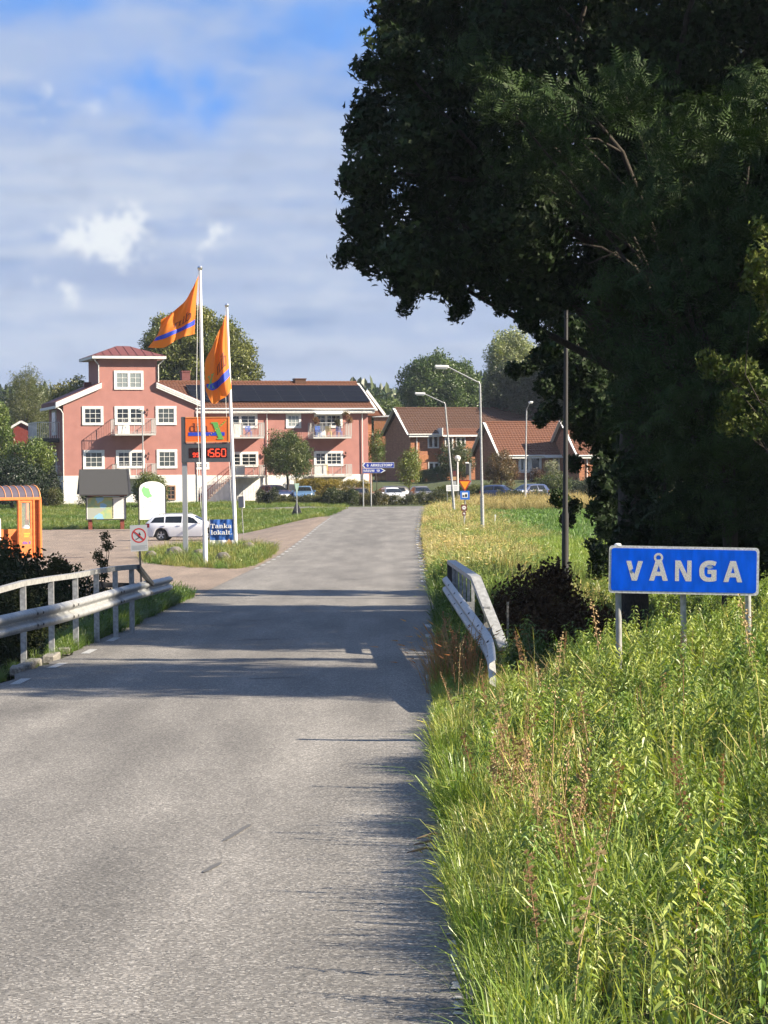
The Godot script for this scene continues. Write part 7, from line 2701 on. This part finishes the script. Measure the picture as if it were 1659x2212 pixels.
func kiosk() -> void:
	var foot := Vector3(-13.0, ground(-13.0, -86), -86)
	var turn := deg_to_rad(35.0)
	var t := thing("fuel_kiosk", "orange fuel pump shelter with an arched tinted roof at the left edge", "kiosk", foot, turn)
	var mb := MB.new()
	var by := -foot.y
	var beam := 2.44 + by
	var dp := 1.1
	for q in [[0.0, 0.0, 0.075], [-0.27, 0.0, 0.06], [-0.88, 0.0, 0.06], [-1.90, 0.0, 0.085], [-3.9, 0.0, 0.085], [-0.09, -0.12, 0.06], [0.0, -dp, 0.075], [-1.9, -dp, 0.075], [-3.9, -dp, 0.075]]:
		mb = MB.new()
		mb.tube([Vector3(q[0], -0.2, q[1]), Vector3(q[0], beam, q[1])], [q[2], q[2]], 12)
		put(mb, "post", M.orange_paint, t)
	for q in [[Vector3(-1.97, beam + 0.05, 0.0), Vector3(4.05, 0.12, 0.13)], [Vector3(-1.97, beam + 0.05, -dp), Vector3(4.05, 0.12, 0.13)], [Vector3(0.0, beam + 0.05, -dp / 2), Vector3(0.12, 0.11, dp - 0.14)], [Vector3(-1.9, beam + 0.05, -dp / 2), Vector3(0.1, 0.1, dp - 0.14)]]:
		mb = MB.new()
		mb.box(q[0], q[1], Basis(), 0.02)
		put(mb, "beam", M.orange_paint, t)
	# arched roof from the front eave over to the back one, in bays between ribs
	var bays := 14
	var arc := func(x: float, k: float, grow: float) -> Vector3:
		var an := PI * k
		return Vector3(x, beam + 0.10 + sin(an) * (0.44 + grow), -dp / 2 + cos(an) * (dp / 2 + 0.03 + grow))
	for k in bays:
		var xa := 0.0 - 4.0 * k / bays
		var xb := 0.0 - 4.0 * (k + 1) / bays
		mb = MB.new()
		var rows := []
		for j in 15:
			rows.append([arc.call(xb + 0.012, j / 14.0, 0.0), arc.call(xa - 0.012, j / 14.0, 0.0)])
		mb.grid(rows)
		put(mb, "roof_pane", M.polycarbonate, t)
	for k in bays + 1:
		mb = MB.new()
		var pts := []
		var rr := []
		for j in 17:
			pts.append(arc.call(-4.0 * k / bays, j / 16.0, 0.012))
			rr.append(0.028 if k == 0 else 0.015)
		mb.tube(pts, rr, 6)
		put(mb, "roof_rib", M.orange_cap, t)
	# glazed end panel with an orange foot
	mb = MB.new()
	mb.span(-0.82, -0.33, 0.12, 1.14, -0.02, 0.02)
	mb.span(-0.82, -0.33, 0.04, 0.12, -0.035, 0.035)
	put(mb, "lower_panel", M.orange_paint, t)
	mb = MB.new()
	mb.span(-0.82, -0.33, 2.12, 2.26, -0.03, 0.03)
	mb.span(-0.82, -0.76, 1.14, 2.12, -0.025, 0.025)
	mb.span(-0.40, -0.33, 1.14, 2.12, -0.025, 0.025)
	put(mb, "window_frame", M.orange_paint, t)
	mb = MB.new()
	mb.span(-0.76, -0.40, 1.14, 2.12, -0.003, 0.003)
	put(mb, "pane", M.pane_clear, t)
	mb = MB.new()
	mb.span(-1.84, -0.06, 0.05, 1.10, -dp - 0.02, -dp + 0.02)
	mb.span(-3.85, -1.96, 0.05, 1.10, -dp - 0.02, -dp + 0.02)
	put(mb, "rear_panel", M.orange_paint, t)
	mb = MB.new()
	mb.span(-3.8, -2.0, 0.05, 0.95, -0.02, 0.02)
	put(mb, "lower_panel", M.orange_paint, t)
	lettering("din X", "lettering", 0.09, M.logo_blue, t, Vector3(-0.57, 0.6, 0.026), "Droid Serif", true)
	mb = MB.new()
	for k in 3:
		mb.span(-0.68, -0.48 + 0.03 * k, 0.82 + 0.06 * k, 0.845 + 0.06 * k, 0.02, 0.024)
	put(mb, "faded_print", M.logo_yellow, t)
	var at_k := func(p: Vector3) -> Vector3: return t.transform * p
	var p := thing("fuel_pump", "slim white fuel dispenser standing inside the orange shelter", "fuel pump", at_k.call(Vector3(-1.55, 0, -0.3)))
	mb = MB.new()
	mb.box(Vector3(0, 1.02, 0), Vector3(0.12, 1.02, 0.25), Basis(), 0.03)
	put(mb, "housing", M.sign_white, p)
	mb = MB.new()
	mb.span(-0.04, 0.04, -0.1, 0.52, -0.04, 0.04)
	put(mb, "stand", M.galvanised_dull, p)
	mb = MB.new()
	mb.box(Vector3(-0.03, 1.62, 0.0), Vector3(0.12, 0.18, 0.16), Basis(), 0.03)
	put(mb, "display_head", M.trim_black, p)
	mb = MB.new()
	mb.span(-0.03, 0.03, 1.25, 1.48, 0.126, 0.132)
	put(mb, "label", M.logo_dark, p)
	p = thing("card_terminal", "white card payment terminal at the far left of the orange shelter", "terminal", at_k.call(Vector3(-1.75, 0, -0.5)))
	mb = MB.new()
	mb.box(Vector3(0, 1.55, 0), Vector3(0.2, 0.5, 0.2), Basis(), 0.03)
	mb.span(-0.06, 0.06, 0.0, 1.3, -0.06, 0.06)
	put(mb, "housing", M.sign_white, p)
	mb = MB.new()
	for k in 3:
		mb.span(-0.06 + 0.05 * k, -0.04 + 0.05 * k, 1.42, 1.7, 0.1, 0.106)
	put(mb, "slot", M.trim_black, p)
	var pb := thing("plastic_sack", "white plastic sack lying behind the shelter's glass panel", "sack", at_k.call(Vector3(-0.2, 1.02, -0.8)))
	mb = MB.new()
	mb.lathe([[0.0, 0.0], [0.14, 0.02], [0.17, 0.1], [0.1, 0.22], [0.0, 0.25]], Vector3.ZERO, Vector3(0.25, 1, 0), 12)
	put(mb, "bag", M.sign_white, pb)
	mb = MB.new()
	mb.span(-0.25, 0.15, -0.06, 0.0, -0.15, 0.15)
	mb.span(-0.2, 0.1, -1.0, -0.06, -0.1, 0.1)
	put(mb, "shelf", M.sign_white, thing("shelf_unit", "white shelf behind the shelter's glass panel, holding a sack", "shelf", at_k.call(Vector3(-0.2, 1.02, -0.8))))


func info_boards() -> void:
	# roofed map board
	var foot := Vector3(-18.25, ground(-18.25, -150), -150)
	var t := thing("map_board", "roofed wooden map board with dark grey roof and red legs on the lawn", "notice board", foot, deg_to_rad(12.0))
	var by := -foot.y
	var mb := MB.new()
	for x in [-1.1, 1.0]:
		mb = MB.new()
		mb.span(x - 0.13, x + 0.13, -0.3, 2.6 + by, -0.16, 0.10)
		put(mb, "leg", M.red_post, t)
	mb = MB.new()
	mb.span(-1.38, 1.25, 0.66 + by, 0.72 + by, 0.1, 0.2)
	mb.span(-1.38, -1.33, 0.72 + by, 2.14 + by, 0.1, 0.2)
	mb.span(1.21, 1.26, 0.72 + by, 2.14 + by, 0.1, 0.2)
	mb.span(-1.38, 1.26, 2.14 + by, 2.18 + by, 0.1, 0.2)
	mb.span(-1.38, 1.26, 0.66 + by, 2.18 + by, -0.02, 0.1)
	put(mb, "frame", M.sign_black, t)
	mb = MB.new()
	mb.span(-1.33, 1.21, 0.72 + by, 2.14 + by, 0.1, 0.14)
	var map := put(mb, "map", M.map_print, t)
	mb = MB.new()
	for k in 14:
		mb.span(0.33, 0.42, 0.8 + 0.09 * k + by, 0.86 + 0.09 * k + by, 0.14, 0.143)
	put(mb, "legend_print", M.sign_black, map)
	mb = MB.new()
	for k in 16:
		mb.span(0.5, 1.15 - 0.08 * (k % 3), 0.84 + 0.075 * k + by, 0.86 + 0.075 * k + by, 0.14, 0.143)
	put(mb, "small_print", M.sign_grey, map)
	mb = MB.new()
	var x0 := -1.86
	var x1 := 1.46
	var ridge := 4.0 + by
	var ev := 2.36 + by
	# front slope steep; the right end shows its depth
	mb.quad(Vector3(x0, ev, 0.75), Vector3(x1, ev, 0.75), Vector3(x1 - 0.04, ridge, -0.25), Vector3(x0 + 0.1, ridge, -0.25))
	mb.quad(Vector3(x1, ev, -1.3), Vector3(x0, ev, -1.3), Vector3(x0 + 0.1, ridge, -0.25), Vector3(x1 - 0.04, ridge, -0.25))
	mb.quad(Vector3(x1, ev - 0.08, 0.75), Vector3(x0, ev - 0.08, 0.75), Vector3(x0, ev, 0.75), Vector3(x1, ev, 0.75))
	mb.tri(Vector3(x1, ev, 0.75), Vector3(x1, ev, -1.3), Vector3(x1 - 0.04, ridge, -0.25))
	mb.tri(Vector3(x0, ev, 0.75), Vector3(x0 + 0.1, ridge, -0.25), Vector3(x0, ev, -1.3))
	var rf := put(mb, "roof", M.grey_felt, t)
	mb = MB.new()
	mb.bar(Vector3(x1 + 0.02, ev, 0.75), Vector3(x1 - 0.02, ridge, -0.25), 0.05, 0.14, Vector3.RIGHT)
	mb.bar(Vector3(x1 - 0.02, ridge, -0.25), Vector3(x1 + 0.02, ev, -1.3), 0.05, 0.14, Vector3.RIGHT)
	put(mb, "roof_edge", M.steel_dark, rf)
	mb = MB.new()
	mb.bar(Vector3(-1.2, 2.28 + by, 0.3), Vector3(1.3, 2.28 + by, 0.3), 0.12, 0.12)
	put(mb, "cross_beam", M.red_post, t)
	# white round-topped board
	foot = Vector3(-14.85, ground(-14.85, -146), -146)
	t = thing("village_board", "white round-topped village board with a green map, behind the white car", "notice board", foot, deg_to_rad(14.0))
	by = -foot.y
	var pts := [Vector2(-0.82, 0.72 + by), Vector2(0.82, 0.72 + by), Vector2(0.82, 2.72 + by)]
	for k in 13:
		var a := PI * k / 12.0
		pts.append(Vector2(cos(a) * 0.82 * 0.99, 2.74 + by + sin(a) * 0.42))
	pts.append(Vector2(-0.82, 2.72 + by))
	mb = MB.new()
	mb.prism(pts, -0.03, 0.03)
	var pan := put(mb, "panel", M.sign_white, t)
	for x in [-0.86, 0.86]:
		mb = MB.new()
		mb.span(x - 0.035, x + 0.035, -0.3, 2.75 + by, -0.04, 0.04)
		put(mb, "post", M.steel_dark, t)
	mb = MB.new()
	mb.prism([Vector2(-0.7, 2.62 + by), Vector2(-0.52, 2.9 + by), Vector2(-0.44, 2.76 + by), Vector2(-0.2, 2.72 + by), Vector2(-0.12, 2.4 + by), Vector2(0.02, 2.2 + by), Vector2(-0.3, 2.08 + by), Vector2(-0.55, 2.25 + by)], 0.03, 0.034)
	put(mb, "green_map", M.map_green, pan)
	mb = MB.new()
	for k in 6:
		mb.span(-0.78, 0.78, 0.9 + 0.2 * k + by, 0.91 + 0.2 * k + by, 0.03, 0.033)
	for k in 2:
		mb.span(-0.28 + 0.52 * k, -0.268 + 0.52 * k, 0.8 + by, 1.9 + by, 0.0332, 0.034)
	put(mb, "grid_print", M.sign_grey, pan)
	mb = MB.new()
	rng.seed = 71
	for k in 26:
		var px := rng.randf_range(-0.72, 0.6)
		var py := 0.8 + 0.2 * rng.randi_range(0, 5) + rng.randf_range(0.02, 0.1) + by
		mb.span(px, px + rng.randf_range(0.06, 0.2), py, py + 0.016, 0.0345, 0.036)
	put(mb, "advert_print", M.banner_tan, pan)
	# the estate car on the forecourt
	var cp := at(408, 1168.5, 125.0)
	cp.y = ground(cp.x, cp.z)
	car("parked_estate_car", "white estate car on the forecourt, seen from its right side", cp, deg_to_rad(-6.0), M.paint_white, 0)


func road_things() -> void:
	var mb: MB
	var mk := func(px: float, py: float, d: float) -> Vector3:
		var p := at(px, py, d)
		p.y = ground(p.x, p.z)
		return p
	# lamps
	var f: Vector3 = mk.call(1043, 1165, 105)
	street_lamp("tall grey street lamp in the meadow, nearest of the pale ones", f, 7.45 - f.y, Vector3(-1.45, 0.78, 0), Vector3(-0.06, 0, 0), M.galvanised, 0.064)
	f = mk.call(983, 1097, 142)
	street_lamp("leaning grey street lamp behind the yield sign", f, 7.8 - f.y, Vector3(-1.25, 0.62, 0), Vector3(-0.56, 0, 0), M.galvanised, 0.064)
	f = mk.call(1134, 1080, 186)
	street_lamp("street lamp seen along its arm at the car park, right of the others", f, 8.7 - f.y, Vector3(0.2, 0.55, 1.3), Vector3(0.2, 0, 0), M.galvanised, 0.07)
	f = mk.call(1220, 1270, 53.5)
	street_lamp("street lamp coloured dark for tree shade, whose head is lost in the maple's leaves", f, 7.42 - f.y, Vector3(-1.85, 0.95, 0), Vector3(0.10, 0, 0), M.lamp_shaded, 0.062)
	f = mk.call(310, 1090, 188)
	var t := thing("park_lamp", "thin grey lamp post in front of the pink gable", "street lamp", f)
	mb = MB.new()
	mb.tube([Vector3(0, -0.3, 0), Vector3(0, 9.0 - f.y, 0)], [0.06, 0.045], 10)
	put(mb, "pole", M.galvanised, t)
	mb = MB.new()
	mb.lathe([[0.0, 0.2], [0.12, 0.16], [0.24, 0.0], [0.16, -0.08], [0.0, -0.1]], Vector3(-0.1, 9.1 - f.y, 0.1), Vector3.UP, 12)
	put(mb, "lamp_head", M.globe, t)
	f = mk.call(989, 1050, 215)
	t = thing("globe_lamp", "white post with a round globe lamp before the brick houses", "street lamp", f)
	mb = MB.new()
	mb.tube([Vector3(0, -0.3, 0), Vector3(0, 4.9 - f.y, 0)], [0.07, 0.06], 10)
	put(mb, "pole", M.sign_white, t)
	mb = MB.new()
	mb.lathe([[0.0, -0.3], [0.17, -0.25], [0.3, 0.0], [0.22, 0.22], [0.0, 0.3]], Vector3(0, 5.1 - f.y, 0), Vector3.UP, 16)
	put(mb, "globe", M.globe, t)
	# yield sign with the blue zone sign below
	f = mk.call(1005, 1150, 120)
	t = thing("yield_sign", "yellow triangle yield sign with red edge above a blue picture sign", "road sign", f)
	var by := -f.y
	mb = MB.new()
	mb.tube([Vector3(0, -0.4, 0), Vector3(0, 3.0 + by, 0)], [0.03, 0.03], 10)
	put(mb, "post", M.galvanised_dull, t)
	mb = MB.new()
	mb.prism([Vector2(-0.31, 3.01 + by), Vector2(0.31, 3.01 + by), Vector2(0.33, 2.97 + by), Vector2(0.02, 2.46 + by), Vector2(-0.02, 2.46 + by), Vector2(-0.33, 2.97 + by)], 0.03, 0.045)
	var tri := put(mb, "triangle", M.sign_red, t)
	mb = MB.new()
	mb.prism([Vector2(-0.26, 2.965 + by), Vector2(0.26, 2.965 + by), Vector2(0.0, 2.53 + by)], 0.045, 0.05)
	put(mb, "yellow_face", M.sign_yellow, tri)
	mb = MB.new()
	mb.span(-0.25, 0.25, 2.0 + by, 2.46 + by, 0.03, 0.045)
	var zs := put(mb, "zone_panel", M.sign_zone_blue, t)
	mb = MB.new()
	mb.span(-0.15, 0.15, 2.1 + by, 2.37 + by, 0.045, 0.049)
	put(mb, "white_field", M.sign_white, zs)
	mb = MB.new()
	mb.prism([Vector2(0.0, 2.14 + by), Vector2(0.12, 2.14 + by), Vector2(0.12, 2.25 + by), Vector2(0.06, 2.32 + by), Vector2(0.0, 2.25 + by)], 0.049, 0.052)
	mb.span(-0.12, -0.03, 2.14 + by, 2.24 + by, 0.049, 0.052)
	put(mb, "house_symbol", M.sign_black, zs)
	# brown sign
	f = mk.call(1003, 1160, 114)
	t = thing("attraction_sign", "small brown sign with a white flower symbol and an arrow plate, in the meadow", "road sign", f)
	by = -f.y
	mb = MB.new()
	mb.tube([Vector3(0, -0.4, 0), Vector3(-0.0, 1.75 + by, 0)], [0.028, 0.028], 10)
	put(mb, "post", M.galvanised, t)
	mb = MB.new()
	mb.span(-0.155, 0.155, 1.49 + by, 1.80 + by, 0.03, 0.045)
	var bp := put(mb, "symbol_panel", M.sign_brown, t)
	mb = MB.new()
	var star := []
	for k in 16:
		var a := TAU * k / 16.0
		var r := 0.12 if k % 2 == 0 else 0.075
		star.append(Vector2(cos(a) * r, 1.645 + by + sin(a) * r))
	mb.prism(star, 0.045, 0.048)
	put(mb, "white_symbol", M.sign_white, bp)
	mb = MB.new()
	mb.lathe([[0.0, 0.0], [0.03, 0.0]], Vector3(0, 1.645 + by, 0.0495), Vector3.BACK, 10)
	put(mb, "brown_dot", M.sign_brown, bp)
	mb = MB.new()
	mb.span(-0.095, 0.095, 1.26 + by, 1.45 + by, 0.03, 0.045)
	var ap := put(mb, "arrow_panel", M.sign_brown, t)
	mb = MB.new()
	mb.prism([Vector2(-0.06, 1.36 + by), Vector2(0.0, 1.42 + by), Vector2(0.0, 1.385 + by), Vector2(0.05, 1.385 + by), Vector2(0.05, 1.29 + by), Vector2(0.02, 1.29 + by), Vector2(0.02, 1.345 + by), Vector2(0.0, 1.345 + by), Vector2(0.0, 1.30 + by)], 0.045, 0.048)
	put(mb, "arrow", M.sign_white, ap)
	# white notice
	f = mk.call(978, 1075, 190)
	t = thing("white_notice", "low white notice board beside the leaning lamp post", "sign", f)
	by = -f.y
	mb = MB.new()
	mb.span(-0.54, 0.54, 2.14 + by, 2.65 + by, -0.02, 0.02)
	var np := put(mb, "panel", M.sign_white, t)
	mb = MB.new()
	for k in 2:
		for q in 7:
			mb.span(-0.42 + 0.12 * q, -0.34 + 0.12 * q, 2.28 + 0.17 * k + by, 2.34 + 0.17 * k + by, 0.02, 0.023)
	put(mb, "print", M.grey_text, np)
	for s in [-0.45, 0.45]:
		mb = MB.new()
		mb.span(s - 0.03, s + 0.03, -0.3, 2.2 + by, -0.06, -0.02)
		put(mb, "post", M.galvanised_dull, t)
	# bus stop pole and dark pillar
	f = mk.call(1016, 1060, 220)
	t = thing("bus_stop_post", "grey post with a dark box and a white cap before the dark bush", "post", f)
	by = -f.y
	mb = MB.new()
	mb.span(-0.10, 0.10, -0.3, 4.7 + by, -0.08, 0.08)
	put(mb, "post", M.galvanised_dull, t)
	mb = MB.new()
	mb.span(-0.42, -0.1, 3.6 + by, 4.6 + by, -0.12, 0.12)
	put(mb, "dark_box", M.sign_black, t)
	mb = MB.new()
	mb.box(Vector3(-0.3, 4.7 + by, 0), Vector3(0.36, 0.14, 0.3), Basis(), 0.04)
	put(mb, "cap", M.sign_white, t)
	f = mk.call(982, 1050, 222)
	t = thing("info_pillar", "dark pillar with stacked notices left of the globe lamp", "pillar", f)
	by = -f.y
	mb = MB.new()
	mb.span(-0.2, 0.2, -0.3, 4.1 + by, -0.1, 0.1)
	put(mb, "body", M.sign_black, t)
	for q in [[3.5, 3.95, "logo_dark"], [3.05, 3.4, "banner_tan"], [2.6, 2.95, "sign_grey"]]:
		mb = MB.new()
		mb.span(-0.16, 0.16, q[0] + by, q[1] + by, 0.1, 0.105)
		put(mb, "notice", M[q[2]], t)
	# direction signs
	f = Vector3(-1.04, ground(-1.04, -184), -189.6)
	f.y = ground(f.x, f.z)
	var sc := 189.6 / 184.0
	t = thing("direction_sign", "two blue arrow signs, ARKELSTORP 6 left above NÄSUM 10 right", "road sign", f)
	by = 3.0 - f.y
	var Y := func(y: float) -> float: return (y - 3.0) * sc + by
	var X := func(x: float) -> float: return x * sc + 1.04
	for x in [-1.03, -1.66]:
		mb = MB.new()
		mb.tube([Vector3(X.call(x), -0.4, -0.05), Vector3(X.call(x), Y.call(4.5), -0.05)], [0.055, 0.055], 10)
		put(mb, "post", M.galvanised, t)
	mb = MB.new()
	mb.bar(Vector3(X.call(-1.66), Y.call(2.9), -0.05), Vector3(X.call(-1.03), Y.call(2.9), -0.05), 0.05, 0.05)
	put(mb, "cross_bar", M.galvanised, t)
	var arrows := [[[-1.76, 4.31], [-1.54, 4.54], [0.86, 4.54], [0.86, 4.09], [-1.54, 4.09]], [[-1.70, 4.06], [-0.18, 4.06], [0.17, 3.88], [-0.18, 3.69], [-1.70, 3.69]]]
	for k in 2:
		for ly in 2:
			var poly := []
			var cen := Vector2(-0.45, 4.31) if k == 0 else Vector2(-0.8, 3.875)
			for q in arrows[k]:
				var v := Vector2(q[0], q[1])
				if ly == 1:
					v = cen + (v - cen) * Vector2(0.982, 0.89)
				poly.append(Vector2(X.call(v.x), Y.call(v.y)))
			mb = MB.new()
			mb.prism(poly, 0.03 * k * 0 + 0.01 + 0.03 * ly, 0.04 + 0.006 * ly)
			put(mb, "arrow_panel" if ly == 0 else "blue_face", M.sign_white if ly == 0 else M.sign_dir_blue, t)
	lettering("6  ARKELSTORP", "lettering", 0.215, M.sign_white, t, Vector3(X.call(-0.32), Y.call(4.31), 0.05), "Droid Sans", true, 1.0, 0.008)
	lettering("NÄSUM  10", "lettering", 0.185, M.sign_white, t, Vector3(X.call(-0.98), Y.call(3.875), 0.05), "Droid Sans", true, 1.02, 0.008)
	mb = MB.new()
	mb.prism([Vector2(X.call(-1.72), Y.call(4.31)), Vector2(X.call(-1.56), Y.call(4.49)), Vector2(X.call(-1.46), Y.call(4.49)), Vector2(X.call(-1.62), Y.call(4.31)), Vector2(X.call(-1.46), Y.call(4.13)), Vector2(X.call(-1.56), Y.call(4.13))], 0.046, 0.05)
	mb.prism([Vector2(X.call(0.14), Y.call(3.88)), Vector2(X.call(-0.14), Y.call(4.03)), Vector2(X.call(-0.24), Y.call(4.03)), Vector2(X.call(0.04), Y.call(3.88)), Vector2(X.call(-0.24), Y.call(3.72)), Vector2(X.call(-0.14), Y.call(3.72))], 0.046, 0.05)
	put(mb, "chevron", M.sign_white, t)
	# dark triangle with a signpost on the lawn tip
	f = mk.call(641, 1112, 160)
	t = thing("back_turned_sign", "thin signpost with a grey sign seen edge-on, at the tip of the lawn", "road sign", f)
	by = -f.y
	mb = MB.new()
	mb.tube([Vector3(0.03, -0.3, 0), Vector3(0, 2.9 + by, 0)], [0.035, 0.035], 10)
	put(mb, "post", M.galvanised, t)
	mb = MB.new()
	mb.xf = Transform3D(Basis(Vector3.UP, deg_to_rad(68.0)), Vector3(0.02, 2.55 + by, 0))
	mb.prism([Vector2(-0.45, 0.38), Vector2(0.45, 0.38), Vector2(0.0, -0.40)], -0.012, 0.012)
	put(mb, "panel", M.sign_back_green, t)
	t = thing("dark_marker", "black triangular marker standing at the foot of the signpost on the lawn tip", "marker", f + Vector3(0, 0, -0.25))
	mb = MB.new()
	for k in 4:
		var a0 := TAU * k / 4.0 + PI / 4
		var a1 := TAU * (k + 1) / 4.0 + PI / 4
		mb.tri(Vector3(cos(a1) * 0.68, -0.1, sin(a1) * 0.4), Vector3(cos(a0) * 0.68, -0.1, sin(a0) * 0.4), Vector3(0, 1.15, 0))
	put(mb, "body", M.sign_black, t)
	# grey box sign on the lawn
	f = mk.call(524, 1120, 130)
	t = thing("box_sign", "grey oblong sign on a thin slanting post, seen obliquely on the lawn", "sign", f)
	by = -f.y
	mb = MB.new()
	mb.tube([Vector3(0.05, -0.3, 0), Vector3(-0.04, 1.75 + by, 0)], [0.025, 0.025], 8)
	put(mb, "post", M.galvanised_dull, t)
	mb = MB.new()
	mb.box(Vector3(-0.06, 1.92 + by, 0.04), Vector3(0.62, 0.64, 0.05), Basis(Vector3.UP, deg_to_rad(-58.0)) * Basis(Vector3.BACK, 0.04), 0.01)
	put(mb, "panel", M.sign_back, t)
	mb = MB.new()
	mb.box(Vector3(0.06, 1.92 + by, -0.02), Vector3(0.04, 0.66, 0.26), Basis(Vector3.UP, deg_to_rad(-20.0)))
	put(mb, "pale_edge", M.sign_white, t)
	# stakes
	f = mk.call(1069, 1140, 118)
	t = thing("marker_stake", "short white stake in the meadow beside the tall lamp post", "stake", f)
	mb = MB.new()
	mb.bar(Vector3(-0.01, -0.2, 0), Vector3(0.03, 1.22 - f.y, 0), 0.06, 0.06)
	put(mb, "stake", M.sign_white, t)
	f = mk.call(1096, 1352, 37)
	t = thing("marker_stake", "thin grey stake in the shade behind the right railing", "stake", f)
	mb = MB.new()
	mb.bar(Vector3(0, -0.2, 0), Vector3(0.01, 1.02 - f.y, 0), 0.035, 0.035)
	put(mb, "stake", M.concrete, t)
	f = mk.call(148, 1235, 49)
	t = thing("rusty_stake", "slanting rust-brown stake above the brambles behind the left railing", "stake", f)
	mb = MB.new()
	mb.bar(Vector3(0.35, 0.0, 0), at(142, 1208, 49) - f, 0.05, 0.05)
	put(mb, "stake", M.red_post, t)
	# twigs lying by the near road edge
	for q in [[0.30, 15.6, 0.4], [0.26, 15.25, 0.1], [0.33, 16.0, -0.2]]:
		mb = MB.new()
		rng.seed = int(q[1] * 100)
		var c := on_ground(q[0], q[1]) + Vector3(0, 0.02, 0)
		var dirv := Vector3(cos(q[2]), 0.02, sin(q[2]))
		mb.tube([dirv * -0.13, dirv * -0.06 + Vector3(0, 0.02, 0.02), dirv * 0.0 + Vector3(0, 0.03, -0.01), dirv * 0.11], [0.004, 0.009, 0.010, 0.005], 6)
		mb.tube([dirv * -0.03, dirv * -0.07 + Vector3(0.02, 0.03, 0.09)], [0.006, 0.003], 5)
		var tw := put(mb, "fallen_twig", M.twig, self)
		tw.position = c
		tag(tw, ["fallen twig on the asphalt beside the verge, the middle one", "fallen twig nearest to us at the road edge", "fallen twig furthest from us at the road edge"][[15.6, 15.25, 16.0].find(q[1])], "twig", "twigs at the road edge")
	# parked cars behind the hedge
	var G := "cars parked behind the low hedges"
	var cars := [[595, 1083, 203.0, -58.0, "paint_navy", 2, "dark estate-like car parked at the left end behind the dark shrub"], [657, 1085, 202.5, -92.0, "paint_blue", 1, "light blue car facing us behind the signpost"], [773, 1083, 205.0, -100.0, "paint_dark", 1, "dark car hardly showing over the dense green hedge"], [838, 1078, 210.0, -150.0, "paint_dark", 2, "dark car with its flank in light, behind the white one"], [847, 1087, 202.0, -76.0, "paint_white", 1, "white car facing us with gleaming headlights"], [910, 1083, 206.0, -80.0, "paint_taupe", 2, "taupe car facing us at the right end of the row"], [1085, 1080, 207.0, -20.0, "paint_navy", 1, "dark blue car behind the green hedge, left of the far lamp post"], [1140, 1078, 206.0, -140.0, "paint_navy", 2, "larger dark blue car behind the far lamp post"]]
	for q in cars:
		f = mk.call(q[0], q[1], q[2])
		car("parked_car", q[6], f, deg_to_rad(q[3]), M[q[4]], q[5], G)
	# white garden fence at the far left
	var gf := at(140, 1020, 212)
	t = thing("garden_fence", "short white garden railing between the shade-dark bushes and the side balconies", "fence", Vector3(gf.x - 1.4, ground(gf.x, gf.z), gf.z))
	mb = MB.new()
	var top := gf.y + 0.45 - t.position.y
	mb.bar(Vector3(-0.3, top, 0), Vector3(1.5, top, 0), 0.06, 0.06)
	for k in 6:
		mb.span(-0.3 + 0.34 * k, -0.26 + 0.34 * k, -0.2, top, -0.02, 0.02)
	put(mb, "railing", M.white_paint, t)


func extra_materials() -> void:
	mat("terracotta_frame", lin(0.30, 0.17, 0.11), 0.7)
	mat("lamp_shaded", lin(0.028, 0.028, 0.03), 0.7)  # tree shade on the pole is put into this dark colour
	mat("sign_zone_blue", lin(0.035, 0.17, 0.62), 0.4)
	mat("sign_dir_blue", lin(0.006, 0.035, 0.33), 0.7)
	mat("sign_back_green", lin(0.12, 0.19, 0.16), 0.6)
	mat("map_green", lin(0.20, 0.52, 0.20), 0.6)
	mat("rail_grey", lin(0.40, 0.40, 0.385), 0.5)
	mat("lamp_rust", lin(0.09, 0.03, 0.022), 0.7)
	mat("twig", lin(0.15, 0.105, 0.07), 0.9)
	mat("worn_paint", lin(0.33, 0.32, 0.30), 0.85)
	var pc := mat("pane_clear", Color(0.8, 0.82, 0.82, 0.12), 0.05)
	pc.transparency = BaseMaterial3D.TRANSPARENCY_ALPHA
	# printed map: land, a lake and paler farmland
	var im := Image.create(128, 72, false, Image.FORMAT_RGB8)
	var nn := FastNoiseLite.new()
	nn.seed = 8
	nn.frequency = 0.03
	for y in 72:
		for x in 128:
			var v := nn.get_noise_2d(x, y)
			var c := Color(0.68, 0.69, 0.46).lerp(Color(0.55, 0.66, 0.50), clampf(v * 2.0 + 0.5, 0, 1))
			if Vector2((x - 38) / 16.0, (y - 34) / 15.0).length() + v < 0.9 or Vector2((x - 52) / 12.0, (y - 66) / 9.0).length() + v < 0.9:
				c = Color(0.52, 0.70, 0.80)
			if y < 46 - x * 0.75 + 6.0 * v:
				c = Color(0.60, 0.62, 0.58)
			if x > 82:
				c = Color(0.82, 0.82, 0.80)
			im.set_pixel(x, y, c)
	var mp := mat("map_print", Color.WHITE, 0.6)
	mp.albedo_texture = ImageTexture.create_from_image(im)
	mp.uv1_triplanar = true
	mp.uv1_scale = Vector3(1.0 / 2.54, 1.0 / 1.42, 1.0)
	mp.uv1_offset = Vector3(0.5, 0.0, 0.0)


func _ready() -> void:
	stage()
	materials()
	extra_materials()
	terrain()
	roads()
	pink_house()
	brick_houses()
	far_trees()
	big_trees()
	guard_rails()
	town_sign()
	station_things()
	road_things()
	vegetation()
